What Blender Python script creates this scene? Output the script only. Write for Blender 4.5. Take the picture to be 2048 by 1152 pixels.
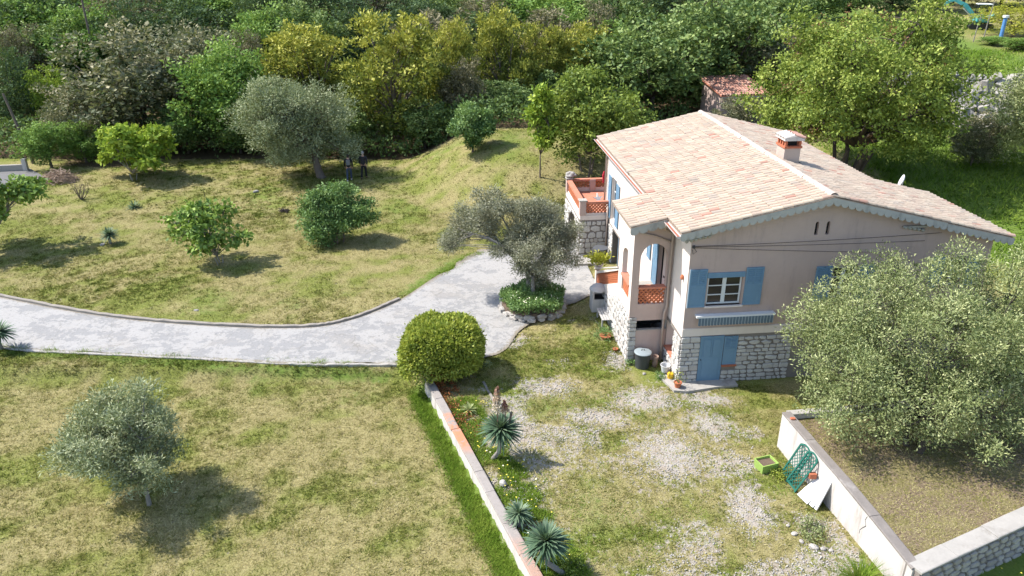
import bpy, bmesh, math, random
import numpy as np
from mathutils import Vector, Matrix

for _o in list(bpy.data.objects):
    bpy.data.objects.remove(_o, do_unlink=True)
SC = bpy.context.scene
COL = SC.collection

# ------------------------------------------------------------------ camera, sky, sun, exposure
cam_d = bpy.data.cameras.new('camera')
cam_d.sensor_width = 36.0
cam_d.lens = 36.0 * 1550.0 / 2048.0
cam_d.clip_start = 0.1
cam_d.clip_end = 2000.0
cam = bpy.data.objects.new('camera', cam_d)
COL.objects.link(cam)
cam.location = (0.0, 0.0, 15.5)
cam.rotation_euler = (math.radians(90.0 - 24.3), 0.0, 0.0)
SC.camera = cam

SUN_EL = math.radians(51.0)
SUN_AZ = math.atan2(-0.98, 0.20)          # clockwise from +Y
to_sun = Vector((math.sin(SUN_AZ) * math.cos(SUN_EL), math.cos(SUN_AZ) * math.cos(SUN_EL), math.sin(SUN_EL)))
world = bpy.data.worlds.new('World')
SC.world = world
world.use_nodes = True
wn = world.node_tree.nodes
wl = world.node_tree.links
for n in list(wn):
    wn.remove(n)
w_out = wn.new('ShaderNodeOutputWorld')
w_bg = wn.new('ShaderNodeBackground')
w_sky = wn.new('ShaderNodeTexSky')
w_sky.sky_type = 'NISHITA'
w_sky.sun_disc = False
w_sky.sun_elevation = SUN_EL
w_sky.sun_rotation = SUN_AZ
w_sky.altitude = 150.0
w_sky.air_density = 1.0
w_sky.dust_density = 1.2
w_sky.ozone_density = 1.0
w_bg.inputs['Strength'].default_value = 0.15
wl.new(w_sky.outputs[0], w_bg.inputs['Color'])
wl.new(w_bg.outputs[0], w_out.inputs['Surface'])
sun_d = bpy.data.lights.new('sun', 'SUN')
sun_d.energy = 4.0
sun_d.angle = math.radians(0.55)
sun_d.color = (1.0, 0.965, 0.915)
sun = bpy.data.objects.new('sun', sun_d)
COL.objects.link(sun)
sun.rotation_euler = to_sun.to_track_quat('Z', 'Y').to_euler()
sun.location = (-40, 10, 60)
SC.view_settings.view_transform = 'Standard'
SC.view_settings.look = 'None'
SC.view_settings.gamma = 1.0
SC.view_settings.exposure = 1.03
SC.view_settings.use_curve_mapping = False
SC.render.engine = 'CYCLES'
SC.cycles.max_bounces = 4
SC.cycles.diffuse_bounces = 2
SC.cycles.glossy_bounces = 2
SC.cycles.transmission_bounces = 4
SC.cycles.transparent_max_bounces = 4
SC.cycles.use_denoising = True
SC.cycles.use_adaptive_sampling = True
SC.cycles.adaptive_threshold = 0.02

# ------------------------------------------------------------------ helpers
def lin(r, g, b):
    """sRGB 0-255 to linear"""
    f = lambda c: (c / 255.0 / 12.92) if c / 255.0 <= 0.04045 else ((c / 255.0 + 0.055) / 1.055) ** 2.4
    return (f(r), f(g), f(b), 1.0)

def tag(o, label=None, cat=None, group=None, kind=None):
    if label: o['label'] = label
    if cat: o['category'] = cat
    if group: o['group'] = group
    if kind: o['kind'] = kind
    return o

def thing(name, label, cat, loc=(0, 0, 0), rz=0.0, group=None, scale=None):
    o = bpy.data.objects.new(name, None)
    COL.objects.link(o)
    o.empty_display_size = 0.2
    o.location = loc
    o.rotation_euler = (0, 0, rz)
    if scale is not None: o.scale = scale
    return tag(o, label, cat, group)

def link(name, me, parent=None, mat=None, loc=None, rot=None, scale=None):
    o = bpy.data.objects.new(name, me)
    COL.objects.link(o)
    if mat is not None and not me.materials:
        me.materials.append(mat)
    if parent is not None: o.parent = parent
    if loc is not None: o.location = loc
    if rot is not None: o.rotation_euler = rot
    if scale is not None: o.scale = scale
    return o

def mesh_np(name, V, F, mat=None, tint=None, smooth=False):
    """fast mesh: V (n,3), F (m,k) with constant k; tint is one float per face"""
    V = np.asarray(V, np.float32); F = np.asarray(F, np.int32)
    me = bpy.data.meshes.new(name)
    m, k = F.shape
    me.vertices.add(len(V)); me.vertices.foreach_set('co', V.ravel())
    me.loops.add(m * k); me.loops.foreach_set('vertex_index', F.ravel())
    me.polygons.add(m)
    me.polygons.foreach_set('loop_start', np.arange(0, m * k, k, dtype=np.int32))
    me.polygons.foreach_set('loop_total', np.full(m, k, np.int32))
    if smooth: me.polygons.foreach_set('use_smooth', np.ones(m, bool))
    if tint is not None:
        a = me.attributes.new('tint', 'FLOAT', 'FACE')
        a.data.foreach_set('value', np.asarray(tint, np.float32))
    me.update(calc_edges=True)
    if mat is not None: me.materials.append(mat)
    return me

class MB:
    """collects shapes of one part into one mesh"""
    def __init__(s):
        s.v = []; s.f = []
    def add(s, verts, faces):
        b = len(s.v)
        s.v += [tuple(p) for p in verts]
        s.f += [tuple(i + b for i in f) for f in faces]
        return s
    def box(s, x0, x1, y0, y1, z0, z1):
        v = [(x0, y0, z0), (x1, y0, z0), (x1, y1, z0), (x0, y1, z0), (x0, y0, z1), (x1, y0, z1), (x1, y1, z1), (x0, y1, z1)]
        return s.add(v, [(0, 3, 2, 1), (4, 5, 6, 7), (0, 1, 5, 4), (1, 2, 6, 5), (2, 3, 7, 6), (3, 0, 4, 7)])
    def cbox(s, c, size, bev=0.0):
        x, y, z = (size[0] / 2, size[1] / 2, size[2] / 2)
        if bev <= 0:
            return s.box(c[0] - x, c[0] + x, c[1] - y, c[1] + y, c[2] - z, c[2] + z)
        bm = bmesh.new()
        bmesh.ops.create_cube(bm, size=1.0, matrix=Matrix.Translation(c) @ Matrix.Diagonal((size[0], size[1], size[2], 1)))
        bmesh.ops.bevel(bm, geom=list(bm.edges), offset=bev, segments=1, affect='EDGES')
        s.add([v.co[:] for v in bm.verts], [[v.index for v in f.verts] for f in bm.faces])
        bm.free()
        return s
    def obox(s, c, ax, ay, az):
        """oriented box: centre and three half-axis vectors"""
        c, ax, ay, az = Vector(c), Vector(ax), Vector(ay), Vector(az)
        v = [c + i * ax + j * ay + k * az for k in (-1, 1) for i, j in ((-1, -1), (1, -1), (1, 1), (-1, 1))]
        return s.add(v, [(0, 3, 2, 1), (4, 5, 6, 7), (0, 1, 5, 4), (1, 2, 6, 5), (2, 3, 7, 6), (3, 0, 4, 7)])
    def tube(s, pts, rad, n=8, cap=True):
        pts = [Vector(p) for p in pts]
        if not isinstance(rad, (list, tuple)): rad = [rad] * len(pts)
        rings = []
        up = None
        for i, p in enumerate(pts):
            d = (pts[min(i + 1, len(pts) - 1)] - pts[max(i - 1, 0)])
            if d.length < 1e-9: d = Vector((0, 0, 1))
            d.normalize()
            if up is None:
                up = Vector((1, 0, 0)) if abs(d.x) < 0.9 else Vector((0, 1, 0))
            a = d.cross(up)
            if a.length < 1e-6: a = d.orthogonal()
            a.normalize(); b = a.cross(d); up = b.cross(a) if False else up
            rings.append([p + rad[i] * (math.cos(2 * math.pi * k / n) * a + math.sin(2 * math.pi * k / n) * b) for k in range(n)])
        v = [q for r in rings for q in r]
        f = []
        for i in range(len(pts) - 1):
            for k in range(n):
                k2 = (k + 1) % n
                f.append((i * n + k, (i + 1) * n + k, (i + 1) * n + k2, i * n + k2))
        if cap:
            f.append(tuple(range(n))); f.append(tuple(reversed(range((len(pts) - 1) * n, len(pts) * n))))
        return s.add(v, f)
    def lathe(s, c, prof, n=16):
        """prof: list of (radius, z) from bottom to top"""
        v = []
        for r, z in prof:
            for k in range(n):
                a = 2 * math.pi * k / n
                v.append((c[0] + r * math.cos(a), c[1] + r * math.sin(a), c[2] + z))
        f = []
        for i in range(len(prof) - 1):
            for k in range(n):
                k2 = (k + 1) % n
                f.append((i * n + k, i * n + k2, (i + 1) * n + k2, (i + 1) * n + k))
        f.append(tuple(reversed(range(n)))); f.append(tuple(range((len(prof) - 1) * n, len(prof) * n)))
        return s.add(v, f)
    def prism(s, poly, axis, a0, a1):
        """extrude a 2-D polygon (list of 2-tuples) along axis 'x','y' or 'z' from a0 to a1"""
        def mk(p, a):
            return (a, p[0], p[1]) if axis == 'x' else (p[0], a, p[1]) if axis == 'y' else (p[0], p[1], a)
        n = len(poly)
        v = [mk(p, a0) for p in poly] + [mk(p, a1) for p in poly]
        f = [tuple(range(n)), tuple(reversed(range(n, 2 * n)))]
        for i in range(n):
            j = (i + 1) % n
            f.append((i, i + n, j + n, j))
        return s.add(v, f)
    def mesh(s, name, smooth=False, mat=None):
        me = bpy.data.meshes.new(name)
        me.from_pydata(s.v, [], s.f)
        bm = bmesh.new(); bm.from_mesh(me)
        bmesh.ops.recalc_face_normals(bm, faces=list(bm.faces))
        bm.to_mesh(me); bm.free()
        if smooth:
            me.polygons.foreach_set('use_smooth', np.ones(len(me.polygons), bool))
        me.update()
        if mat is not None: me.materials.append(mat)
        return me
    def build(s, name, mat, parent=None, smooth=False, **kw):
        return link(name, s.mesh(name, smooth, mat), parent, **kw)

# ------------------------------------------------------------------ noise for scattering (value noise, numpy)
def vnoise(x, y, seed=0, scale=1.0):
    x = np.asarray(x, float) / scale; y = np.asarray(y, float) / scale
    xi = np.floor(x).astype(np.int64); yi = np.floor(y).astype(np.int64)
    xf = x - xi; yf = y - yi
    def hsh(a, b):
        n = (a * 374761393 + b * 668265263 + seed * 1442695041) & 0x7fffffff
        n = ((n ^ (n >> 13)) * 1274126177) & 0x7fffffff
        return ((n ^ (n >> 16)) & 0xffff) / 65535.0
    u = xf * xf * (3 - 2 * xf); v = yf * yf * (3 - 2 * yf)
    a = hsh(xi, yi); b = hsh(xi + 1, yi); c = hsh(xi, yi + 1); d = hsh(xi + 1, yi + 1)
    return (a * (1 - u) + b * u) * (1 - v) + (c * (1 - u) + d * u) * v
def fbm(x, y, seed=0, scale=1.0, octv=4):
    t = 0.0; a = 0.5; w = 0
    for i in range(octv):
        t = t + a * vnoise(x, y, seed + i * 17, scale / 2 ** i); w += a; a *= 0.5
    return t / w
def inside(x, y, poly):
    x = np.asarray(x); y = np.asarray(y)
    r = np.zeros(x.shape, bool)
    n = len(poly)
    for i in range(n):
        x0, y0 = poly[i][:2]; x1, y1 = poly[(i + 1) % n][:2]
        if y0 == y1: continue
        c = ((y0 > y) != (y1 > y)) & (x < (x1 - x0) * (y - y0) / (y1 - y0) + x0)
        r ^= c
    return r
def seg_dist(x, y, pts):
    d = np.full(np.shape(x), 1e9)
    for (x0, y0), (x1, y1) in zip(pts[:-1], pts[1:]):
        dx, dy = x1 - x0, y1 - y0
        t = np.clip(((x - x0) * dx + (y - y0) * dy) / (dx * dx + dy * dy), 0, 1)
        d = np.minimum(d, np.hypot(x - x0 - t * dx, y - y0 - t * dy))
    return d

def sst(a, b, x):
    t = np.clip((np.asarray(x, float) - a) / (b - a), 0, 1)
    return t * t * (3 - 2 * t)
def wall_x(y):
    return -3.16 + (25.4 - np.asarray(y, float)) * 0.385
def hgt(x, y):
    x = np.asarray(x, float); y = np.asarray(y, float)
    z = 0.3 * sst(26, 35, y) + 0.65 * sst(38, 52, y)
    low = (1 - sst(26.1, 26.9, y)) * (1 - sst(wall_x(y) - 0.12, wall_x(y) + 0.12, x))
    z = z - 0.42 * low
    r = np.sqrt(((x - 1.8) / 9.2) ** 2 + ((y - 53.5) / 11.5) ** 2)
    z = z + 2.35 * (1 - sst(0.4, 1.1, r))
    z = z + 1.3 * sst(12, 24, x) * sst(36, 49, y)
    z = z + 3.2 * sst(26, 30, x) * sst(57.4, 60.2, y + 0.22 * (x - 34))
    z = z + 0.13 * np.maximum(y - 62, 0) * (1 - 0.75 * sst(24, 36, x)) + 0.35 * sst(58, 62, y)
    z = z + 0.55 * sst(20, 40, x) * sst(20, 44, y)
    return z
def hz(x, y):
    return float(hgt(x, y))

# ------------------------------------------------------------------ materials
def nodes_of(name):
    m = bpy.data.materials.new(name)
    m.use_nodes = True
    nt = m.node_tree
    for n in list(nt.nodes): nt.nodes.remove(n)
    out = nt.nodes.new('ShaderNodeOutputMaterial')
    return m, nt, out
class NT:
    def __init__(s, name):
        s.m, s.t, s.out = nodes_of(name)
        s.tc = None
    def n(s, t, **kw):
        nd = s.t.nodes.new(t)
        for k, v in kw.items():
            setattr(nd, k, v)
        return nd
    def l(s, a, b):
        s.t.links.new(a, b)
    def coord(s, kind='Object'):
        if s.tc is None: s.tc = s.n('ShaderNodeTexCoord')
        return s.tc.outputs[kind]
    def noise(s, scale, detail=4, rough=0.6, kind='Object', vec=None, dist=0.0, stretch=None):
        v = vec if vec is not None else s.coord(kind)
        if stretch:
            mp = s.n('ShaderNodeMapping'); s.l(v, mp.inputs['Vector']); mp.inputs['Scale'].default_value = stretch; v = mp.outputs[0]
        nd = s.n('ShaderNodeTexNoise'); s.l(v, nd.inputs['Vector'])
        nd.inputs['Scale'].default_value = scale; nd.inputs['Detail'].default_value = detail
        nd.inputs['Roughness'].default_value = rough; nd.inputs['Distortion'].default_value = dist
        return nd.outputs['Fac']
    def ramp(s, fac, stops, interp='LINEAR'):
        r = s.n('ShaderNodeValToRGB'); s.l(fac, r.inputs['Fac'])
        cr = r.color_ramp; cr.interpolation = interp
        while len(cr.elements) < len(stops): cr.elements.new(0.5)
        for e, (p, c) in zip(cr.elements, stops):
            e.position = p; e.color = c if len(c) == 4 else (*c, 1)
        return r.outputs['Color']
    def mix(s, fac, a, b, blend='MIX'):
        nd = s.n('ShaderNodeMix', data_type='RGBA', blend_type=blend)
        for sock, v in ((nd.inputs['Factor'], fac), (nd.inputs['A'], a), (nd.inputs['B'], b)): pass
        fs = [i for i in nd.inputs if i.name == 'Factor' and i.type == 'VALUE'][0]
        As = [i for i in nd.inputs if i.name == 'A' and i.type == 'RGBA'][0]
        Bs = [i for i in nd.inputs if i.name == 'B' and i.type == 'RGBA'][0]
        for sock, v in ((fs, fac), (As, a), (Bs, b)):
            if hasattr(v, 'is_linked') or isinstance(v, bpy.types.NodeSocket): s.l(v, sock)
            else: sock.default_value = v if not isinstance(v, tuple) or len(v) == 4 else (*v, 1)
        return [o for o in nd.outputs if o.type == 'RGBA'][0]
    def math(s, op, a, b=None, clamp=False):
        nd = s.n('ShaderNodeMath', operation=op); nd.use_clamp = clamp
        for i, v in enumerate((a, b)):
            if v is None: continue
            if isinstance(v, bpy.types.NodeSocket): s.l(v, nd.inputs[i])
            else: nd.inputs[i].default_value = v
        return nd.outputs[0]
    def smooth(s, v, lo, hi):
        nd = s.n('ShaderNodeMapRange', interpolation_type='SMOOTHSTEP')
        s.l(v, nd.inputs['Value']); nd.inputs['From Min'].default_value = lo; nd.inputs['From Max'].default_value = hi
        return nd.outputs['Result']
    def attr(s, name):
        nd = s.n('ShaderNodeAttribute'); nd.attribute_name = name
        return nd.outputs
    def bump(s, h, strength=0.4, dist=0.02):
        b = s.n('ShaderNodeBump'); s.l(h, b.inputs['Height'])
        b.inputs['Strength'].default_value = strength; b.inputs['Distance'].default_value = dist
        return b.outputs[0]
    def bsdf(s, col, rough=0.8, nrm=None, spec=0.3, metal=0.0):
        p = s.n('ShaderNodeBsdfPrincipled')
        if isinstance(col, bpy.types.NodeSocket): s.l(col, p.inputs['Base Color'])
        else: p.inputs['Base Color'].default_value = col if len(col) == 4 else (*col, 1)
        if isinstance(rough, bpy.types.NodeSocket): s.l(rough, p.inputs['Roughness'])
        else: p.inputs['Roughness'].default_value = rough
        p.inputs['Specular IOR Level'].default_value = spec
        p.inputs['Metallic'].default_value = metal
        if nrm is not None: s.l(nrm, p.inputs['Normal'])
        s.l(p.outputs[0], s.out.inputs['Surface'])
        return s.m

def m_plain(name, c, var=0.25, scale=6.0, rough=0.8, bump=0.25, bd=0.01, spec=0.3, metal=0.0, dirt=None):
    """painted / mineral surface with uneven colour, grain and weathering"""
    t = NT(name)
    a = tuple(x * (1 - var) for x in c); b = tuple(min(1, x * (1 + var)) for x in c)
    n1 = t.noise(scale, 5, 0.65)
    n2 = t.noise(scale * 7, 3, 0.6)
    col = t.mix(n1, a, b)
    col = t.mix(t.math('MULTIPLY', n2, 0.35), col, tuple(x * 0.6 for x in c))
    if dirt:
        d = t.smooth(t.noise(scale * 0.5, 6, 0.7, stretch=(1, 1, 0.35)), 0.52, 0.72)
        col = t.mix(t.math('MULTIPLY', d, 0.6), col, dirt)
    return t.bsdf(col, rough, t.bump(n2, bump, bd), spec, metal)

def m_leaf(name, stops, trans=0.28, gloss=0.05):
    """leaves: colour from the per-leaf tint"""
    t = NT(name)
    f = t.attr('tint')['Fac']
    oi = t.n('ShaderNodeObjectInfo')
    f2 = t.math('ADD', f, t.math('MULTIPLY', t.math('SUBTRACT', oi.outputs['Random'], 0.5), 0.16))
    col = t.ramp(f2, stops)
    d = t.n('ShaderNodeBsdfDiffuse'); t.l(col, d.inputs['Color'])
    tr = t.n('ShaderNodeBsdfTranslucent')
    t.l(t.mix(0.4, col, (0.20, 0.26, 0.03, 1)), tr.inputs['Color'])
    mx = t.n('ShaderNodeMixShader'); mx.inputs[0].default_value = trans
    t.l(d.outputs[0], mx.inputs[1]); t.l(tr.outputs[0], mx.inputs[2])
    g = t.n('ShaderNodeBsdfGlossy'); g.inputs['Roughness'].default_value = 0.6
    g.inputs['Color'].default_value = (0.7, 0.75, 0.75, 1)
    m2 = t.n('ShaderNodeMixShader'); m2.inputs[0].default_value = gloss * 0.45
    t.l(mx.outputs[0], m2.inputs[1]); t.l(g.outputs[0], m2.inputs[2])
    t.l(m2.outputs[0], t.out.inputs['Surface'])
    return t.m
# ------------------------------------------------------------------ the shared palette
M = {}
M['bark'] = m_plain('bark', (0.15, 0.12, 0.095), 0.4, 5, 0.95, 0.8, 0.03)
M['bark_grey'] = m_plain('bark_grey', (0.26, 0.235, 0.205), 0.4, 5, 0.95, 0.8, 0.03)
M['bark_dark'] = m_plain('bark_dark', (0.075, 0.06, 0.05), 0.4, 5, 0.95, 0.8, 0.03)
M['concrete'] = m_plain('concrete', (0.36, 0.335, 0.30), 0.25, 2.5, 0.9, 0.5, 0.01, dirt=(0.16, 0.14, 0.115))
M['kerb'] = m_plain('kerb_stone', (0.27, 0.24, 0.205), 0.3, 3, 0.9, 0.6, 0.015, dirt=(0.12, 0.105, 0.085))
M['soil'] = m_plain('soil', (0.14, 0.10, 0.07), 0.35, 4, 0.95, 0.8, 0.03)

# ------------------------------------------------------------------ ground plan (metres)
DRIVE_UP = [(-42, 40.0), (-32, 35.8), (-23.9, 32.75), (-18.4, 30.95), (-13.6, 30.08), (-9.2, 29.85), (-7.1, 30.57), (-5.2, 32.4), (-3.6, 35.25), (-1.95, 37.9), (-0.65, 39.25), (1.3, 40.6), (3.3, 41.6)]
DRIVE_LO = [(-42, 34.2), (-30, 30.4), (-21.2, 28.26), (-17.4, 27.8), (-13.0, 27.4), (-8.5, 26.98), (-6.4, 26.95), (-4.3, 26.95), (-0.75, 27.5), (0.35, 29.6), (1.6, 31.0), (3.2, 32.4), (4.15, 33.2)]
DRIVE = DRIVE_UP + DRIVE_LO[::-1]
YARD = [(-2.9, 26.2), (0.3, 16.0), (0.9, 12), (10.4, 12), (10.0, 15), (8.8, 21.3), (8.7, 25.7), (6.2, 25.6), (4.7, 27.4), (4.1, 31.2), (0.5, 30), (-0.6, 27.5)]
TERRACE = [(8.95, 21.4), (10.12, 14.95), (18.0, 18.7), (24, 21.6), (24, 24.6), (12.3, 23.0)]

# ------------------------------------------------------------------ ground sheet
def axis(lo, hi, fine_lo, fine_hi, step, grow):
    a = [fine_lo]
    while a[-1] < fine_hi: a.append(a[-1] + step)
    s = step
    while a[-1] < hi: s *= grow; a.append(a[-1] + s)
    b = [fine_lo]; s = step
    while b[-1] > lo: s *= grow; b.append(b[-1] - s)
    return np.array(b[:0:-1] + a)
gx = axis(-600, 600, -27, 22, 0.28, 1.09)
gy = axis(-60, 900, 13, 56, 0.28, 1.07)
GX, GY = np.meshgrid(gx, gy)
GZ0 = hgt(GX, GY)
GZ0 = GZ0 + 0.05 * (fbm(GX, GY, 5, 2.6) - 0.5) + 0.10 * (fbm(GX, GY, 9, 7.0) - 0.5) * sst(27, 30, GY)
GZ0 = np.where(GY > 170, hgt(GX, np.minimum(GY, 170)), GZ0)
in_drive = inside(GX, GY, DRIVE)
GZ0 = np.where(in_drive, hgt(GX, GY) - 0.06, GZ0)
ny, nx = GX.shape
gV = np.stack([GX.ravel(), GY.ravel(), GZ0.ravel()], 1)
ii = (np.arange(ny - 1)[:, None] * nx + np.arange(nx - 1)[None, :]).ravel()
gF = np.stack([ii, ii + 1, ii + nx + 1, ii + nx], 1)

def zone_masks(x, y):
    gravel = np.where(inside(x, y, YARD), 0.08 + 0.54 * sst(0.45, 0.64, fbm(x, y, 21, 1.7)), 0.0)
    # worn turning area in the middle of the yard, grass creeping in near the house corner and the flower bed
    gravel *= 1 - 0.8 * np.exp(-(((x - 2.7) / 1.9) ** 2 + ((y - 18.0) / 2.6) ** 2))
    gravel *= 1 - 0.75 * np.exp(-(((x - 3.2) / 1.0) ** 2 + ((y - 28.8) / 2.2) ** 2))
    for cx, cy, rx, ry in ((1.3, 25.2, 1.5, 0.9), (4.9, 24.3, 1.7, 1.2), (5.2, 21.0, 1.5, 2.2), (3.0, 23.2, 1.6, 0.8), (0.2, 22.4, 0.6, 2.0), (7.2, 24.3, 1.2, 0.6), (7.1, 18.4, 1.0, 1.6), (4.2, 27.2, 0.7, 1.0), (7.0, 22.6, 1.0, 1.2)):
        gravel = np.maximum(gravel, inside(x, y, YARD) * 0.80 * np.exp(-(((x - cx) / rx) ** 2 + ((y - cy) / ry) ** 2)))
    green = 0.55 * sst(0.50, 0.75, fbm(x, y, 33, 4.0))
    wl_ = [(-3.6, 25.6), (0.15, 15.8), (1.2, 13.0)]
    green = np.maximum(green, np.exp(-(seg_dist(x, y, wl_) / 0.55) ** 2))
    green = np.maximum(green, 0.9 * np.exp(-(seg_dist(x, y, [(-4.4, 32.9), (-3.4, 34.9), (-2.0, 37.2)]) / 1.3) ** 2))
    green = np.maximum(green, 0.75 * np.exp(-(seg_dist(x, y, [(-22, 28.0), (-12, 26.9), (-5, 26.4)]) / 0.5) ** 2))
    green = np.maximum(green, sst(20, 25, x) * sst(34, 38, y) * (1 - 0.85 * sst(40, 46, x) * sst(60, 66, y)))
    green = np.maximum(green, 1.0 * np.exp(-(seg_dist(x, y, [(11.5, 14.3), (20, 18.0)]) / 1.6) ** 2))
    green = np.maximum(green, 0.55 * np.exp(-(((x - 2.4) / 1.7) ** 2 + ((y - 18.0) / 2.5) ** 2)))
    green = np.maximum(green, 0.6 * np.exp(-(((x - 3.2) / 0.9) ** 2 + ((y - 28.8) / 2.0) ** 2)))
    wood = np.where(y > 54.6 - 0.5 * np.exp(-((x - 0) / 9) ** 2) + 0.6 * fbm(x, y, 4, 3), 1.0, 0.0) * (1 - sst(24, 30, x))
    wood = np.maximum(wood, 0.85 * np.exp(-(((x + 29) / 4) ** 2 + ((y - 54) / 2) ** 2)))
    return gravel, green, wood
def dryness(x, y):
    """0 green .. 1 straw: broad swaths, mown streaks and tuft-sized mottling"""
    u = x * .88 + y * .48; v = -x * .48 + y * .88
    d = .20 * fbm(x, y, 141, 5.5, 3) + .30 * fbm(u * .22, v, 143, 1.0, 4) + .50 * fbm(x, y, 147, .75, 3)
    d = d + .10 * np.exp(-(seg_dist(x, y, [(-9.5, 21.5), (-4.5, 22.6)]) / .5) ** 2) + .10 * np.exp(-(seg_dist(x, y, [(-14, 44.5), (-7, 47), (-3.5, 43)]) / .5) ** 2)
    return sst(.28, .70, d)
g_gravel, g_green, g_wood = zone_masks(GX.ravel(), GY.ravel())
g_dry = dryness(GX.ravel(), GY.ravel())

t = NT('ground_grass')
ob = t.coord('Object')
nA = t.noise(0.45, 4, 0.6)
nB = t.noise(2.6, 5, 0.7)
nC = t.noise(15.0, 5, 0.8)
nE = t.noise(7.0, 4, 0.75, stretch=(1.0, 0.6, 1.0))
rotm = t.n('ShaderNodeMapping'); t.l(ob, rotm.inputs['Vector']); rotm.inputs['Rotation'].default_value = (0, 0, 0.5); rotm.inputs['Scale'].default_value = (0.22, 1.5, 1.0)
nS = t.noise(1.1, 4, 0.65, vec=rotm.outputs[0], dist=0.8)
nD = t.noise(46.0, 3, 0.75, stretch=(1.0, 0.4, 1.0))
straw = t.mix(t.smooth(nC, 0.3, 0.7), (0.15, 0.12, 0.048, 1), (0.36, 0.315, 0.14, 1))
olive = t.mix(t.smooth(nC, 0.3, 0.7), (0.075, 0.098, 0.016, 1), (0.225, 0.24, 0.050, 1))
patch = t.math('ADD', t.math('ADD', t.math('MULTIPLY', nA, 0.38), t.math('MULTIPLY', nB, 0.34)), t.math('MULTIPLY', nE, 0.34))
dr = t.math('ADD', t.math('MULTIPLY', t.attr('dry')['Fac'], 0.75), t.math('MULTIPLY', nE, 0.28))
col = t.mix(t.smooth(dr, 0.15, 0.85), olive, straw)
col = t.mix(t.math('MULTIPLY', t.smooth(nD, 0.52, 0.70), 0.55), col, (0.47, 0.41, 0.23, 1))
col = t.mix(t.math('MULTIPLY', t.smooth(nE, 0.54, 0.70), 0.45), col, (0.085, 0.080, 0.026, 1))
lush = t.mix(nC, (0.06, 0.11, 0.018, 1), (0.19, 0.25, 0.05, 1))
gm = t.math('ADD', t.attr('green')['Fac'], t.math('MULTIPLY', t.math('SUBTRACT', nB, 0.5), 0.9))
col = t.mix(t.smooth(gm, 0.35, 0.85), col, lush)
# gravel and dry earth
peb = t.n('ShaderNodeTexVoronoi'); t.l(ob, peb.inputs['Vector']); peb.inputs['Scale'].default_value = 26.0
grav = t.mix(nC, (0.33, 0.30, 0.26, 1), (0.56, 0.525, 0.475, 1))
grav = t.mix(t.math('MULTIPLY', peb.outputs['Distance'], 0.5), grav, (0.19, 0.155, 0.125, 1))
grav = t.mix(t.math('MULTIPLY', t.smooth(nB, 0.42, 0.62), 0.55), grav, (0.27, 0.205, 0.14, 1))
gv = t.math('ADD', t.attr('gravel')['Fac'], t.math('ADD', t.math('MULTIPLY', t.math('SUBTRACT', nB, 0.5), 1.3), t.math('MULTIPLY', t.math('SUBTRACT', nE, 0.5), 2.2)))
col = t.mix(t.smooth(gv, 0.34, 0.74), col, grav)
litter = t.mix(nC, (0.045, 0.032, 0.018, 1), (0.15, 0.11, 0.06, 1))
col = t.mix(t.smooth(t.math('ADD', t.attr('wood')['Fac'], t.math('MULTIPLY', t.math('SUBTRACT', nB, 0.5), 0.4)), 0.45, 0.6), col, litter)
bh = t.math('ADD', t.math('MULTIPLY', nC, 0.7), t.math('MULTIPLY', nD, 0.3))
M['ground'] = t.bsdf(col, 0.95, t.bump(bh, 0.9, 0.06), 0.1)
gme = mesh_np('ground', gV, gF, M['ground'], smooth=True)
for nm, arr in (('gravel', g_gravel), ('green', g_green), ('wood', g_wood), ('dry', g_dry)):
    a = gme.attributes.new(nm, 'FLOAT', 'POINT'); a.data.foreach_set('value', arr.astype(np.float32))
tag(link('ground', gme), kind='structure')

# ------------------------------------------------------------------ driveway: worn, patched concrete
def resample(pts, n):
    P = np.array([p[:2] for p in pts], float)
    # centripetal-ish Catmull-Rom through the points, n samples for each span
    out = []
    for i in range(len(P) - 1):
        p0 = P[max(i - 1, 0)]; p1 = P[i]; p2 = P[i + 1]; p3 = P[min(i + 2, len(P) - 1)]
        for k in range(n):
            u = k / n
            out.append(0.5 * ((2 * p1) + (-p0 + p2) * u + (2 * p0 - 5 * p1 + 4 * p2 - p3) * u * u + (-p0 + 3 * p1 - 3 * p2 + p3) * u ** 3))
    out.append(P[-1])
    return np.array(out)
up = resample(DRIVE_UP, 10); lo = resample(DRIVE_LO, 10)
K = 34
ts = np.linspace(0, 1, K)
rg = np.random.default_rng(3)
dV = up[:, None, :] * (1 - ts)[None, :, None] + lo[:, None, :] * ts[None, :, None]
dn = len(up)
dV[:, -1] += (fbm(dV[:, -1, 0], dV[:, -1, 1], 8, 0.7)[:, None] - 0.5) * 0.6 * np.array([0.3, 1.0])
sp = 80; dV[sp:, 0] += (fbm(dV[sp:, 0, 0], dV[sp:, 0, 1], 12, 0.8)[:, None] - 0.5) * 0.7 * np.array([1.0, -0.6])
dz = hgt(dV[..., 0], dV[..., 1]) + 0.035
dVV = np.concatenate([dV, dz[..., None]], 2).reshape(-1, 3)
ii = (np.arange(dn - 1)[:, None] * K + np.arange(K - 1)[None, :]).ravel()
dF = np.stack([ii, ii + K, ii + K + 1, ii + 1], 1)
t = NT('driveway_concrete')
n1 = t.noise(0.4, 6, 0.68, dist=0.6)
n2 = t.noise(0.75, 8, 0.72, dist=0.5, stretch=(0.75, 1.2, 1))
n3 = t.noise(30, 4, 0.7)
n5 = t.noise(3.2, 6, 0.75)
pale = t.mix(n3, (0.275, 0.262, 0.245, 1), (0.38, 0.365, 0.345, 1))
grey = t.mix(n3, (0.205, 0.20, 0.193, 1), (0.295, 0.288, 0.28, 1))
edge = t.smooth(t.math('ADD', t.math('MULTIPLY', n2, 0.58), t.math('MULTIPLY', n5, 0.42)), 0.47, 0.50)
col = t.mix(edge, grey, pale)
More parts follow.
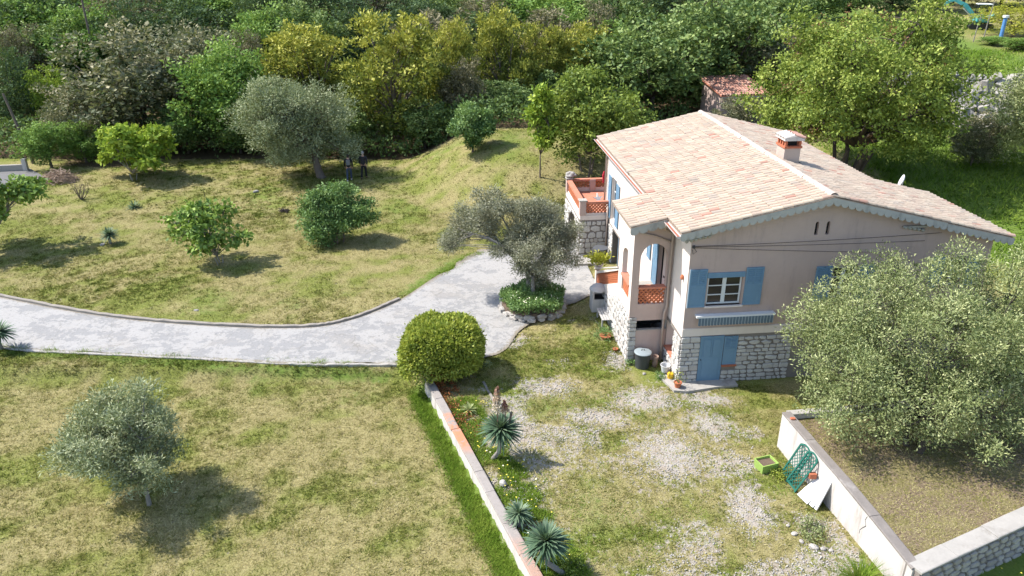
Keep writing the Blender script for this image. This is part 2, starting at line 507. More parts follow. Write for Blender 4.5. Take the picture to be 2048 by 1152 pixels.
col = t.mix(t.math('MULTIPLY', t.smooth(n1, 0.5, 0.7), 0.45), col, (0.31, 0.28, 0.24, 1))
col = t.mix(t.math('MULTIPLY', t.smooth(n5, 0.56, 0.72), 0.3), col, (0.25, 0.235, 0.215, 1))
vo = t.n('ShaderNodeTexVoronoi', feature='DISTANCE_TO_EDGE')
wv = t.n('ShaderNodeVectorMath', operation='ADD')
nv = t.n('ShaderNodeTexNoise'); t.l(t.coord(), nv.inputs['Vector']); nv.inputs['Scale'].default_value = 1.3; nv.inputs['Detail'].default_value = 5
t.l(t.coord(), wv.inputs[0]); t.l(nv.outputs['Color'], wv.inputs[1]); t.l(wv.outputs[0], vo.inputs['Vector'])
vo.inputs['Scale'].default_value = 0.42
crack = t.math('MULTIPLY', t.math('SUBTRACT', 1.0, t.smooth(vo.outputs['Distance'], 0.0, 0.014)), t.smooth(n1, 0.42, 0.56))
col = t.mix(t.math('MULTIPLY', crack, 0.42), col, (0.15, 0.14, 0.115, 1))
n7 = t.noise(9.0, 5, 0.8)
col = t.mix(t.math('MULTIPLY', t.smooth(n7, 0.52, 0.64), 0.5), col, (0.17, 0.163, 0.15, 1))
en = t.math('ADD', t.attr('edge')['Fac'], t.math('MULTIPLY', t.math('SUBTRACT', n7, 0.5), 1.2))
col = t.mix(t.math('MULTIPLY', t.smooth(en, 0.55, 0.95), 0.8), col, (0.20, 0.165, 0.115, 1))
col = t.mix(t.math('MULTIPLY', t.smooth(n3, 0.58, 0.75), 0.35), col, (0.22, 0.20, 0.18, 1))
bh = t.math('ADD', n3, t.math('MULTIPLY', edge, 0.8))
M['drive'] = t.bsdf(col, 0.92, t.bump(bh, 0.5, 0.02), 0.2)
dme = mesh_np('driveway', dVV, dF, M['drive'], smooth=True)
de_ = np.tile(np.maximum(np.exp(-ts / 0.09), np.exp(-(1 - ts) / 0.07))[None, :], (dn, 1)).ravel()
a = dme.attributes.new('edge', 'FLOAT', 'POINT'); a.data.foreach_set('value', de_.astype(np.float32))
tag(link('driveway', dme), kind='structure')

def strip(name, line, w, h, mat, seed=0, lift=0.0, uneven=0.02):
    """a kerb or low wall along a line of (x,y), following the ground, slightly uneven"""
    P = np.array(line, float)
    T = np.gradient(P, axis=0); T /= np.linalg.norm(T, axis=1)[:, None]
    N = np.stack([-T[:, 1], T[:, 0]], 1)
    b = MB(); n = len(P); rr = random.Random(seed)
    vs = []
    for i in range(n):
        z = hz(P[i, 0], P[i, 1]) + lift
        hh = h + rr.uniform(-uneven, uneven); ww = w / 2 + rr.uniform(-uneven, uneven) * 0.5
        a = P[i] - N[i] * ww; c = P[i] + N[i] * ww
        a2 = P[i] - N[i] * ww * 0.86; c2 = P[i] + N[i] * ww * 0.86
        vs += [(a[0], a[1], z - 0.6), (a[0], a[1], z + hh - 0.02), (a2[0], a2[1], z + hh), (c2[0], c2[1], z + hh), (c[0], c[1], z + hh - 0.02), (c[0], c[1], z - 0.6)]
    fs = []
    for i in range(n - 1):
        for k in range(5):
            fs.append((i * 6 + k, (i + 1) * 6 + k, (i + 1) * 6 + k + 1, i * 6 + k + 1))
    fs += [(0, 1, 2, 3, 4, 5), tuple(reversed(range((n - 1) * 6, n * 6)))]
    b.add(vs, fs)
    return b.build(name, mat)
kb = resample(DRIVE_UP[1:8], 14)
tag(strip('kerb', kb + np.array([0.0, 0.06]), 0.16, 0.13, M['kerb'], 1), 'brownish low kerb curving along the upper lawn edge of the driveway', 'kerb', kind='structure')
kb = resample(DRIVE_LO[1:8], 14)
tag(strip('kerb', kb - np.array([0.0, 0.07]), 0.14, 0.05, M['concrete'], 2), 'thin pale edging between the driveway and the lower lawn', 'kerb', kind='structure')
kb = np.array([(-0.72, 27.35), (-0.5, 26.5), (-1.1, 25.6), (-0.6, 24.0), (-0.1, 22.4)])
tag(strip('kerb', resample([tuple(p) for p in kb][2:], 8), 0.10, 0.03, M['kerb'], 3), kind='structure')
# old road glimpsed at the far left
b = MB()
rl = [(-44, 50.5), (-38, 51.5), (-33.2, 52.0), (-30.5, 49.5), (-36, 44.0), (-44, 42.0)]
b.add([(x, y, hz(x, y) + 0.12) for x, y in rl], [tuple(range(len(rl)))])
tag(b.build('road', m_plain('old_asphalt', (0.15, 0.145, 0.14), 0.2, 3, 0.9, 0.4, 0.01)), kind='structure')
# ------------------------------------------------------------------ house materials
def m_stucco(name, c, stain, amt=0.5):
    t = NT(name)
    n1 = t.noise(0.9, 6, 0.65); n2 = t.noise(55, 3, 0.6); n3 = t.noise(1.6, 6, 0.7, stretch=(1.6, 1.6, 0.28)); n4 = t.noise(4, 5, 0.7)
    col = t.mix(n1, tuple(x * 0.84 for x in c), tuple(min(1, x * 1.13) for x in c))
    col = t.mix(t.math('MULTIPLY', t.smooth(n3, 0.5, 0.78), amt), col, stain)
    col = t.mix(t.math('MULTIPLY', t.smooth(n4, 0.6, 0.8), amt * 0.5), col, tuple(x * 0.55 for x in c))
    return t.bsdf(col, 0.93, t.bump(n2, 0.35, 0.008), 0.15)
M['stucco'] = m_stucco('stucco_pink_beige_shade', (0.48, 0.36, 0.31), (0.25, 0.20, 0.18), 0.5)  # copy for the shaded walls, shade put into the plaster colour
M['stucco_sun_pale'] = m_stucco('stucco_pale_sun_tone', (0.70, 0.61, 0.545), (0.46, 0.40, 0.35), 0.35)  # paler copy of that plaster with sunlight in its colour; also pale trim
M['render_white'] = m_stucco('wall_render_white', (0.52, 0.48, 0.44), (0.27, 0.225, 0.19), 0.85)
M['mortar'] = m_plain('mortar', (0.23, 0.20, 0.175), 0.3, 8, 0.95, 0.6, 0.01)
def m_stone(name, c1, c2, c3):
    t = NT(name)
    oi = t.n('ShaderNodeObjectInfo')
    n1 = t.noise(6, 5, 0.7); n2 = t.noise(30, 4, 0.7)
    col = t.ramp(oi.outputs['Random'], [(0.0, c1), (0.5, c2), (1.0, c3)])
    col = t.mix(t.math('MULTIPLY', t.smooth(n1, 0.45, 0.7), 0.55), col, tuple(x * 0.5 for x in c2[:3]))
    col = t.mix(t.math('MULTIPLY', n2, 0.3), col, (0.55, 0.52, 0.48, 1))
    return t.bsdf(col, 0.92, t.bump(t.math('ADD', n1, t.math('MULTIPLY', n2, 0.5)), 0.7, 0.03), 0.2)
M['stone'] = m_stone('limestone', (0.48, 0.455, 0.42, 1), (0.56, 0.535, 0.495, 1), (0.41, 0.375, 0.34, 1))
M['stone_warm'] = m_stone('field_stone', (0.34, 0.31, 0.28, 1), (0.42, 0.385, 0.34, 1), (0.25, 0.225, 0.20, 1))
M['boulder'] = m_stone('pale_boulder', (0.27, 0.25, 0.225, 1), (0.33, 0.305, 0.275, 1), (0.21, 0.19, 0.165, 1))
M['shutter'] = m_plain('shutter_blue', (0.155, 0.265, 0.37), 0.14, 3, 0.65, 0.15, 0.004, dirt=(0.20, 0.30, 0.38))
M['shutter_lit'] = M['shutter']
M['frame_white'] = m_plain('window_frame_white', (0.72, 0.72, 0.70), 0.06, 4, 0.5, 0.1, 0.003)
M['fascia'] = m_plain('fascia_grey_green', (0.41, 0.395, 0.36), 0.2, 5, 0.8, 0.3, 0.006, dirt=(0.20, 0.195, 0.18))
M['gutter'] = m_plain('gutter_pale', (0.60, 0.53, 0.49), 0.1, 4, 0.6, 0.1, 0.003)
M['gutter_red'] = m_plain('gutter_lining', (0.33, 0.12, 0.075), 0.2, 6, 0.7)
M['pipe'] = m_plain('downpipe_beige', (0.44, 0.345, 0.285), 0.12, 4, 0.6, 0.1, 0.004)
M['terracotta'] = m_plain('terracotta', (0.50, 0.165, 0.075), 0.25, 5, 0.85, 0.3, 0.006, dirt=(0.36, 0.17, 0.11))
M['coping_red'] = m_plain('coping_tile_red', (0.52, 0.20, 0.125), 0.2, 5, 0.85, 0.3, 0.006, dirt=(0.42, 0.26, 0.2))
M['awning'] = m_plain('awning_blue_grey', (0.12, 0.165, 0.20), 0.2, 5, 0.85, 0.2, 0.004)
M['awning_stripe'] = m_plain('awning_stripe', (0.33, 0.38, 0.40), 0.1, 5, 0.85, 0.2, 0.004)
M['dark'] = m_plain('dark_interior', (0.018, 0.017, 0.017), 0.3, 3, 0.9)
M['black'] = m_plain('black_plastic', (0.025, 0.025, 0.027), 0.2, 6, 0.5)
M['brick'] = m_plain('brick_red', (0.42, 0.135, 0.07), 0.2, 8, 0.9, 0.3, 0.01)
M['cable'] = m_plain('cable_grey', (0.06, 0.055, 0.055), 0.1, 4, 0.7)
def m_glass(name):
    t = NT(name)
    n = t.noise(1.5, 3, 0.5)
    col = t.mix(n, (0.02, 0.018, 0.017, 1), (0.055, 0.048, 0.042, 1))
    return t.bsdf(col, 0.08, None, 0.6)
M['glass'] = m_glass('window_glass')
def m_tile(name, attr):
    t = NT(name)
    c = t.attr('tile_col')['Color'] if attr else t.n('ShaderNodeObjectInfo').outputs['Color']
    n1 = t.noise(3.0, 5, 0.7); n2 = t.noise(40, 4, 0.7)
    col = t.mix(t.math('MULTIPLY', t.smooth(n1, 0.46, 0.72), 0.62), c, (0.25, 0.20, 0.16, 1))
    col = t.mix(t.math('MULTIPLY', n2, 0.3), col, (0.50, 0.43, 0.34, 1))
    return t.bsdf(col, 0.9, t.bump(n2, 0.4, 0.008), 0.2)
M['tile'] = m_tile('roof_tile_one', False)
M['tiles'] = m_tile('roof_tile_many', True)
M['roof_under'] = m_plain('roof_slab_channel_shade', (0.30, 0.23, 0.175), 0.25, 6, 0.95, 0.4, 0.01)  # plain slab under the tiles, darkened to paint shadow into the channels
M['ridge'] = m_plain('ridge_tile', (0.50, 0.405, 0.34), 0.15, 4, 0.9, 0.3, 0.01, dirt=(0.42, 0.31, 0.25))

HX, HY = 7.003, 25.541
YAW = math.radians(6.0)
house = thing('house', 'pink-beige two-storey villa with pale barrel-tile roof and blue shutters', 'house', (HX, HY, 0), YAW)
def H(u, v, z=0.0):
    c, s = math.cos(YAW), math.sin(YAW)
    return Vector((HX + u * c - v * s, HY + u * s + v * c, z))

RU, RZ, SL, SR = 4.05, 7.40, 0.217, 0.245        # ridge position and slopes
def roof_z(u):
    return RZ - (RU - u) * SL if u < RU else RZ - (u - RU) * SR

def wall_face(b, P, a0, a1, z0, zflat, ztop, holes, reveal=0.22, breaks=(), thick=0.0):
    """P(a, z, d) -> point; rectangular (a0,a1,z0,z1) or arched (a0,a1,z0,zspring,rise) openings"""
    A = sorted(set([a0, a1] + [x for h in holes for x in h[:2]] + list(breaks)))
    rects = [(h[0], h[1], h[2], h[3] + (h[4] if len(h) > 4 else 0)) for h in holes]
    Z = sorted(set([z0, zflat] + [z for r in rects for z in r[2:] if z0 <= z <= zflat]))
    for d in ([0.0, thick] if thick else [0.0]):
        for i in range(len(A) - 1):
            for k in range(len(Z) - 1):
                am, zm = (A[i] + A[i + 1]) / 2, (Z[k] + Z[k + 1]) / 2
                if any(r[0] < am < r[1] and r[2] < zm < r[3] for r in rects): continue
                b.add([P(A[i], Z[k], d), P(A[i + 1], Z[k], d), P(A[i + 1], Z[k + 1], d), P(A[i], Z[k + 1], d)], [(0, 1, 2, 3)])
            if ztop is not None:
                t0, t1 = ztop(A[i]), ztop(A[i + 1])
                am = (A[i] + A[i + 1]) / 2
                hi = [r for r in rects if r[0] < am < r[1] and r[3] > zflat]
                if hi:
                    r = hi[0]
                    b.add([P(A[i], zflat, d), P(A[i + 1], zflat, d), P(A[i + 1], r[2], d), P(A[i], r[2], d)], [(0, 1, 2, 3)])
                    b.add([P(A[i], r[3], d), P(A[i + 1], r[3], d), P(A[i + 1], t1, d), P(A[i], t0, d)], [(0, 1, 2, 3)])
                elif t0 > zflat or t1 > zflat:
                    b.add([P(A[i], zflat, d), P(A[i + 1], zflat, d), P(A[i + 1], t1, d), P(A[i], t0, d)], [(0, 1, 2, 3)])
        for h in holes:
            if len(h) > 4:
                am, hw = (h[0] + h[1]) / 2, (h[1] - h[0]) / 2
                N = 14
                arc = [(am - hw * math.cos(math.pi * k / N), h[3] + h[4] * math.sin(math.pi * k / N)) for k in range(N + 1)]
                zt = h[3] + h[4]
                for k in range(N):
                    b.add([P(arc[k][0], arc[k][1], d), P(arc[k + 1][0], arc[k + 1][1], d), P(arc[k + 1][0], zt + 1e-4, d), P(arc[k][0], zt + 1e-4, d)], [(0, 1, 2, 3)])
    rv = thick if thick else reveal
    for h in holes:
        if len(h) > 4:
            am, hw = (h[0] + h[1]) / 2, (h[1] - h[0]) / 2
            N = 14
            arc = [(am - hw * math.cos(math.pi * k / N), h[3] + h[4] * math.sin(math.pi * k / N)) for k in range(N + 1)]
            loop = [(h[0], h[2])] + arc + [(h[1], h[2])]
        else:
            loop = [(h[0], h[2]), (h[0], h[3]), (h[1], h[3]), (h[1], h[2])]
        for k in range(len(loop)):
            p, q = loop[k], loop[(k + 1) % len(loop)]
            b.add([P(p[0], p[1], 0), P(q[0], q[1], 0), P(q[0], q[1], rv), P(p[0], p[1], rv)], [(0, 1, 2, 3)])
    return b
UL, UR, UX, VB = -0.70, 8.05, 10.75, 13.4       # left wall, right wall, extension wall, back wall
PF = lambda a, z, d: (a, d, z)                   # gable wall, facing the yard
PL = lambda a, z, d: (UL + d, a, z)              # left wall, facing the driveway

# walls -----------------------------------------------------------------
front_holes = [(0.02, 0.92, 0.0, 2.0), (0.96, 1.44, 0.78, 1.97), (0.06, 1.38, 3.25, 4.52), (3.77, 3.90, 5.86, 6.26, 0.10), (4.19, 4.32, 5.86, 6.26, 0.10), (4.7, 5.7, 3.25, 4.6), (9.0, 9.9, 3.6, 4.7)]
b = MB()
wall_face(b, PF, UL, UX, 0.0, 5.50, lambda u: roof_z(u) - 0.12, front_holes, 0.2, breaks=(RU, UR))
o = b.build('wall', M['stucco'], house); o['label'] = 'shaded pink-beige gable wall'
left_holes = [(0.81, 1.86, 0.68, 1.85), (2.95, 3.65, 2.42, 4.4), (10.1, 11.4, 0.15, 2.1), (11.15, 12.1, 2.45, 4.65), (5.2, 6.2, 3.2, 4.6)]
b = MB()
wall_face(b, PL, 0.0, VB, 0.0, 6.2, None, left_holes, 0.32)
o = b.build('wall', M['stucco_sun_pale'], house); o['label'] = 'sunlit pale side wall'
b = MB()
b.add([(UL, VB, 0), (UR, VB, 0), (UR, VB, roof_z(UR) - .12), (RU, VB, RZ - .12), (UL, VB, 6.2)], [(0, 1, 2, 3, 4)])
b.add([(UR, 4.7, 0), (UR, VB, 0), (UR, VB, roof_z(UR) - .12), (UR, 4.7, roof_z(UR) - .12)], [(0, 1, 2, 3)])
b.add([(UX, 0, 0), (UX, 4.7, 0), (UX, 4.7, roof_z(UX) - .2), (UX, 0, roof_z(UX) - .2)], [(0, 1, 2, 3)])
b.add([(UR, 4.7, 0), (UX, 4.7, 0), (UX, 4.7, roof_z(UX) - .2), (UR, 4.7, roof_z(UR) - .12)], [(0, 1, 2, 3)])
b.build('wall', M['stucco'], house)
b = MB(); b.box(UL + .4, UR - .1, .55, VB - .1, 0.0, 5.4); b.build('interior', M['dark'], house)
b = MB(); b.box(UL - .012, 0.0, -.030, 0, 2.02, 2.33); b.box(0.0, UX, -.030, 0, 2.03, 2.33)
b.box(UL - .012, UX, -.012, 0, 2.33, 2.345)
b.build('plaster_band', M['stucco_sun_pale'], house)

# stones -----------------------------------------------------------------
rs = random.Random(11)
STONES = []
for k in range(14):
    n = rs.choice((5, 6, 6, 7, 8))
    ring = []
    for i in range(n):
        a = 2 * math.pi * (i + rs.uniform(-.22, .22)) / n + 0.4
        c, s = math.cos(a), math.sin(a)
        m = max(abs(c), abs(s))
        q = rs.uniform(0.86, 1.0) / m * (0.82 + 0.18 * m)
        ring.append((0.5 * c * q, 0.5 * s * q))
    vs = [(x, 0.0, z) for x, z in ring] + [(x * .98, -0.6, z * .98) for x, z in ring] + [(x * .78, -1.0 - rs.uniform(0, .25), z * .76) for x, z in ring]
    fs = [tuple(range(2 * n, 3 * n))]
    for lv in (0, 1):
        for i in range(n):
            j = (i + 1) % n
            fs.append((lv * n + i, lv * n + j, (lv + 1) * n + j, (lv + 1) * n + i))
    STONES.append(MB().add(vs, fs).mesh('stone', mat=M['stone']))
RECTS = []
for k in range(8):
    vs = []
    w = lambda a: a + rs.uniform(-.035, .035)
    ring = [(w(-.5), w(-.42)), (w(-.42), w(-.5)), (w(0), w(-.5)), (w(.43), w(-.5)), (w(.5), w(-.38)), (w(.49), w(.4)), (w(.4), w(.5)), (w(-.1), w(.5)), (w(-.44), w(.49)), (w(-.5), w(.38))]
    n = len(ring)
    vs = [(x, 0.0, z) for x, z in ring] + [(x * .985, -.65, z * .98) for x, z in ring] + [(x * .88, -1 - rs.uniform(0, .2), z * .78) for x, z in ring]
    fs = [tuple(range(2 * n, 3 * n))]
    for lv in (0, 1):
        for i in range(n):
            j = (i + 1) % n
            fs.append((lv * n + i, lv * n + j, (lv + 1) * n + j, (lv + 1) * n + i))
    RECTS.append(MB().add(vs, fs).mesh('stone', mat=M['stone']))
STONES_W = []
for me_ in STONES[:8]:
    mw = me_.copy(); mw.materials.clear(); mw.materials.append(M['stone_warm']); STONES_W.append(mw)
def lay_stones(parent, place, a0, a1, z0, ztop, holes=(), hmin=.15, hmax=.27, asp=(1.1, 2.4), gap=.022, depth=.045, lib=RECTS, rot=0.0, zbot=None):
    z = z0
    while True:
        hh = rs.uniform(hmin, hmax)
        zmax = max(ztop(a0), ztop(a1), ztop((a0 + a1) / 2))
        if z + hmin * .6 > zmax: break
        hh = min(hh, zmax - z)
        a = a0
        while a < a1 - .05:
            w = hh * rs.uniform(*asp)
            if a + w > a1 - .12: w = a1 - a
            for h in holes:
                if z < h[3] and z + hh > h[2] and a < h[1] and a + w > h[0]:
                    w = h[0] - a if a < h[0] - .04 else -1
                    nxt = h[1]
                    break
            else:
                nxt = None
            if w < 0: a = nxt; continue
            h2 = min(hh, ztop(a + w / 2) - z)
            if w > .06 and h2 > .07 and (zbot is None or z + hh * .3 > zbot(a + w / 2)):
                lift = rs.uniform(-.01, .01)
                link('stone', rs.choice(lib), parent, None, place(a + w / 2, z + h2 / 2), (0, rs.uniform(-.03, .03), rot), (w - gap, depth * rs.uniform(.7, 1.3), h2 - gap))
            a += w
            if nxt is not None and a >= nxt - 1 and a > nxt - .3: a = max(a, nxt)
        z += hh
b = MB()
wall_face(b, lambda a, z, d: (a, -.022 + d, z), UL - .03, UX, -.05, 2.02, None, front_holes[:2], 0.03)
stone_front = b.build('stone_base', M['mortar'], house)
lay_stones(stone_front, lambda a, z: (a, -.02, z), UL - .03, 0.02, 0.0, lambda a: 2.0, lib=RECTS, asp=(1.2, 2.2))
lay_stones(stone_front, lambda a, z: (a, -.02, z), 0.94, 3.6, 0.0, lambda a: 2.0, [(0.9, 1.47, .70, 2.0)], lib=RECTS + STONES, hmin=.14, hmax=.24)
# side return of the base at the corner, and the long battered base under the loggia and stair
b = MB()
wall_face(b, lambda a, z, d: (UL - .022 + d, a, z), -.02, 1.84, -.05, 2.0, None, [(0.81, 1.84, 0.68, 1.85)], .03)
sl = b.build('stone_base', M['mortar'], house)
lay_stones(sl, lambda a, z: (UL - .02, a, z), 0.0, .80, 0.0, lambda a: 1.98, lib=RECTS, rot=-math.pi / 2, asp=(1.1, 2.0))
lay_stones(sl, lambda a, z: (UL - .02, a, z), .80, 1.8, 0.0, lambda a: .64, lib=STONES, rot=-math.pi / 2)

# niche with its red tiled sill in the side wall
b = MB(); b.box(UL - .05, UL + .6, .82, 1.84, .62, .69)
nch = b.build('sill', M['coping_red'], house)
b = MB(); b.box(UL + .34, UL + .36, .8, 1.9, .6, 1.9); b.build('niche_back', M['stucco'], house)

# roof: slabs, tiles, ridge ------------------------------------------------
V0, V1 = -0.45, 13.8
EL, ER, EX = -1.22, 8.45, 11.15
def slab(b, u0, u1, v0, v1, dz=0.0, th=.11):
    z = lambda u: roof_z(u) + dz
    b.prism([(u0, z(u0)), (u1, z(u1)), (u1, z(u1) - th), (u0, z(u0) - th)], 'y', v0, v1)
b = MB()
slab(b, EL, RU, V0, V1); slab(b, RU, ER, V0, V1)
slab(b, ER, EX, V0, 5.0, -.03)
LV0, LV1, LE = 1.13, 4.15, -2.58
slab(b, LE, EL, LV0, LV1, -.005)
roof = b.build('roof', M['roof_under'], house)
# one barrel tile: downslope is +x, up is +z
def tile_mesh(L=.45, r0=.086, r1=.105, n=6):
    v = []; f = []
    for x, r in ((0, r0), (L, r1)):
        for k in range(n + 1):
            a = math.pi * k / n
            v.append((x, -r * math.cos(a), r * .80 * math.sin(a)))
    for r in (r1, r1 - .024):          # the cut end, with vertices of its own
        for k in range(n + 1):
            a = math.pi * k / n
            v.append((L, -r * math.cos(a), r * .80 * math.sin(a)))
    for k in range(n):
        f.append((k, k + 1, n + 1 + k + 1, n + 1 + k))
        f.append((2 * (n + 1) + k, 2 * (n + 1) + k + 1, 3 * (n + 1) + k + 1, 3 * (n + 1) + k))
    return v, f
tv, tf = tile_mesh()
tile_me = MB().add(tv, tf).mesh('roof_tile', smooth=True, mat=M['tile'])
TILES = []          # (matrix, colour)
PAL = [((.44, .345, .26), 34), ((.435, .335, .25), 26), ((.47, .385, .29), 24), ((.395, .30, .232), 10), ((.375, .31, .25), 8), ((.42, .265, .20), 3.0), ((.38, .18, .13), 1.6)]
def tile_colour(i, j):
    f = float(vnoise(i * 1.0, j * 1.0, 77, 1.7))
    r = rs.random()
    if f > .84 and r < .55: c = PAL[5 + (rs.random() < .5)][0]
    else: c = rs.choices([p[0] for p in PAL], [p[1] for p in PAL])[0]
    k = rs.uniform(.9, 1.1)
    return (c[0] * k, c[1] * k, c[2] * k, 1)
def tile_plane(u_hi, u_lo, v0, v1, zf, step=.365, pitch=.232, skip=None, seed=0):
    sg = 1 if u_lo > u_hi else -1
    du = u_lo - u_hi
    dz = zf(u_lo) - zf(u_hi)
    L = math.hypot(du, dz)
    X = Vector((du / L, 0, dz / L)); Yv = Vector((0, sg, 0)); Z = X.cross(Yv)
    ncol = int(round((v1 - v0) / pitch)); pv = (v1 - v0) / ncol
    nrow = int(math.ceil(L / step))
    for j in range(ncol):
        off = rs.uniform(-.03, .03)
        for i in range(nrow):
            s = L - .45 - i * step + (off if i else 0) + .05
            if s < -.35: continue
            s = max(s, -.05)
            v = v0 + (j + .5) * pv + rs.uniform(-.008, .008)
            p = Vector((u_hi, v, zf(u_hi))) + X * s + Z * (.014 + rs.uniform(-.004, .008))
            if skip and skip(p.x, p.y): continue
            tilt = .035 + rs.uniform(-.012, .012)
            if rs.random() < .018: p = p + X * .07 + Yv * rs.uniform(-.03, .03); tilt += .03
            X2 = (X + Z * tilt + Yv * rs.uniform(-.02, .02)).normalized()
            Z2 = X2.cross(Yv).normalized(); Y2 = Z2.cross(X2)
            m = Matrix(((X2.x, Y2.x, Z2.x, p.x), (X2.y, Y2.y, Z2.y, p.y), (X2.z, Y2.z, Z2.z, p.z), (0, 0, 0, 1)))
            TILES.append((m, tile_colour(i + seed * 50, j)))
chim = lambda u, v: 4.3 < u + .2 < 5.15 and 4.35 < v < 5.3
tile_plane(RU, EL, V0, V1, roof_z, seed=1)
tile_plane(RU, ER, V0, V1, roof_z, seed=2, skip=chim)
tile_plane(ER, EX, V0, 5.0, lambda u: roof_z(u) - .03, seed=3)
tile_plane(EL - .02, LE, LV0, LV1, lambda u: roof_z(u) - .005, seed=4)
camp = Vector((0, 0, 15.5))
TILES.sort(key=lambda t_: (H(t_[0].translation.x, t_[0].translation.y, t_[0].translation.z) - camp).length)
for m, c in TILES[:300]:
    o = link('roof_tile', tile_me, roof); o.matrix_local = m; o.color = c
tva = np.array(tv); nt_ = len(tv)
AV = []; AF = []; AC = []
for k, (m, c) in enumerate(TILES[300:]):
    mm = np.array(m)
    AV.append(tva @ mm[:3, :3].T + mm[:3, 3]); AF.append(np.array(tf) + k * nt_); AC += [c] * len(tf)
me = mesh_np('roof_tiles', np.concatenate(AV), np.concatenate(AF), M['tiles'], smooth=True)
a = me.attributes.new('tile_col', 'FLOAT_COLOR', 'FACE'); a.data.foreach_set('color', np.array(AC, np.float32).ravel())
tag(link('roof_tiles', me, roof), kind='stuff')
rv, rf = tile_mesh(.52, .135, .16, 8)
ridge_me = MB().add(rv, rf).mesh('ridge_tile', smooth=True, mat=M['ridge'])
v = V1 - .02
while v > V0 + .2:
    link('ridge_tile', ridge_me, roof, None, (RU + rs.uniform(-.012, .012), v, RZ + .025), (0, .03, -math.pi / 2 + rs.uniform(-.02, .02)))
    v -= .44
# chimney ---------------------------------------------------------------------
cz = roof_z(4.7)
ch = MB().box(4.36, 5.02, 4.45, 5.2, cz - .3, cz + .62).build('chimney', m_stucco('chimney_render', (.42, .34, .29), (.30, .18, .12), .9), house)
MB().box(4.32, 5.06, 4.41, 5.24, cz + .62, cz + .70).build('brick_course', M['brick'], ch)
for i, vv in enumerate((4.5, 4.72, 4.93, 5.15)):
    for uu in (4.40, 4.98):
        MB().box(uu - .045, uu + .045, vv - .045, vv + .045, cz + .70, cz + .93).build('brick_pillar', M['brick'], ch)
MB().box(4.48, 4.9, 4.6, 5.05, cz + .70, cz + .925).build('flue', M['dark'], ch)
b = MB(); b.prism([(4.28, cz + .93), (5.10, cz + .93), (5.10, cz + 1.0), (4.69, cz + 1.12), (4.28, cz + 1.0)], 'y', 4.36, 5.29)
b.build('cap', M['render_white'], ch)
for i in range(4):
    vv = 4.47 + i * .235
    for sgn in (1, -1):
        o = link('cap_tile', tile_me, ch, None, (4.69, vv, cz + 1.13), (0, .26, 0 if sgn > 0 else math.pi)); o.color = (.55, .27, .2, 1) if sgn > 0 else (.62, .56, .5, 1)
# fascia with scalloped lower edge ------------------------------------------------
def fascia(name, v, pts, drop=.15, scal=.27, th=.035, mat=None):
    """pts: two (u,z) ends of the verge line; a board below it with hanging half-round scallops"""
    (ua, za), (ub, zb) = pts
    L = abs(ub - ua); n = max(2, int(round(L / scal))); w = (ub - ua) / n
    bb = MB()
    zl = lambda u: za + (zb - za) * (u - ua) / (ub - ua)
    low = []
    for k in range(n):
        c = ua + (k + .5) * w
        for q in range(7):
            a = math.pi * q / 6
            u = c - w / 2 * math.cos(a)
            low.append((u, zl(u) - drop - .125 * math.sin(a)))
    for k in range(len(low) - 1):
        p, q = low[k], low[k + 1]
        if abs(p[0] - q[0]) < 1e-6: continue
        bb.prism([(p[0], p[1]), (q[0], q[1]), (q[0], zl(q[0])), (p[0], zl(p[0]))], 'y', v - th, v)
    return bb.build(name, mat or M['fascia'], house)
fascia('fascia', V0 + .03, ((EL - .04, roof_z(EL) - .03), (RU, RZ - .03)))
fascia('fascia', V0 + .03, ((RU, RZ - .03), (ER, roof_z(ER) - .03)))
fascia('fascia', V0 + .028, ((ER + .02, roof_z(ER) - .06), (EX + .04, roof_z(EX) - .06)))
fascia('fascia', LV0 + .03, ((LE - .03, roof_z(LE) - .03), (EL - .05, roof_z(EL) - .03)), drop=.18, scal=.32)
b = MB()
b.prism([(UL - .35, 5.83), (UL + .75, 6.05), (UL + .75, 6.15), (UL - .4, 5.98)], 'y', -.10, -.02)
for k in range(6):
    u = UL - .2 + k * .16; b.lathe((u, -.06, 5.80 + k * .034), [(.02, -.05), (.07, 0), (.08, .06), (.02, .09)], 8)
b.build('corbel', M['fascia'], house)
b = MB()
for k in range(5):
    u = UR - .9 + k * .17; b.lathe((u, -.06, 6.02 - k * .03), [(.02, -.05), (.07, 0), (.08, .06), (.02, .09)], 8)
b.box(UR - 1.0, UR - .1, -.10, -.02, 6.03, 6.10)
b.build('corbel', M['fascia'], house)
# gutters -----------------------------------------------------------------------
def gutter(u, z, v0, v1):
    bb = MB(); n = 8
    for r, flip in ((.085, 0), (.07, 1)):
        pass
    ring = [(u - .085 * math.cos(math.pi * k / n), z - .085 * math.sin(math.pi * k / n)) for k in range(n + 1)]
    ring += [(u + .07 * math.cos(math.pi * k / n), z - .07 * math.sin(math.pi * k / n)) for k in range(n + 1)]
    m = len(ring)
    vs = [(p[0], v0, p[1]) for p in ring] + [(p[0], v1, p[1]) for p in ring]
    fs = [(i, (i + 1) % m, (i + 1) % m + m, i + m) for i in range(m)]
    bb.add(vs, fs)
    for q in (v0, v1):
        bb.add([(p[0], q, p[1]) for p in ring[:n + 1]], [tuple(range(n + 1))])
    g = bb.build('gutter', M['gutter'], house)
    MB().box(u - .055, u + .055, v0 + .02, v1 - .02, z - .05, z - .035).build('gutter_bed', M['gutter_red'], g)
    return g
gutter(EL - .10, roof_z(EL) - .09, V0, LV0 - .05)
gutter(EL - .10, roof_z(EL) - .09, LV1 + .04, V1)
def pipe(pts, r=.05, mat='pipe'):
    return MB().tube(pts, r, 8).build('downpipe', M[mat], house, smooth=True)
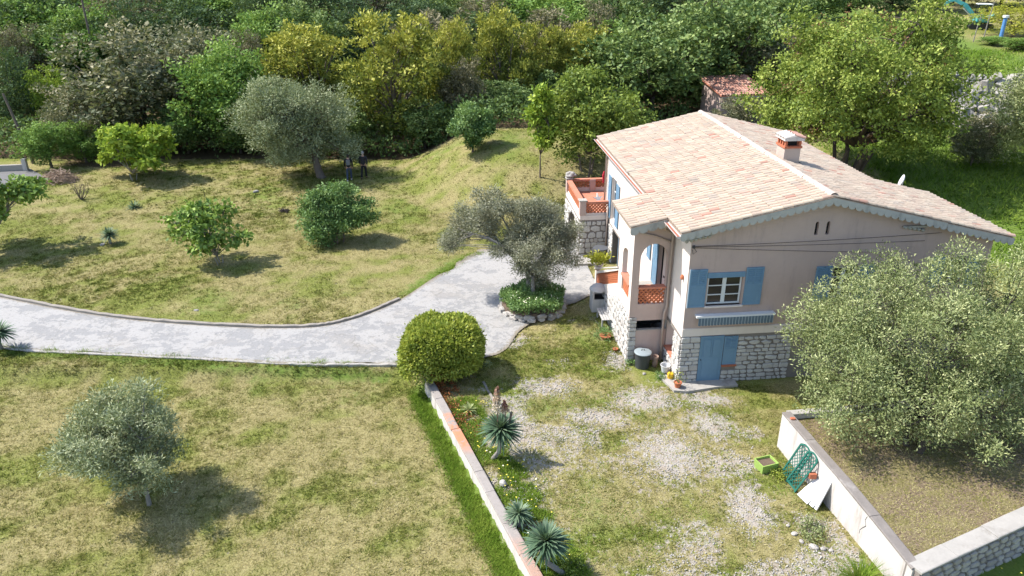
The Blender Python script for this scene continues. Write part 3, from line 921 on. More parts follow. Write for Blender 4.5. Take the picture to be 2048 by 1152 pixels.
pipe([(EL - .1, 1.0, 6.1), (EL - .02, 1.45, 5.75), (UL - .12, 1.70, 5.45), (UL - .12, 1.72, 2.4), (UL - .2, 1.70, 2.2), (UL - .2, 1.70, 0.02)])
pipe([(EL - .1, 13.5, 6.1), (UL - .1, 13.3, 5.8), (UL - .1, 13.3, 2.5)])
pipe([(-2.18, 1.77, 5.55), (-1.5, 1.76, 5.38), (UL - .14, 1.76, 5.12)], .035)
pipe([(UL - .12, 12.4, 3.0), (UL - .12, 12.4, .35)], .05)
# timber soffit on the eaves
b = MB(); b.box(EL + .02, UL, LV1 + .1, V1 - .05, roof_z(EL) - .16, roof_z(EL) - .13); b.box(EL + .02, UL, V0 + .1, LV0, roof_z(EL) - .16, roof_z(EL) - .13)
b.build('soffit', M['fascia'], house)

# shutters, windows, door -----------------------------------------------------------
def shutter(w, h, loc, rz=0.0, name='shutter', open_a=0.0, louvre=True):
    """hinged leaf standing in the x-z plane, facing -y; louvres above, two sunk panels below"""
    b = MB()
    b.box(0, w, -.03, -.005, 0, h)
    for x0, x1, z0, z1 in ((0, .055, 0, h), (w - .055, w, 0, h), (w / 2 - .025, w / 2 + .025, h * .56, h), (.055, w - .055, 0, .07), (.055, w - .055, h - .06, h), (.055, w - .055, h * .52, h * .58)):
        b.box(x0 + .001, x1 - .001, -.042, -.0301, z0 + .001, z1 - .001)
    me = b.mesh(name, mat=M['shutter'])
    o = link(name, me, house, None, loc, (0, 0, rz + open_a))
    if louvre:
        for cx in (w * .29, w * .71):
            n = 7
            for k in range(n):
                z = h * .60 + (h * .36) * (k + .5) / n
                MB().obox((cx, -.038, z), (w * .17, 0, 0), (0, .010, -.010), (0, .004, .004)).build('slat', M['shutter'], o)
    return o
def sash(u0, u1, z0, z1, d, nv, nh, P=PF, name='window', bars=True):
    b = MB()
    def bx(a0, a1, b0, b1, d0, d1):
        pts = [P(a, z, dd) for dd in (d0, d1) for a, z in ((a0, b0), (a1, b0), (a1, b1), (a0, b1))]
        b.add(pts, [(0, 1, 2, 3), (7, 6, 5, 4), (0, 4, 5, 1), (1, 5, 6, 2), (2, 6, 7, 3), (3, 7, 4, 0)])
    w = .055
    bx(u0, u0 + w, z0, z1, d, d + .06); bx(u1 - w, u1, z0, z1, d, d + .06)
    bx(u0 + w, u1 - w, z0, z0 + w, d + .002, d + .058); bx(u0 + w, u1 - w, z1 - w, z1, d + .002, d + .058)
    for k in range(1, nv):
        a = u0 + (u1 - u0) * k / nv; bx(a - .07, a + .07, z0 + w, z1 - w, d + .004, d + .055)
    f = b.build(name, M['frame_white'], house)
    for i in range(nv):
        for k in range(1, nh):
            b = MB()
            z = z0 + (z1 - z0) * k / nh
            a0 = u0 + (u1 - u0) * i / nv + .05; a1 = u0 + (u1 - u0) * (i + 1) / nv - .05
            pts = [P(a, zz, dd) for dd in (d + .01, d + .045) for a, zz in ((a0, z - .018), (a1, z - .018), (a1, z + .018), (a0, z + .018))]
            b.add(pts, [(0, 1, 2, 3), (7, 6, 5, 4), (0, 4, 5, 1), (1, 5, 6, 2), (2, 6, 7, 3), (3, 7, 4, 0)])
            b.build('glazing_bar', M['frame_white'], f)
        for k in range(nh):
            zz0 = z0 + (z1 - z0) * k / nh + .02; zz1 = z0 + (z1 - z0) * (k + 1) / nh - .02
            a0 = u0 + (u1 - u0) * i / nv + .045; a1 = u0 + (u1 - u0) * (i + 1) / nv - .045
            MB().add([P(a0, zz0, d + .03), P(a1, zz0, d + .03), P(a1, zz1, d + .03), P(a0, zz1, d + .03)], [(0, 1, 2, 3)]).build('pane', M['glass'], f)
    return f
fw = sash(0.08, 1.36, 3.27, 4.36, .10, 2, 3)
fw['label'] = 'white two-leaf window between blue shutters'
MB().box(0.02, 1.42, -.03, .12, 4.36, 4.56).build('roller_box', M['shutter'], house)
MB().box(0.0, 1.44, -.09, .1, 3.19, 3.25).build('sill', M['stucco_sun_pale'], house)
MB().box(-.66, -.63, -.035, -.003, 3.2, 4.72).build('shutter_stay', M['frame_white'], house)
shutter(.64, 1.50, (-.64, -.015, 3.22), 0)
shutter(.66, 1.48, (1.44, -.015, 3.24), 0)
shutter(.52, 1.20, (.945, -.022, .76), 0)
MB().box(.93, 1.50, -.13, .05, .70, .755).build('sill', M['brick'], house)
door = shutter(.90, 1.98, (.02, -.016, .02), 0, name='door', louvre=False)
door['label'] = 'plain blue panelled basement door'
MB().tube([(.07, -.07, 1.0), (.07, -.05, 1.0), (.07, -.03, 1.0)], .02, 6).build('door_handle', M['black'], door)
b = MB(); b.box(.14, .40, -.05, -.0425, 1.15, 1.85); b.box(.50, .76, -.05, -.0425, 1.15, 1.85); b.box(.14, .76, -.048, -.0425, .2, 1.05)
b.build('door_panel', M['shutter'], door)
sash(4.75, 5.65, 3.3, 4.55, .10, 2, 3)
shutter(.6, 1.4, (4.08, -.015, 3.24)); shutter(.6, 1.4, (5.72, -.015, 3.24))
sash(9.05, 9.85, 3.63, 4.67, .10, 2, 2)
shutter(.5, 1.2, (8.5, -.015, 3.6)); shutter(.5, 1.2, (9.92, -.015, 3.6))
# awning cassette with striped scalloped valance
aw = MB().box(-.30, 2.68, -.24, -.005, 2.86, 2.93).build('awning', M['frame_white'], house)
n = 24; w = 2.84 / n
for par, mt in ((0, 'awning'), (1, 'awning_stripe')):
    b = MB()
    for k in range(n):
        c0 = -.22 + k * w
        sub = [(c0, c0 + w * .78)] if par == 0 else [(c0 + w * .78, c0 + w)]
        for x0, x1 in sub:
            lowz = lambda x: 2.58 - .035 * abs(math.sin(math.pi * (x - c0) / w))
            b.prism([(x0, lowz(x0)), ((x0 + x1) / 2, lowz((x0 + x1) / 2)), (x1, lowz(x1)), (x1, 2.86), (x0, 2.86)], 'y', -.25, -.236)
    b.build('valance' if par == 0 else 'valance_stripe', M[mt], aw)
# vents: terracotta-lined slots
for u in (3.77, 4.19):
    MB().box(u + .002, u + .128, .12, .14, 5.86, 6.36).build('vent', M['dark'], house)
# cables across the gable
def sag(p, q, d, n=10):
    p, q = Vector(p), Vector(q)
    return [p.lerp(q, k / n) - Vector((0, 0, d * 4 * (k / n) * (1 - k / n))) for k in range(n + 1)]
for a, c, d in (((-.62, -.05, 5.62), (8.6, -.05, 5.78), .05), ((-.62, -.055, 5.60), (8.0, -.06, 5.50), .04), ((-.62, -.06, 5.57), (6.6, -.06, 5.10), .02)):
    MB().tube(sag(a, c, d), .008, 5).build('cable', M['cable'], house)
b = MB(); b.cbox((-.62, -.05, 5.60), (.10, .08, .10), .01); b.tube([(-.6, -.05, 5.55), (-.5, -.06, 5.42), (-.62, -.06, 5.33), (-.66, -.05, 5.5)], .012, 5)
b.build('cable_bracket', M['cable'], house)
# small terracotta wall lamp on the sunlit return
b = MB(); b.lathe((UL - .06, .45, 4.14), [(.03, 0), (.07, .05), (.06, .14), (.02, .2)], 10)
b.build('wall_ornament', M['terracotta'], house)
# left wall: cellar door in its stone reveal, french window and shutters
b = MB(); wall_face(b, lambda a, z, d: (UL - .02 + d, a, z), 10.02, 12.3, .1, 2.2, None, [(10.12, 11.38, .15, 2.1)], .3)
srv = b.build('stone_surround', M['mortar'], house)
lay_stones(srv, lambda a, z: (UL + .3 - .155, a, z) if False else (UL - .018, a, z), 11.40, 12.28, .12, lambda a: 2.15, lib=RECTS, rot=-math.pi / 2)
MB().box(UL + .28, UL + .30, 10.1, 11.4, .12, 2.1).build('dark_opening', M['dark'], house)
shutter(.62, 1.9, (UL + .22, 11.0, .16), -math.pi / 2, name='door', louvre=False)
shutter(.62, 2.15, (UL - .02, 12.78, 2.46), -math.pi / 2)
shutter(.62, 2.15, (UL - .02, 11.10, 2.46), -math.pi / 2)
sash(11.16, 12.09, 2.46, 4.64, .10, 2, 3, PL, 'french_window')
shutter(.5, 1.4, (UL - .02, 6.75, 3.2), -math.pi / 2); shutter(.5, 1.4, (UL - .02, 5.17, 3.2), -math.pi / 2)
sash(5.22, 6.18, 3.22, 4.58, .10, 2, 3, PL)
# inside the loggia
shutter(.72, 1.95, (UL - .02, 4.30, 2.44), -math.pi / 2)
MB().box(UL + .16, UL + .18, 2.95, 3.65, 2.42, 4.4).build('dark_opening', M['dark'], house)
def butterfly(v, z, s):
    b = MB()
    for sg in (-1, 1):
        b.add([(UL - .02, v, z), (UL - .05, v + sg * .11 * s, z + .10 * s), (UL - .05, v + sg * .13 * s, z), (UL - .03, v + sg * .07 * s, z - .08 * s)], [(0, 1, 2, 3)])
    b.tube([(UL - .03, v, z - .06 * s), (UL - .03, v, z + .07 * s)], .012, 5)
    return b.build('wall_butterfly', M['black'], house)
butterfly(2.35, 3.9, 1.0); butterfly(2.6, 3.3, .7); butterfly(2.1, 4.2, .7)
b = MB()
for k in range(4): b.box(UL - .05, UL - .02, 2.2 + k * .07, 2.235 + k * .07, 3.0 + .03 * (k % 2), 3.5 + .05 * (k % 3))
b.box(UL - .06, UL - .05, 2.16, 2.48, 3.2, 3.24)
b.build('wall_ornament', m_plain('brown_wood', (.24, .11, .06), .3, 8), house)

# loggia ------------------------------------------------------------------------------
GU, GV, GB = -2.25, 1.82, 3.90
b = MB()
wall_face(b, lambda a, z, d: (a, GV + d, z), GU, UL - .001, 2.0, 5.2, lambda u: roof_z(u) - .12, [(-1.96, -.90, 3.26, 4.42, .62), (-1.95, -.90, 2.54, 3.20)], thick=.2)
b.box(GU + .001, UL, GV + .003, GV + .2, 1.83, 2.0)
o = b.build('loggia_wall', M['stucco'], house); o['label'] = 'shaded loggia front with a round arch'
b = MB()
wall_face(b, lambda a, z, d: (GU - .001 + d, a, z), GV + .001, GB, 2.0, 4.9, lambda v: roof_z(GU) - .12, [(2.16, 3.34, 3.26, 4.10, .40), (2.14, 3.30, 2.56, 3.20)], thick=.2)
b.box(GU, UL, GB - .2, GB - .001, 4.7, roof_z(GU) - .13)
o = b.build('loggia_wall', M['stucco_sun_pale'], house); o['label'] = 'sunlit loggia side with a small arch'
MB().box(GU + .02, UL, GV + .02, GB, 2.28, 2.42).build('loggia_floor', M['coping_red'], house)
def lattice(p0, da, dz, na, nz, normal, cell=.125, bar=.024, th=.035, shear=0.0):
    """open-work terracotta screen: crossing diagonal bars inside a frame; da, dz are edge vectors"""
    b = MB()
    p0, da, dz, nrm = Vector(p0), Vector(da), Vector(dz), Vector(normal).normalized()
    A, B = da.length, dz.length
    ea, ez = da.normalized(), dz.normalized()
    for sg in (1, -1):
        k = -B if sg > 0 else 0
        x = -B - cell if sg > 0 else 0.0
        while x < A + (B if sg < 0 else 0) + cell:
            # line: a = x + sg*z
            zs = [0.0, B]
            lo_, hi_ = 0.0, B
            if sg > 0:
                lo_ = max(lo_, -x); hi_ = min(hi_, A - x)
            else:
                lo_ = max(lo_, x - A); hi_ = min(hi_, x)
            if hi_ - lo_ > .02:
                q0 = p0 + ea * (x + sg * lo_) + ez * lo_; q1 = p0 + ea * (x + sg * hi_) + ez * hi_
                d = (q1 - q0); L = d.length; d.normalize()
                w = nrm.cross(d).normalized()
                b.obox((q0 + q1) / 2 + nrm * (.003 * sg), d * (L / 2), w * bar, nrm * th)
            x += cell * 1.41
    return b
def screen(parent, *a, **k):
    return lattice(*a, **k).build('lattice_screen', M['terracotta'], parent)
screen(house, (-1.95, GV + .10, 2.54), (1.05, 0, 0), (0, 0, .66), 0, 0, (0, 1, 0))
screen(house, (GU + .09, 3.30, 2.56), (0, -1.16, 0), (0, 0, .64), 0, 0, (1, 0, 0))
MB().box(-1.97, -.88, GV - .05, GV + .23, 3.20, 3.27).build('coping', M['coping_red'], house)
MB().box(GU - .05, GU + .24, 2.10, 3.36, 3.202, 3.268).build('coping', M['coping_red'], house)
b = MB(); b.box(-1.94, UL, GV + .03, GV + .15, -.05, 1.38)
b.build('panel_wall', M['stucco'], house)
MB().box(-1.96, UL, GV + .02, GV + .17, 1.38, 1.415).build('ledge', M['concrete'], house)
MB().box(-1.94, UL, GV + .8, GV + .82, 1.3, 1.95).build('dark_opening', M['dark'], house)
pier = MB().box(GU + .01, -1.94, GV + .02, GV + .3, -.1, 1.99).build('stone_pier', M['mortar'], house)
lay_stones(pier, lambda a, z: (a, GV + .02, z), GU, -1.93, 0, lambda a: 1.97, lib=RECTS, asp=(.8, 1.6))
# long stone base beside the drive, with the stair parapet running down on top of it
SV1 = 8.0
def st_top(v):
    return 2.0 if v < 3.7 else 2.0 - (v - 3.7) * 1.72 / 4.3
def stair_lat(v):
    return 2.5 - max(0, v - 3.9) * 1.90 / 4.1
b = MB()
vs = [(GV, -.1), (GV, 1.99), (3.7, 1.99), (SV1, st_top(SV1)), (SV1, -.1)]
b.prism(vs, 'x', GU + .02, GU + .22)
sb_ = b.build('stone_base', M['mortar'], house); sb_['label'] = 'sunlit rubble-stone base under the loggia and stair'
lay_stones(sb_, lambda a, z: (GU + .02, a, z), GV, SV1, 0.0, st_top, lib=STONES, rot=-math.pi / 2, hmin=.2, hmax=.34, asp=(.9, 1.7), depth=.05)
b = MB()
b.prism([(3.7, 2.0), (3.9, 2.55), (SV1, stair_lat(SV1) + .04), (SV1, st_top(SV1) + .002)], 'x', GU, GU + .2)
b.prism([(3.9, 3.12), (3.9, 3.24), (SV1, stair_lat(SV1) + .74), (SV1, stair_lat(SV1) + .62)], 'x', GU - .001, GU + .2)
b.box(GU - .002, GU + .205, SV1, SV1 + .26, -.1, stair_lat(SV1) + .74)
b.build('stair_parapet', M['stucco_sun_pale'], house)
sh = 1.90 / 4.1
lt = MB()
L_ = lattice((0, 0, 0), (SV1 - 3.92, 0, 0), (0, 0, .56), 0, 0, (0, 1, 0))
lt.add([(GU + .1 + p[1], 3.92 + p[0], stair_lat(3.92) + .05 + p[2] - sh * p[0]) for p in L_.v], L_.f)
lt.build('lattice_screen', M['terracotta'], house)
b = MB()
b.prism([(3.88, 3.24), (3.88, 3.30), (SV1 + .3, stair_lat(SV1) + .74 + .06), (SV1 + .3, stair_lat(SV1) + .742)], 'x', GU - .05, GU + .25)
b.build('coping', M['gutter'], house)
for k in range(12):
    v0 = 3.9 + k * .36; z1 = 2.42 - k * .17
    MB().box(GU + .22, UL, v0, v0 + .37, -.05, z1).build('step', M['concrete'], house)

# terrace at the back corner ----------------------------------------------------------------
TU, TV0, TV1, TR = -2.22, 12.5, 16.8, 0.6
b = MB()
wall_face(b, lambda a, z, d: (a, TV0 + d, z), TU, UL, 0, 2.28, None, [], thick=.25)
b2 = b.build('stone_base', M['mortar'], house)
lay_stones(b2, lambda a, z: (a, TV0, z), TU, UL, .15, lambda a: 2.22, lib=STONES + RECTS, hmin=.22, hmax=.36, asp=(.9, 1.6))
b = MB()
wall_face(b, lambda a, z, d: (TU + d, a, z), TV0 + .002, TV1, 0, 2.28, None, [(13.25, 15.7, 0.0, 1.15, .85)], thick=.3)
b3 = b.build('stone_base', M['mortar'], house); b3['label'] = 'arched stone side of the terrace'
arch_top = lambda a: 1.15 + .85 * math.sqrt(max(0, 1 - ((a - 14.475) / 1.225) ** 2))
lay_stones(b3, lambda a, z: (TU, a, z), TV0, 13.25, .1, lambda a: 2.22, lib=STONES, rot=-math.pi / 2, hmin=.22, hmax=.36, asp=(.9, 1.6))
lay_stones(b3, lambda a, z: (TU, a, z), 13.25, 15.7, 1.25, lambda a: 2.22, lib=STONES, rot=-math.pi / 2, hmin=.16, hmax=.24, zbot=arch_top)
lay_stones(b3, lambda a, z: (TU, a, z), 15.7, TV1, .1, lambda a: 2.22, lib=STONES, rot=-math.pi / 2, hmin=.22, hmax=.36, asp=(.9, 1.6))
MB().box(TU - .001, TR, TV0 - .001, TV1, 2.28, 2.52).build('terrace_slab', M['stucco_sun_pale'], house)
MB().box(TU + .1, TR, TV0 + .1, TV1 - .1, 2.52, 2.53).build('terrace_floor', M['coping_red'], house)
for u, v, zz in ((TU + .14, TV0 + .14, 3.28), (TU + .14, TV1 - .14, 3.28), (TU + 1.45, TV1 - .14, 3.22)):
    MB().box(u - .16, u + .16, v - .16, v + .16, 2.524, zz).build('pillar', M['stucco'], house)
    if zz > 3.25: MB().cbox((u, v, zz + .03), (.42, .42, .06), .01).build('pillar_cap', M['concrete'], house)
MB().box(TU + .31, UL - .02, TV0 + .02, TV0 + .22, 3.13, 3.24).build('coping', M['coping_red'], house)
MB().box(TU + .0, TU + .26, TV0 + .31, TV1 - .31, 3.132, 3.242).build('coping', M['coping_red'], house)
MB().box(TU + .31, TR, TV1 - .26, TV1, 3.134, 3.244).build('coping', M['coping_red'], house)
b = MB(); b.box(TU + .31, UL - .02, TV0 + .05, TV0 + .18, 2.522, 2.62); b.box(TU + .05, TU + .18, TV0 + .31, TV1 - .31, 2.522, 2.62); b.box(TU + .31, TR, TV1 - .2, TV1 - .06, 2.522, 2.75)
b.build('parapet_foot', M['stucco_sun_pale'], house)
screen(house, (TU + .31, TV0 + .115, 2.62), (1.2, 0, 0), (0, 0, .51), 0, 0, (0, 1, 0))
screen(house, (TU + .115, TV0 + .31, 2.62), (0, TV1 - TV0 - .62, 0), (0, 0, .51), 0, 0, (1, 0, 0))
screen(house, (TU + .31, TV1 - .13, 2.75), (TR - TU - .3, 0, 0), (0, 0, .38), 0, 0, (0, 1, 0))
# doorstep ledge of the yard door, satellite dish on the far eave
b = MB(); b.prism([(-1.3, .55), (-1.02, -.62), (-.55, -.74), (.6, -.55), (1.5, -.50), (1.5, -.03), (-.72, -.03), (-.76, .5)], 'z', -.08, .10)
b.build('doorstep', M['concrete'], house)
b = MB()
b.tube([(10.1, 5.12, roof_z(10.1) - .3), (10.1, 5.12, roof_z(10.1) + .18)], .02, 6)
b.build('dish_pole', M['gutter'], house)
b = MB(); b.lathe((0, 0, 0), [(.02, 0), (.14, .02), (.22, .05), (.27, .10), (.26, .105), (.21, .06), (.02, .02)], 18)
b.build('satellite_dish', M['frame_white'], house, smooth=True, loc=(10.12, 5.12, roof_z(10.1) + .22), rot=(0, math.radians(-72), math.radians(-24)))
# ------------------------------------------------------------------ leaves and crowns
def unit(a):
    return a / np.maximum(np.linalg.norm(a, axis=-1, keepdims=True), 1e-9)
def leaf_quads(P, D, N, L, W, fold=0.0):
    """diamond leaves: positions, directions, normals, lengths, widths -> V, F"""
    D = unit(D); S = unit(np.cross(D, N)); N = unit(np.cross(S, D))
    L = L[:, None]; W = W[:, None]
    v0 = P; v1 = P + D * L * .45 + S * W * .5 + N * L * fold; v2 = P + D * L; v3 = P + D * L * .45 - S * W * .5 + N * L * fold
    V = np.stack([v0, v1, v2, v3], 1).reshape(-1, 3)
    F = np.arange(len(P) * 4).reshape(-1, 4)
    return V, F
def make_lobes(rg, c, R, n, size=(.38, .6), zmin=-.7, flat=.85):
    c = np.array(c, float); R = np.array(R, float)
    lobes = [(c, R * .62)]
    for i in range(n):
        d = rg.normal(size=3); d /= np.linalg.norm(d)
        d[2] = max(d[2], zmin)
        k = rg.uniform(*size)
        lobes.append((c + d * R * (1.0 - k * rg.uniform(.75, 1.0)), R.mean() * k * np.array([1, 1, flat]) * rg.uniform(.85, 1.15, 3) * (R / R.mean()) ** .5))
    return lobes
def boughs(rg, lobes, per=8, size=(.26, .46), out=.95):
    """smaller bunches of foliage riding on each lobe, so that the crown gets a broken outline and gaps"""
    out_ = [(c, r * .72) for c, r in lobes[:1]] + [(c, r * .68) for c, r in lobes[1:]]
    for c, r in lobes:
        for i in range(per):
            d = rg.normal(size=3); d[2] = d[2] + .2; d /= np.linalg.norm(d)
            k = rg.uniform(*size)
            out_.append((c + d * r * out * rg.uniform(.85, 1.1), np.full(3, float(np.mean(r))) * k * np.array([1, 1, .85])))
    return out_
def crown(rg, lobes, n_clump, per, clump_r, leaf, width, inner=.5, up=.25, droop=0.0, topbias=0.0, hue_noise=.35, zcut=None, radial=.6):
    """leaf clumps through the outer shell of overlapping lobes -> V, F, tint"""
    C = np.array([l[0] for l in lobes]); R = np.array([l[1] for l in lobes])
    w = (R[:, 0] * R[:, 1] * R[:, 2]) ** (2 / 3); w = w / w.sum()
    need = n_clump; got = []
    while need > 0:
        k = rg.choice(len(lobes), size=need * 2 + 20, p=w)
        d = unit(rg.normal(size=(len(k), 3)))
        r = inner + (1 - inner) * rg.random(len(k)) ** .6
        p = C[k] + d * R[k] * r[:, None]
        q = ((p[:, None, :] - C[None]) / R[None])
        dist = np.linalg.norm(q, axis=2)
        deep = dist.min(1)
        ok = deep > inner * .92
        if zcut is not None: ok &= p[:, 2] > zcut
        got.append(np.concatenate([p[ok], d[ok], k[ok, None]], 1)); need -= int(ok.sum())
    G = np.concatenate(got)[:n_clump]
    cp, cd = G[:, :3], G[:, 3:6]
    ctint = rg.random(n_clump)
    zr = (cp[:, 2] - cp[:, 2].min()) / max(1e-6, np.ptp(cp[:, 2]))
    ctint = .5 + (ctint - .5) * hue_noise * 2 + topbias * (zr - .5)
    idx = np.repeat(np.arange(n_clump), per)
    n = len(idx)
    cs = clump_r * rg.uniform(.6, 1.35, n_clump)
    off = unit(rg.normal(size=(n, 3))) * (rg.random(n) ** .42)[:, None] * (1.9 * cs[idx])[:, None] * np.array([1, 1, .72])
    P = cp[idx] + off
    D = unit(cd[idx] * radial * .6 + unit(off) * .6 + rg.normal(size=(n, 3)) * .6 + np.array([0, 0, up - droop]))
    N = unit(cd[idx] * 1.15 + rg.normal(size=(n, 3)) * .48 + np.array([0, 0, .35]))
    V, F = leaf_quads(P, D, N, leaf * rg.uniform(.45, 1.45, n), width * rg.uniform(.6, 1.4, n))
    tint = np.clip(ctint[idx] + rg.normal(size=n) * .15, .02, .98)
    return V, F, tint, cp
def bend(p, q, rg, amt=.15, n=5, lift=.1):
    p, q = np.array(p, float), np.array(q, float)
    L = np.linalg.norm(q - p)
    m = (p + q) / 2 + rg.normal(size=3) * L * amt + np.array([0, 0, L * lift])
    return [tuple((1 - t) ** 2 * p + 2 * t * (1 - t) * m + t * t * q) for t in np.linspace(0, 1, n)]
def wood(rg, base, fork, lobes, cp, r0, n_twig=30, bend_amt=.12, rtip=.012, trunks=1, spread=.3):
    b = MB()
    for k in range(trunks):
        a = 2 * math.pi * k / max(1, trunks) + rg.random()
        bs = np.array(base, float) + (np.array([math.cos(a), math.sin(a), 0]) * spread if trunks > 1 else 0)
        fk = np.array(fork, float) + (np.array([math.cos(a), math.sin(a), 0]) * spread * 2.2 if trunks > 1 else 0)
        pts = bend(bs - np.array([0, 0, .25]), fk, rg, .07, 6, 0)
        rr = r0 / (trunks ** .5)
        b.tube(pts, [rr * 1.35] + [rr * (1 - .35 * i / 5) for i in range(1, 6)], 8)
    C = [l[0] for l in lobes]
    ends = []
    for c in C[1:]:
        pts = bend(fork, c, rg, bend_amt, 6, .05)
        r = r0 * .45
        b.tube(pts, [r * (1 - .75 * i / 5) for i in range(6)], 6)
        ends.append(pts)
    sel = rg.choice(len(cp), size=min(n_twig, len(cp)), replace=False)
    for s in sel:
        e = ends[int(np.argmin([np.linalg.norm(np.array(x[-1]) - cp[s]) for x in ends]))] if ends else [fork] * 6
        st = e[int(rg.integers(2, 6))] if ends else fork
        pts = bend(st, cp[s], rg, .12, 4, .04)
        r = max(rtip * 2.2, r0 * .13)
        b.tube(pts, [r, r * .7, r * .45, rtip * .6], 5, cap=False)
    return b
def tree(name, label, cat, loc, leafmat, barkmat, seed, c, R, nl, n_clump, per, clump_r, leaf, width, r0, fork=None, size=(.38, .6), twigs=30, group=None, trunks=1, spread=.3, lobes=None, scale=None, rz=0.0, bough=8, bsize=(.26, .46), **kw):
    """c and R: crown centre above the base and its radii"""
    rg = np.random.default_rng(seed)
    lobes = lobes or make_lobes(rg, c, R, nl, size)
    V, F, tint, cp = crown(rg, boughs(rg, lobes, bough, bsize) if bough else lobes, n_clump, per, clump_r, leaf, width, **kw)
    fork = fork or (c[0] * .35, c[1] * .35, max(.3, c[2] - R[2] * .75))
    root = thing(name, label, cat, loc, rz, group, scale)
    wood(rg, (0, 0, 0), fork, lobes, cp, r0, twigs, trunks=trunks, spread=spread).build('trunk', barkmat, root, smooth=True)
    link('crown', mesh_np('crown', V, F, leafmat, tint), root)
    return root

LM = {}
def ramp3(a, b, c, d=None):
    s = [(0.0, (*a, 1)), (.5, (*b, 1)), (1.0, (*c, 1))]
    return s
LM['olive'] = m_leaf('olive_leaf', ramp3((0.12, 0.15, 0.062), (0.265, 0.3, 0.145), (0.52, 0.535, 0.32)), .2, .08)
LM['olive_green'] = m_leaf('olive_leaf_green', ramp3((0.095, 0.13, 0.042), (0.24, 0.28, 0.1), (0.52, 0.53, 0.25)), .22, .08)
LM['olive_grey'] = m_leaf('olive_leaf_grey', ramp3((0.135, 0.135, 0.085), (0.29, 0.285, 0.185), (0.5, 0.48, 0.35)), .2, .06)
LM['lime'] = m_leaf('bright_leaf', ramp3((0.11, 0.19, 0.018), (0.27, 0.38, 0.04), (0.47, 0.53, 0.08)), .32, .05)
LM['fig'] = m_leaf('fig_leaf', ramp3((0.074, 0.142, 0.024), (0.176, 0.284, 0.047), (0.338, 0.446, 0.095)), .32, .07)
LM['bush'] = m_leaf('bush_leaf', ramp3((0.05, 0.11, 0.028), (0.13, 0.235, 0.06), (0.3, 0.41, 0.13)), .25, .08)
LM['hedge'] = m_leaf('hedge_leaf', ramp3((0.07, 0.115, 0.012), (0.24, 0.3, 0.034), (0.5, 0.51, 0.085)), .25, .08)
LM['mulberry'] = m_leaf('spring_leaf', ramp3((0.085, 0.13, 0.02), (0.22, 0.29, 0.045), (0.42, 0.47, 0.1)), .3, .05)
LM['oak_dark'] = m_leaf('oak_leaf_dark', ramp3((0.044, 0.085, 0.02), (0.12, 0.19, 0.048), (0.28, 0.35, 0.105)), .22, .07)
LM['oak_grey'] = m_leaf('oak_leaf_grey', ramp3((0.055, 0.07, 0.028), (0.15, 0.158, 0.078), (0.36, 0.315, 0.18)), .2, .07)
LM['oak_brown'] = m_leaf('oak_leaf_brown', ramp3((0.075, 0.068, 0.034), (0.17, 0.15, 0.08), (0.3, 0.26, 0.15)), .2, .05)
LM['yellow'] = m_leaf('laurel_leaf_yellow', ramp3((0.06, 0.09, 0.016), (0.215, 0.24, 0.034), (0.48, 0.45, 0.075)), .22, .06)
LM['green'] = m_leaf('wood_leaf_green', ramp3((0.055, 0.115, 0.02), (0.15, 0.265, 0.048), (0.31, 0.43, 0.1)), .28, .05)
LM['pine'] = m_leaf('pine_leaf_with_shade', ramp3((0.026, 0.052, 0.02), (0.068, 0.118, 0.042), (0.155, 0.215, 0.085)), .22, .05)  # leaf colours darkened to stand in for shade on the far slope
LM['yucca'] = m_leaf('yucca_leaf', ramp3((0.026, 0.062, 0.031), (0.078, 0.137, 0.072), (0.260, 0.325, 0.195)), .15, .10)
LM['dry'] = m_leaf('dry_twig', ramp3((0.120, 0.102, 0.084), (0.204, 0.174, 0.144), (0.312, 0.264, 0.222)), .1, .02)
LM['shrub_yellow'] = m_leaf('shrub_leaf_yellow', ramp3((0.156, 0.180, 0.014), (0.360, 0.372, 0.036), (0.552, 0.504, 0.084)), .3, .05)

# ------------------------------------------------------------------ garden trees and shrubs
def rel(p, q):
    return (q[0] - p[0], q[1] - p[1], q[2] - p[2])
def P3(x, y, dz=0.0):
    return (x, y, hz(x, y) + dz)
# young olive on the lower lawn
p = P3(*(-11.18, 19.07))
tree('olive_tree', 'young silvery olive tree alone on the lower lawn', 'tree', p, LM['olive'], M['bark_grey'], 101, (-.45, .25, 2.1), (1.9, 1.75, 1.8), 9, 1300, 34, .15, .115, .034, .085, (.0, .0, .7), twigs=60, zcut=.4, up=.35, inner=.35, size=(.34, .5))
# old leaning olive in the round stone bed by the drive
p = P3(.85, 31.95, .35)
rg = np.random.default_rng(5)
lobes = [(np.array(c), np.array(r)) for c, r in (((-.3, .4, 3.2), (1.1, 1.0, .8)), ((-2.2, .9, 3.35), (1.25, 1.1, .75)), ((-3.2, 1.0, 2.75), (.75, .8, .6)), ((-1.6, 1.0, 4.1), (1.2, 1.0, .65)), ((.4, .5, 3.9), (1.2, 1.1, .75)), ((1.25, .3, 2.9), (.85, .9, .85)), ((1.5, .2, 2.0), (.55, .7, .8)), ((-.2, -.4, 2.5), (.9, .8, .8)), ((.8, -.5, 2.2), (.7, .6, .8)), ((.1, .1, 1.2), (.55, .5, .75)), ((-1.0, .3, 2.4), (.8, .7, .5)))]
tree('olive_tree', 'old wide grey olive tree rising from the round stone bed', 'tree', p, LM['olive_grey'], M['bark_grey'], 102, (-.5, .5, 3.0), (2.6, 1.7, 1.6), 0, 2300, 32, .17, .11, .030, .20, (.0, .1, 1.15), lobes=lobes, bough=5, twigs=110, up=.25, inner=.25, trunks=3, spread=.12)
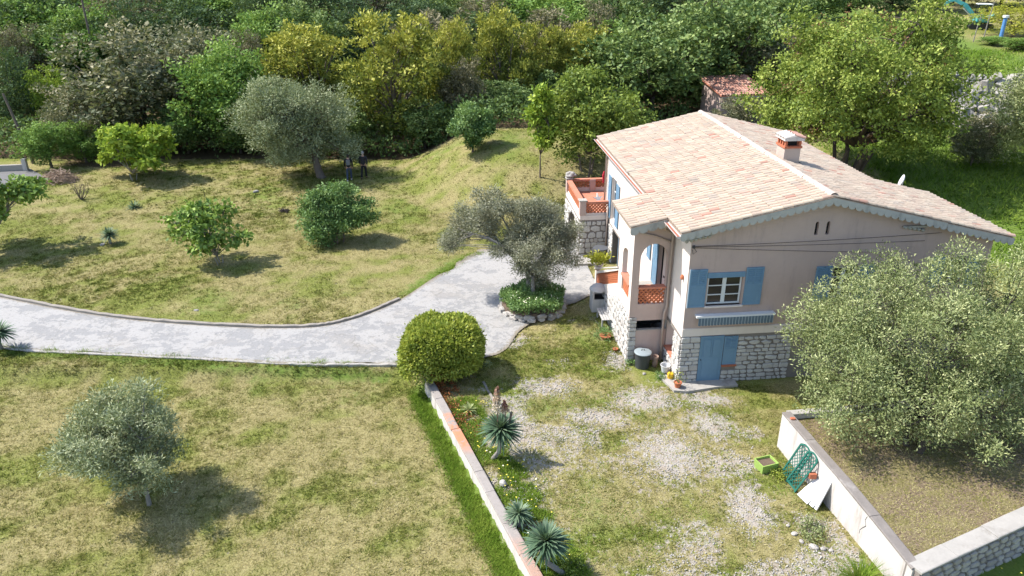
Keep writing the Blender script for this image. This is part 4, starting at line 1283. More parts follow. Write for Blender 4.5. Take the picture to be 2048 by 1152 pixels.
# large olive at the right, in front of the gable
p = (12.55, 19.9, 1.0)
lobes = [(np.array(c), np.array(r)) for c, r in (((.3, 1.6, 2.7), (2.6, 2.2, 2.0)), ((-2.3, 1.9, 2.2), (1.6, 1.5, 1.5)), ((-2.2, .3, 1.35), (1.3, 1.1, .95)), ((-1.2, 3.0, 3.5), (1.7, 1.3, 1.3)), ((1.2, 3.0, 4.1), (1.9, 1.4, 1.5)), ((3.2, 2.4, 4.2), (1.7, 1.5, 1.6)), ((3.6, .9, 2.4), (1.9, 1.7, 1.9)), ((1.8, -.6, 1.6), (1.7, 1.2, 1.3)), ((-.3, -.5, 1.6), (1.5, 1.2, 1.2)), ((.9, .8, 3.7), (1.7, 1.5, 1.3)), ((-1.0, 1.2, 3.2), (1.5, 1.4, 1.2)), ((4.8, 1.8, 3.2), (1.6, 1.6, 1.7)), ((-2.9, 2.9, 2.9), (1.1, .9, .9)), ((.1, 3.9, 4.35), (.9, .6, .55)))]
tree('olive_tree', 'big dense olive tree in front of the gable, on the walled terrace', 'tree', p, LM['olive_green'], M['bark_dark'], 103, (.5, 1.5, 2.7), (4.0, 3.0, 3.0), 0, 3600, 32, .19, .105, .034, .20, (.1, .3, 1.0), lobes=lobes, twigs=160, up=.3, inner=.55, trunks=3, spread=.2, zcut=.35)
# large silver olive beside the two people
p = P3(-12.7, 50.3)
tree('olive_tree', 'large silver olive tree with leaning trunk beside the two walkers', 'tree', p, LM['olive'], M['bark'], 104, (-1.75, .5, 3.35), (4.1, 3.4, 3.0), 12, 2300, 26, .26, .17, .055, .32, (-.35, 0, 1.4), twigs=70, up=.35, inner=.5, zcut=.8)
# round shrub on the upper lawn
p = P3(-9.5, 39.6)
tree('round_shrub', 'dense dark green shrub in the middle of the upper lawn', 'shrub', p, LM['bush'], M['bark'], 105, (-.1, .1, 1.6), (2.0, 1.8, 1.5), 10, 1200, 26, .15, .13, .07, .10, (0, 0, .5), twigs=40, up=.15, inner=.45, trunks=3, spread=.15, zcut=.15, size=(.3, .5), bsize=(.3, .6))
# round shrub on the mound
p = P3(*(-2.56, 49.46))
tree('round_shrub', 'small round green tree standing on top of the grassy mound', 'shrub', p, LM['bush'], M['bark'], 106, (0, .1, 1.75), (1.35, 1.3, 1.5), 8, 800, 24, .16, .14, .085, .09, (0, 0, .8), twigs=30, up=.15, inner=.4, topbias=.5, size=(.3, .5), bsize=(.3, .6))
# fig trees: open, pale limbs, big leaves
def fig(label, loc, seed, R, c, nl=12, ncl=230, lm='fig', leaf=.24, per=11, r0=.07):
    return tree('fig_tree', label, 'tree', loc, LM[lm], M['bark_grey'], seed, c, R, nl, ncl, per, .15, leaf, leaf * .72, r0, (c[0] * .2, 0, .45), size=(.25, .4), twigs=ncl // 3, up=-.05, droop=.1, inner=.7, trunks=3, spread=.12, radial=.35)
fig('open fig tree with pale limbs in the left of the upper lawn', P3(*(-14.94, 36.65)), 107, (2.1, 1.8, 1.35), (-.45, .3, 1.75))
fig('bushy lime-green fig tree in front of the wood at left', P3(*(-25.03, 49.72)), 108, (2.7, 2.2, 1.75), (0, .3, 2.1), ncl=520, leaf=.28, per=14, lm='lime')
fig('fig tree cut off by the left edge of the picture', P3(-27.7, 38.5), 109, (3.4, 2.6, 1.7), (0, 0, 2.9), ncl=420, leaf=.26, per=13)
# inner thicket of the second fig
# sapling and leafy tree behind the terrace
p = P3(*(1.70, 45.75))
tree('sapling', 'slender bright green sapling on the slope behind the terrace', 'tree', p, LM['lime'], M['bark'], 110, (.05, 0, 3.5), (.9, .9, 2.1), 9, 250, 15, .2, .22, .15, .055, (0, 0, 1.4), size=(.25, .45), twigs=60, up=.0, inner=.3)
p = P3(4.6, 46.4)
tree('leafy_tree', 'broad yellow-green leafy tree right behind the terrace', 'tree', p, LM['mulberry'], M['bark'], 111, (.2, .4, 3.4), (3.5, 3.0, 2.7), 14, 900, 20, .26, .21, .14, .13, (0, 0, 1.3), twigs=90, up=.0, inner=.2, trunks=3, zcut=.9)
# very large multi-stemmed tree behind the house
p = (21.0, 47.4, hz(21.0, 47.4))
tree('mulberry_tree', 'very large spreading yellow-green tree behind the house roof', 'tree', p, LM['mulberry'], M['bark_dark'], 112, (.0, .4, 5.8), (7.1, 5.3, 5.6), 30, 2500, 24, .30, .19, .13, .42, (.3, 0, 2.0), size=(.26, .42), twigs=220, up=.0, inner=.1, trunks=6, spread=.6, zcut=1.0, bough=6, hue_noise=.45)
_t = COL.objects['mulberry_tree']
rg = np.random.default_rng(1120)
n = 2600; cc = unit(rg.normal(size=(90, 3))) * np.array([6.2, 4.6, 4.4]) * rg.uniform(.6, 1, (90, 1)) + np.array([0, .4, 5.8]); cc = cc[cc[:, 2] > 2.5]
Pq = cc[rg.integers(0, len(cc), n)] + rg.normal(size=(n, 3)) * .22
V, F = leaf_quads(Pq, unit(rg.normal(size=(n, 3)) + [0, 0, -.5]), unit(rg.normal(size=(n, 3))), rg.uniform(.1, .2, n), rg.uniform(.04, .07, n))
link('seed_clusters', mesh_np('seed_clusters', V, F, m_leaf('dry_seed', ramp3((.12, .05, .025), (.20, .09, .05), (.30, .16, .09)), .2, .02), rg.random(n)), _t)
# olive on the right edge
p = P3(31.9, 46.0)
tree('olive_tree', 'pale olive tree at the right edge above the green meadow', 'tree', p, LM['olive_green'], M['bark'], 113, (0, 0, 3.6), (3.3, 3.2, 3.2), 10, 1300, 26, .26, .19, .065, .2, twigs=30, up=.3, inner=.5)
# clipped rounded hedge bush beside the low wall
def clipped(label, loc, R, seed):
    rg = np.random.default_rng(seed)
    n = 20000
    d = rg.normal(size=(n, 3)); d[:, 2] = d[:, 2] * .8 + .25; d = unit(d)
    k = (np.abs(d[:, 0]) ** 3 + np.abs(d[:, 1]) ** 3 + np.abs(d[:, 2]) ** 3) ** (-1 / 3)
    bumps = .84 + .28 * (fbm(d[:, 0] * 2.2 + 7, d[:, 1] * 2.2 + d[:, 2] * 1.7, seed, 1.0)) + rg.uniform(-.06, .04, n) + np.where(rg.random(n) < .03, rg.uniform(0, .12, n), 0)
    P = d * k[:, None] * np.array(R) * bumps[:, None]
    P[:, 2] += R[2] * .98
    lob = d[:, 0] * -.75 + d[:, 1] * -.65 - .35 * d[:, 2]
    P[:, :2] += (np.clip(lob - .5, 0, 1) * .4)[:, None] * np.array([-.8, -.6])
    ok = P[:, 2] > .28 + .25 * fbm(P[:, 0], P[:, 1], 3, .8)
    P = P[ok]; d = d[ok]; n = len(P)
    D = unit(d * .8 + rg.normal(size=(n, 3)) * .6 + np.array([0, 0, .25])); N = unit(rg.normal(size=(n, 3)) + d)
    V, F = leaf_quads(P, D, N, rg.uniform(.08, .17, n), rg.uniform(.04, .085, n))
    tint = np.clip(.28 + .62 * fbm(P[:, 0], P[:, 1] + P[:, 2], seed + 3, .22) + rg.normal(size=n) * .14, .02, .98)
    root = thing('clipped_bush', label, 'bush', loc)
    b = MB()
    for q in range(5):
        a = q * 1.26; b.tube([(.15 * math.cos(a), .15 * math.sin(a), -.1), (.3 * math.cos(a), .3 * math.sin(a), .8), (.6 * math.cos(a) * R[0], .6 * math.sin(a) * R[1], 1.7)], [.06, .045, .02], 6)
    for q in range(60):
        e = P[int(rg.integers(0, n))]
        b.tube([(0, 0, .6), tuple(e * .5 + np.array([0, 0, .25])), tuple(e * .93)], [.02, .015, .008], 5, cap=False)
    b.build('trunk', M['bark_dark'], root)
    link('crown', mesh_np('crown', V, F, LM['hedge'], tint), root)
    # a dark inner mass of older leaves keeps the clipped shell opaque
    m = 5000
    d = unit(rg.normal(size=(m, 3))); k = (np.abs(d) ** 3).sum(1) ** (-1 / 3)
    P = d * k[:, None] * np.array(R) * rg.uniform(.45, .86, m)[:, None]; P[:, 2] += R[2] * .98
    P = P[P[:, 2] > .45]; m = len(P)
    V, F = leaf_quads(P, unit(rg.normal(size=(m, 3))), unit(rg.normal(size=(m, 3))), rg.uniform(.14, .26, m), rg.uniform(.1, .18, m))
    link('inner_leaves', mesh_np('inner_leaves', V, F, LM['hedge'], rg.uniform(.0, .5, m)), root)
    return root
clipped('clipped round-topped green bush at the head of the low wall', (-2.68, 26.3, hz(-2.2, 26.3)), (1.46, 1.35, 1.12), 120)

# ------------------------------------------------------------------ yuccas
def yucca(label, loc, seed, stem, rad, n=150, leafw=.045, tilt=0.0, name='yucca', flower=0, spike=False, lm='yucca', cat='yucca', dead=12):
    """stem: list of points of the bare trunk (relative); a head of sword leaves of length rad at its end"""
    rg = np.random.default_rng(seed)
    root = thing(name, label, cat, loc)
    if len(stem) > 1:
        MB().tube(stem, [.085 - .02 * i / len(stem) for i in range(len(stem))], 8).build('trunk', M['bark_grey'], root, smooth=True)
    top = np.array(stem[-1], float)
    V = []; F = []; T = []
    for i in range(n):
        e = math.asin(max(-1, min(1, -.45 + 1.43 * (i + .5) / n))) ; a = i * 2.39996 + rg.normal() * .1
        d = np.array([math.cos(a) * math.cos(e), math.sin(a) * math.cos(e), math.sin(e)])
        L = rad * rg.uniform(.8, 1.08) * (1 - .15 * max(0, d[2]))
        s = unit(np.cross(d, [0, 0, 1.0])) if abs(d[2]) < .97 else np.array([1.0, 0, 0])
        nn = np.cross(s, d)
        b0 = len(V)
        w = leafw * rg.uniform(.8, 1.2)
        for t_, ww, sg in ((0.02, .5, 0), (.35, 1, .02), (.7, .8, -.01), (1.0, .06, -.07)):
            c = top + d * L * t_ + np.array([0, 0, -.16 * rad * t_ ** 2.4]) * (1 - .4 * abs(d[2]))
            V += [c - s * w * ww, c + s * w * ww]
        tv_ = .35 + .3 * rg.random() + .2 * max(0, d[2])
        for q in range(3):
            F.append((b0 + 2 * q, b0 + 2 * q + 1, b0 + 2 * q + 3, b0 + 2 * q + 2)); T.append(tv_)
    link('leaf_rosette', mesh_np('leaf_rosette', V, F, LM[lm], np.clip(T, .02, .98)), root)
    for k in range(flower):
        x, y = top[0] + .12 * (k - .5) * 2, top[1] + .05
        hgt_ = 1.55 - .55 * k
        st = MB().tube([(x, y, top[2]), (x + .02, y, top[2] + .4), (x + .03, y + .02, top[2] + hgt_)], [.022, .018, .006], 6)
        stm = st.build('flower_stalk', m_flower_stem, root)
        m = 320 - 120 * k
        z = rg.uniform(.62, hgt_, m) ; rr = (.17 * (1 - (z / hgt_) ** 2) + .03) * rg.uniform(.4, 1, m); a = rg.uniform(0, 6.28, m)
        P = np.stack([x + rr * np.cos(a), y + rr * np.sin(a), top[2] + z], 1)
        V, F = leaf_quads(P, unit(rg.normal(size=(m, 3)) + [0, 0, -.7]), unit(rg.normal(size=(m, 3))), rg.uniform(.06, .1, m), rg.uniform(.05, .07, m))
        link('flowers', mesh_np('flowers', V, F, M['petal'], np.clip(1 - (z / hgt_) ** 1.5 + rg.normal(size=m) * .12, 0, 1)), stm)
    if spike:
        MB().tube([(top[0] + .25, top[1], top[2] + .1), (top[0] + .33, top[1], top[2] + .62)], [.03, .05], 6).build('dry_stalk', M['bark'], root)
    return root
m_flower_stem = m_plain('flower_stem', (.25, .14, .10), .2, 8)
M['petal'] = m_leaf('yucca_petal', ramp3((.30, .12, .09), (.55, .42, .30), (.80, .76, .62)), .3, .03)
yucca('tall yucca with white flower spike beside the yard', P3(-.55, 20.75), 201, [(0, 0, -.15), (-.08, 0, .02), (.12, .02, .28), (.16, .02, .55), (.2, .05, 1.15)], .82, 190, .034, flower=2, spike=True)
yucca('smaller yucca behind the bigger one along the flower bed', P3(*(0.17, 17.60)), 202, [(0, 0, -.1), (.02, 0, .2), (.03, .05, .42)], .52, 120, .026)
yucca('large spiky yucca at the bottom end of the low wall', P3(*(1.45, 15.78)), 203, [(0, 0, -.12), (-.18, -.02, .1), (-.5, .0, .35), (-.55, .08, .75), (-.56, .1, 1.0)], .74, 190, .034)
yucca('small yucca on a short trunk in the upper lawn', P3(*(-21.84, 39.45)), 204, [(0, 0, -.1), (-.03, 0, .25), (0, 0, .55)], .62, 110, .034)
yucca('low stemless agave-like rosette on the upper lawn', P3(*(-22.88, 44.76)), 205, [(0, 0, .05)], .62, 60, .035, name='agave', cat='agave')
yucca('yucca at the left edge where drive meets lower lawn', P3(*(-20.98, 28.04)), 206, [(0, 0, -.1), (-.1, .05, .3), (.05, .05, .8)], .72, 120, .034)
yucca('variegated rosette in the flower bed under the clipped bush', P3(-1.55, 23.5, .05), 207, [(0, 0, .05)], .42, 50, .022, name='rosette_plant', lm='olive_green', cat='plant')
yucca('tiny variegated rosette at the corner of the drive', P3(-.95, 26.85, .0), 208, [(0, 0, .04)], .26, 34, .02, name='rosette_plant', lm='olive_green', cat='plant')
yucca('dark spiky plant in the shaded meadow beyond the house', P3(29.5, 39.5, .0), 209, [(0, 0, -.1), (0, 0, .5)], .7, 80, .04)
# ------------------------------------------------------------------ the wood: prototypes, then individual trees
PROTO = {}
def proto(kind, lm, bark, seed, nl, ncl, per, cr, leaf, width, R=(3.6, 3.5, 4.3), size=(.3, .5), **kw):
    rg = np.random.default_rng(seed)
    c = (0, 0, 4.4)
    lobes = make_lobes(rg, c, R, nl, size, zmin=-.9, flat=1.0)
    V, F, tint, cp = crown(rg, boughs(rg, lobes, 7), ncl, per, cr, leaf, width, zcut=.12, **kw)
    tm = wood(rg, (0, 0, 0), (0, 0, 2.0), lobes, cp, .20, 18).mesh('trunk', smooth=True, mat=bark)
    PROTO.setdefault(kind, []).append((mesh_np('crown', V, F, lm, tint), tm))
for s in (0, 1):
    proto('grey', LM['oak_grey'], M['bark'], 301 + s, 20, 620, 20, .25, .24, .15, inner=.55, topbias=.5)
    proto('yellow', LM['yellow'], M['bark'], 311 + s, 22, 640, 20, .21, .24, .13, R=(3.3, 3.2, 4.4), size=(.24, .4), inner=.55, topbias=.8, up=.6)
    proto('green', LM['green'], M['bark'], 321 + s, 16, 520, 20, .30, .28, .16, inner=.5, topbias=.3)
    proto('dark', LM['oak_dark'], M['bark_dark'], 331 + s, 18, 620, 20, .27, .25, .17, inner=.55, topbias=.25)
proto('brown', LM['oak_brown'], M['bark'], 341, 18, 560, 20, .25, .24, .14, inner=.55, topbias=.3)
proto('pine', LM['pine'], M['bark_dark'], 351, 16, 520, 20, .28, .26, .12, inner=.5, up=.5)
proto('lime', LM['lime'], M['bark'], 361, 14, 380, 18, .28, .26, .17, inner=.5)
proto('shrub', LM['shrub_yellow'], M['bark'], 371, 14, 420, 18, .24, .22, .13, inner=.4)
CNT = [0]
def wood_tree(kind, x, y, rx, top, label, group=None, name=None, var=None, cat='tree', sink=0.0):
    """a tree at x,y whose crown is rx metres in radius and whose top reaches height 'top' above sea of the yard"""
    k = CNT[0]; CNT[0] += 1
    z0 = hz(x, y) - sink
    cm, tm = PROTO[kind][(k if var is None else var) % len(PROTO[kind])]
    s = rx / 3.6; zs = (top - z0) / 8.7
    root = thing(name or 'tree', label, cat, (x, y, z0), (k * 1.37) % 6.28, group, (s, s, zs))
    link('trunk', tm, root); link('crown', cm, root)
    return root
def wt(kind, c, rx, ry, label, **kw):
    """crown centre c (x, y, z), half width rx and half height ry in metres"""
    return wood_tree(kind, c[0], c[1], rx, c[2] + ry, label, **kw)
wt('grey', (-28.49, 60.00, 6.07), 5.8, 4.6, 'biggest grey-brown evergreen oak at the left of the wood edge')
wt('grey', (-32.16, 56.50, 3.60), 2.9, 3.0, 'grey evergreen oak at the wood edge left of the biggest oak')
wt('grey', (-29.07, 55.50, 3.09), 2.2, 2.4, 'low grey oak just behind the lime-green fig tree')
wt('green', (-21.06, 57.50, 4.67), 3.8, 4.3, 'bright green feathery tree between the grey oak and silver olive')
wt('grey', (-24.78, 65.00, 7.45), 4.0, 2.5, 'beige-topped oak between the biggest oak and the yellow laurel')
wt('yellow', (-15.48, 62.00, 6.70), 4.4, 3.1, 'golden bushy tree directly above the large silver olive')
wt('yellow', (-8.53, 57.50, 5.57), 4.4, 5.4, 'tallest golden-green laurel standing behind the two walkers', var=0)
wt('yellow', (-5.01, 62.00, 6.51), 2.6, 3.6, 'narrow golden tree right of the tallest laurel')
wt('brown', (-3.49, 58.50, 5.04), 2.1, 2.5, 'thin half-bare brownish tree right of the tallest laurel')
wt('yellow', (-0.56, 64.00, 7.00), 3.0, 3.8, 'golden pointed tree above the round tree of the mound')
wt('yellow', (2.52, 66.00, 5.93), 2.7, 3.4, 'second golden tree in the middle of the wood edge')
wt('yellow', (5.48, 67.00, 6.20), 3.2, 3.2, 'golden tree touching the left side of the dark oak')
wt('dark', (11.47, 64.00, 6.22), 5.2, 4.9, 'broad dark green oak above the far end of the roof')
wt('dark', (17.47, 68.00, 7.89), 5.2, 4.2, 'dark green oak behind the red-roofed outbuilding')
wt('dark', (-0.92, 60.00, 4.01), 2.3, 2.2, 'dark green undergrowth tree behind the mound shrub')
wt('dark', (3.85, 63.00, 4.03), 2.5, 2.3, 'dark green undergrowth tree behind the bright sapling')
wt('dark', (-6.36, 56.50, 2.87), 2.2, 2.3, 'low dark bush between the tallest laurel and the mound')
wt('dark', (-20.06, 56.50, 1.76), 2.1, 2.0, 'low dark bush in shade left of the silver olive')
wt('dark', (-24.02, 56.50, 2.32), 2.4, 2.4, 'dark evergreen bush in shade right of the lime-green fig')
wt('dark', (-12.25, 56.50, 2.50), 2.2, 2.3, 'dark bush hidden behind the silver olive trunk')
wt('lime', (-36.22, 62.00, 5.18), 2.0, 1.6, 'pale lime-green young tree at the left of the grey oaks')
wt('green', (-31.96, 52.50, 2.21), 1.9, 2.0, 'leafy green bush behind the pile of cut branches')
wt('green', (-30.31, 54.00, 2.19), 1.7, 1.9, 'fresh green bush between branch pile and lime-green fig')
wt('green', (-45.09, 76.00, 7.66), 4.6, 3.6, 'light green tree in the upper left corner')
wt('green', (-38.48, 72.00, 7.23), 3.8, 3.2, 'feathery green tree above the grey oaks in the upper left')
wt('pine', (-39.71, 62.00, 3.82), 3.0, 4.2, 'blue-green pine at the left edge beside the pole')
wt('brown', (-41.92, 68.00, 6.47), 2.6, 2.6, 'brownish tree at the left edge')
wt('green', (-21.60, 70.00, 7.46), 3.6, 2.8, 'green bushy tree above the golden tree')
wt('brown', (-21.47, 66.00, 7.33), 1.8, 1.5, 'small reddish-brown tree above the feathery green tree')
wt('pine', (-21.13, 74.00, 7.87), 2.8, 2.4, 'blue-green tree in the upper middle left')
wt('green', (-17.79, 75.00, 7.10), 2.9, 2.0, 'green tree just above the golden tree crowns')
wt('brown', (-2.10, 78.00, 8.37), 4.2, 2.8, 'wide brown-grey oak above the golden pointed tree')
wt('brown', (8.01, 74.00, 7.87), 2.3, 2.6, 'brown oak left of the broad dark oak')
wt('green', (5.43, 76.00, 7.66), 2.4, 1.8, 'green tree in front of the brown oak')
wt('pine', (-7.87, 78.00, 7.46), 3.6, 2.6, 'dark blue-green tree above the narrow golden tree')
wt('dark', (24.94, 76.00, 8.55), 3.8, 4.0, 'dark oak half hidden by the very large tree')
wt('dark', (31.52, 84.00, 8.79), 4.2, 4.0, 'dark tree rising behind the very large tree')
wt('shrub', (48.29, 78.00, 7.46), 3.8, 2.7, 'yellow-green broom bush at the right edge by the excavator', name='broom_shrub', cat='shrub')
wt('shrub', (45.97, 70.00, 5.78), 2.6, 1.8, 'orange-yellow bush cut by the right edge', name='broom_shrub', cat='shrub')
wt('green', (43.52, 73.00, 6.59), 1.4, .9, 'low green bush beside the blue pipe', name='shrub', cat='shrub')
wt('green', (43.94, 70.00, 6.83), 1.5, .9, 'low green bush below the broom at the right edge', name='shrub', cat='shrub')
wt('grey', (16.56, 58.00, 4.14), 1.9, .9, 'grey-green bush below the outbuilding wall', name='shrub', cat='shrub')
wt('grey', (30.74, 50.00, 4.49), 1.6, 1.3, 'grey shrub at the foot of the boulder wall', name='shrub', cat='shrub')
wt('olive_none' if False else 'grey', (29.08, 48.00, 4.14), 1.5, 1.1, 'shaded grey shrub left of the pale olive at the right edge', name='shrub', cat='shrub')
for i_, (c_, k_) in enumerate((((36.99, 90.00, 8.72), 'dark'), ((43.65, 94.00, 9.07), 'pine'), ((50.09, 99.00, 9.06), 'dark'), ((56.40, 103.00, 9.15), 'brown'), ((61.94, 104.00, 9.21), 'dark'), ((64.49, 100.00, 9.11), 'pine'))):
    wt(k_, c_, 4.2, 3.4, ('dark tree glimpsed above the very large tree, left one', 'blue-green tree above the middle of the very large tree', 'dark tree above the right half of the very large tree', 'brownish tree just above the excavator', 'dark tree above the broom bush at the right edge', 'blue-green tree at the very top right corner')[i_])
# the slope behind, row upon row
rw = random.Random(8)
kinds = ['dark', 'pine', 'brown', 'pine', 'dark', 'pine', 'grey', 'green', 'green', 'pine']  # mix weighted to dark kinds, painting the far slope as shaded
names = {'dark': 'dark green', 'green': 'mid green', 'brown': 'brownish', 'pine': 'blue-green', 'grey': 'grey-green'}
ROWS = ('nearest', 'second', 'third', 'highest')
MARKS = ((-52, 'above the left edge pine'), (-43, 'above the corner green trees'), (-34, 'above the biggest grey oak'), (-26, 'above the beige-topped oak'), (-18, 'above the small reddish tree'), (-11, 'above the bushy golden tree'), (-4, 'above the tallest laurel'), (3, 'above the golden pointed tree'), (10, 'left of the dark oak'), (17, 'above the broad dark oak'), (25, 'above the outbuilding'), (99, 'above the very large tree'))
used = {}
for row, (Y, hh) in enumerate(((72, 6.2), (79, 6.6), (87, 7.0), (97, 7.5))):
    x = -(Y * .74 + 4) + rw.uniform(0, 3)
    while x < (24 if Y < 90 else Y * .70 + 4):
        if not (x > 24 and Y < 104):
            kd = rw.choice(kinds)
            if not (row == 1 and -9 < x < -3):
                mk = [m for q, m in MARKS if x * 72 / Y < q][0]
                lab = '%s tree of the %s far row, %s' % (names[kd], ROWS[row], mk)
                used[lab] = used.get(lab, 0) + 1
                if used[lab] > 1: lab = '%s tree of the %s far row, more right %s' % (names[kd], ROWS[row], mk)
                wood_tree(kd, x, Y + rw.uniform(-2.5, 2.5), rw.uniform(3.6, 5.4), hz(x, Y) + hh * rw.uniform(.9, 1.4), lab, 'trees of the far wood')
        x += rw.uniform(4.6, 6.6)
# understory: an unbroken mass of shrub leaves under the wood edge and over the slope floor
rg = np.random.default_rng(77)
n = 90000
X = rg.uniform(-48, 28, n); Y = 54.6 + 36 * rg.random(n) ** 1.6
edge_y = 54.9 - .6 * np.exp(-((X - 1.5) / 9.0) ** 2)
ok = (Y > edge_y + .3 * rg.random(n)) & ~((X > 14) & (X < 27) & (Y > 55) & (Y < 70)) & (X < 24)
X, Y = X[ok], Y[ok]; n = len(X)
Hh = (.7 + 3.0 * fbm(X, Y, 91, 2.4) ** 1.3) * np.clip((Y - 54.2 + .6 * np.exp(-((X - 1.5) / 9.0) ** 2)) / 1.2, .25, 1)
Z = hgt(X, Y) + Hh * rg.random(n) ** .5
P = np.stack([X, Y, Z], 1)
V, F = leaf_quads(P, unit(rg.normal(size=(n, 3)) + [0, -.3, .3]), unit(rg.normal(size=(n, 3)) + [0, -.3, .6]), rg.uniform(.16, .34, n), rg.uniform(.09, .2, n))
tint = np.clip(.0 + .75 * fbm(X, Y, 93, 3.0) + rg.normal(size=n) * .14, .02, .98)  # tints kept low: shade of the crowns above is put into the leaves
tag(link('undergrowth', mesh_np('undergrowth', V, F, LM['oak_dark'], tint)), 'shade-darkened leafy undergrowth filling the floor of the wood', 'undergrowth', kind='stuff')

# ------------------------------------------------------------------ grass
def blades(name, X, Y, L, W, tint, mat, lean=.7, seed=0, label=None, cat='grass', base=None):
    rg = np.random.default_rng(seed)
    n = len(X)
    Z = (hgt(X, Y) + 0.03 * (fbm(X, Y, 5, 2.6) - .5) if base is None else base)
    a = rg.uniform(0, 2 * np.pi, n)
    D = unit(np.stack([np.cos(a) * lean, np.sin(a) * lean, rg.uniform(.25, 1.0, n)], 1))
    S = unit(np.stack([-np.sin(a), np.cos(a), rg.uniform(-.3, .3, n)], 1)) * W[:, None]
    P = np.stack([X, Y, Z - .01], 1)
    V = np.stack([P - S, P + S, P + D * L[:, None]], 1).reshape(-1, 3)
    F = np.arange(n * 3).reshape(-1, 3)
    return tag(link(name, mesh_np(name, V, F, mat, np.clip(tint, .01, .99))), label, cat, kind='stuff')
def m_grass(name, stops):
    t = NT(name)
    f = t.attr('tint')['Fac']
    col = t.ramp(f, stops)
    d = t.n('ShaderNodeBsdfDiffuse'); t.l(col, d.inputs['Color'])
    tr = t.n('ShaderNodeBsdfTranslucent'); t.l(col, tr.inputs['Color'])
    mx = t.n('ShaderNodeMixShader'); mx.inputs[0].default_value = .3
    t.l(d.outputs[0], mx.inputs[1]); t.l(tr.outputs[0], mx.inputs[2]); t.l(mx.outputs[0], t.out.inputs['Surface'])
    return t.m
M['grass_dry'] = m_grass('grass_dry', [(0, (.065, .090, .016, 1)), (.3, (.155, .165, .036, 1)), (.6, (.29, .255, .095, 1)), (1, (.49, .43, .22, 1))])
M['grass_green'] = m_grass('grass_green', [(0, (.05, .10, .012, 1)), (.5, (.13, .215, .025, 1)), (1, (.30, .36, .065, 1))])
def scatter(n, box, seed, weight):
    rg = np.random.default_rng(seed)
    X = rg.uniform(box[0], box[1], n); Y = rg.uniform(box[2], box[3], n)
    k = rg.random(n) < weight(X, Y)
    return X[k], Y[k]
def lawn_w(x, y):
    g, gr, w = zone_masks(x, y)
    return np.where(inside(x, y, DRIVE), 0, 1.0) * (1 - .80 * sst(.3, .75, g)) * (1 - w) * np.clip(.15 + 1.7 * (fbm(x, y, 51, .32) - .18), 0, 1) * np.where((x > 4.6) & (y > 25.3) & (x < 18.2) & (y < 41), 0, 1) * np.where(inside(x, y, TERRACE), 0, 1)
for q, (n, box, ln, wd) in enumerate(((470000, (-23, 10.5, 13.5, 28.4), .105, .012), (370000, (-32, 4.5, 27, 44), .115, .017), (130000, (-32, 12, 43, 58), .13, .026))):
    X, Y = scatter(n // 7, box, 400 + q, lawn_w)
    rg = np.random.default_rng(410 + q)
    T0 = .12 + .62 * dryness(X, Y) + rg.normal(size=len(X)) * .19 - .25 * (rg.random(len(X)) < .08)
    g, gr, w = zone_masks(X, Y)
    T0 = T0 - .45 * np.clip(gr - .25, 0, 1)
    rep = 7
    sp_ = (.045, .06, .08)[q]
    tint = np.repeat(T0, rep) + rg.normal(size=len(X) * rep) * .11
    sz = np.repeat(rg.uniform(.55, 1.5, len(X)), rep)
    X = np.repeat(X, rep) + rg.normal(size=len(tint)) * sp_; Y = np.repeat(Y, rep) + rg.normal(size=len(tint)) * sp_
    kk = ~inside(X, Y, DRIVE); X, Y, tint, sz = X[kk], Y[kk], tint[kk], sz[kk]
    blades('lawn_grass', X, Y, ln * sz * rg.uniform(.6, 1.3, len(X)), wd * rg.uniform(.6, 1.4, len(X)), tint, M['grass_dry'], 1.1, 420 + q, ('short patchy dry grass of the lower lawn and yard', 'short patchy dry grass of the upper lawn', 'mown grass over the mound and the far lawn')[q])
# lush grass along the low wall, in the flower bed, along the drive, in the bottom right corner, in the meadow
def lush_w(x, y):
    a = np.exp(-(seg_dist(x, y, [(-3.75, 25.6), (-.1, 16.1), (.9, 13.4)]) / .38) ** 2)
    bed = np.where((x > wall_x(y) + .15) & (x < wall_x(y) + 1.25 + .3 * fbm(x, y, 61, .7)) & (y < 24.6), .8, 0)
    c = .8 * np.exp(-(seg_dist(x, y, [(-4.3, 33.0), (-3.2, 35.2), (-1.9, 37.4)]) / .7) ** 2) * np.where(inside(x, y, DRIVE), 0, 1)
    d = np.exp(-(seg_dist(x, y, [(11.6, 14.4), (15, 15.6), (22, 19.0)]) / .8) ** 2)
    e = .45 * np.exp(-(seg_dist(x, y, [(-22, 28.05), (-13, 27.15), (-5, 26.7)]) / .2) ** 2)
    return np.clip(a + bed + c + d + e, 0, 1)
X, Y = scatter(160000, (-22, 20, 13, 38), 430, lambda x, y: lush_w(x, y) * np.where((np.abs(x - wall_x(y)) < 2) & (y < 26), 0, 1))
rg = np.random.default_rng(431)
tt_ = rg.uniform(0, 12.6, 70000); oo_ = np.concatenate([rg.normal(-.42, .22, 34000), rg.uniform(.16, 1.45, 36000)])
X2 = wall_x(25.5 - tt_) + oo_ * .933; Y2 = 25.5 - tt_ + oo_ * .359
kp = (fbm(X2, Y2, 62, .5) > .25) & ((oo_ < 0) | ((tt_ > 1.4) & (oo_ < 1.05 + .8 * fbm(X2, Y2, 61, .8))) & (fbm(X2, Y2, 68, .7) > .36)) & ((oo_ < -.17) | (oo_ > .16))
ep = np.concatenate([up[80:], lo[10:75]]); ei = rg.integers(0, len(ep), 16000)
X3 = ep[ei, 0] + rg.normal(size=16000) * .22; Y3 = ep[ei, 1] + rg.normal(size=16000) * .12
k3 = fbm(X3, Y3, 66, .7) > .5
X = np.concatenate([X, X2[kp], X3[k3]]); Y = np.concatenate([Y, Y2[kp], Y3[k3]])
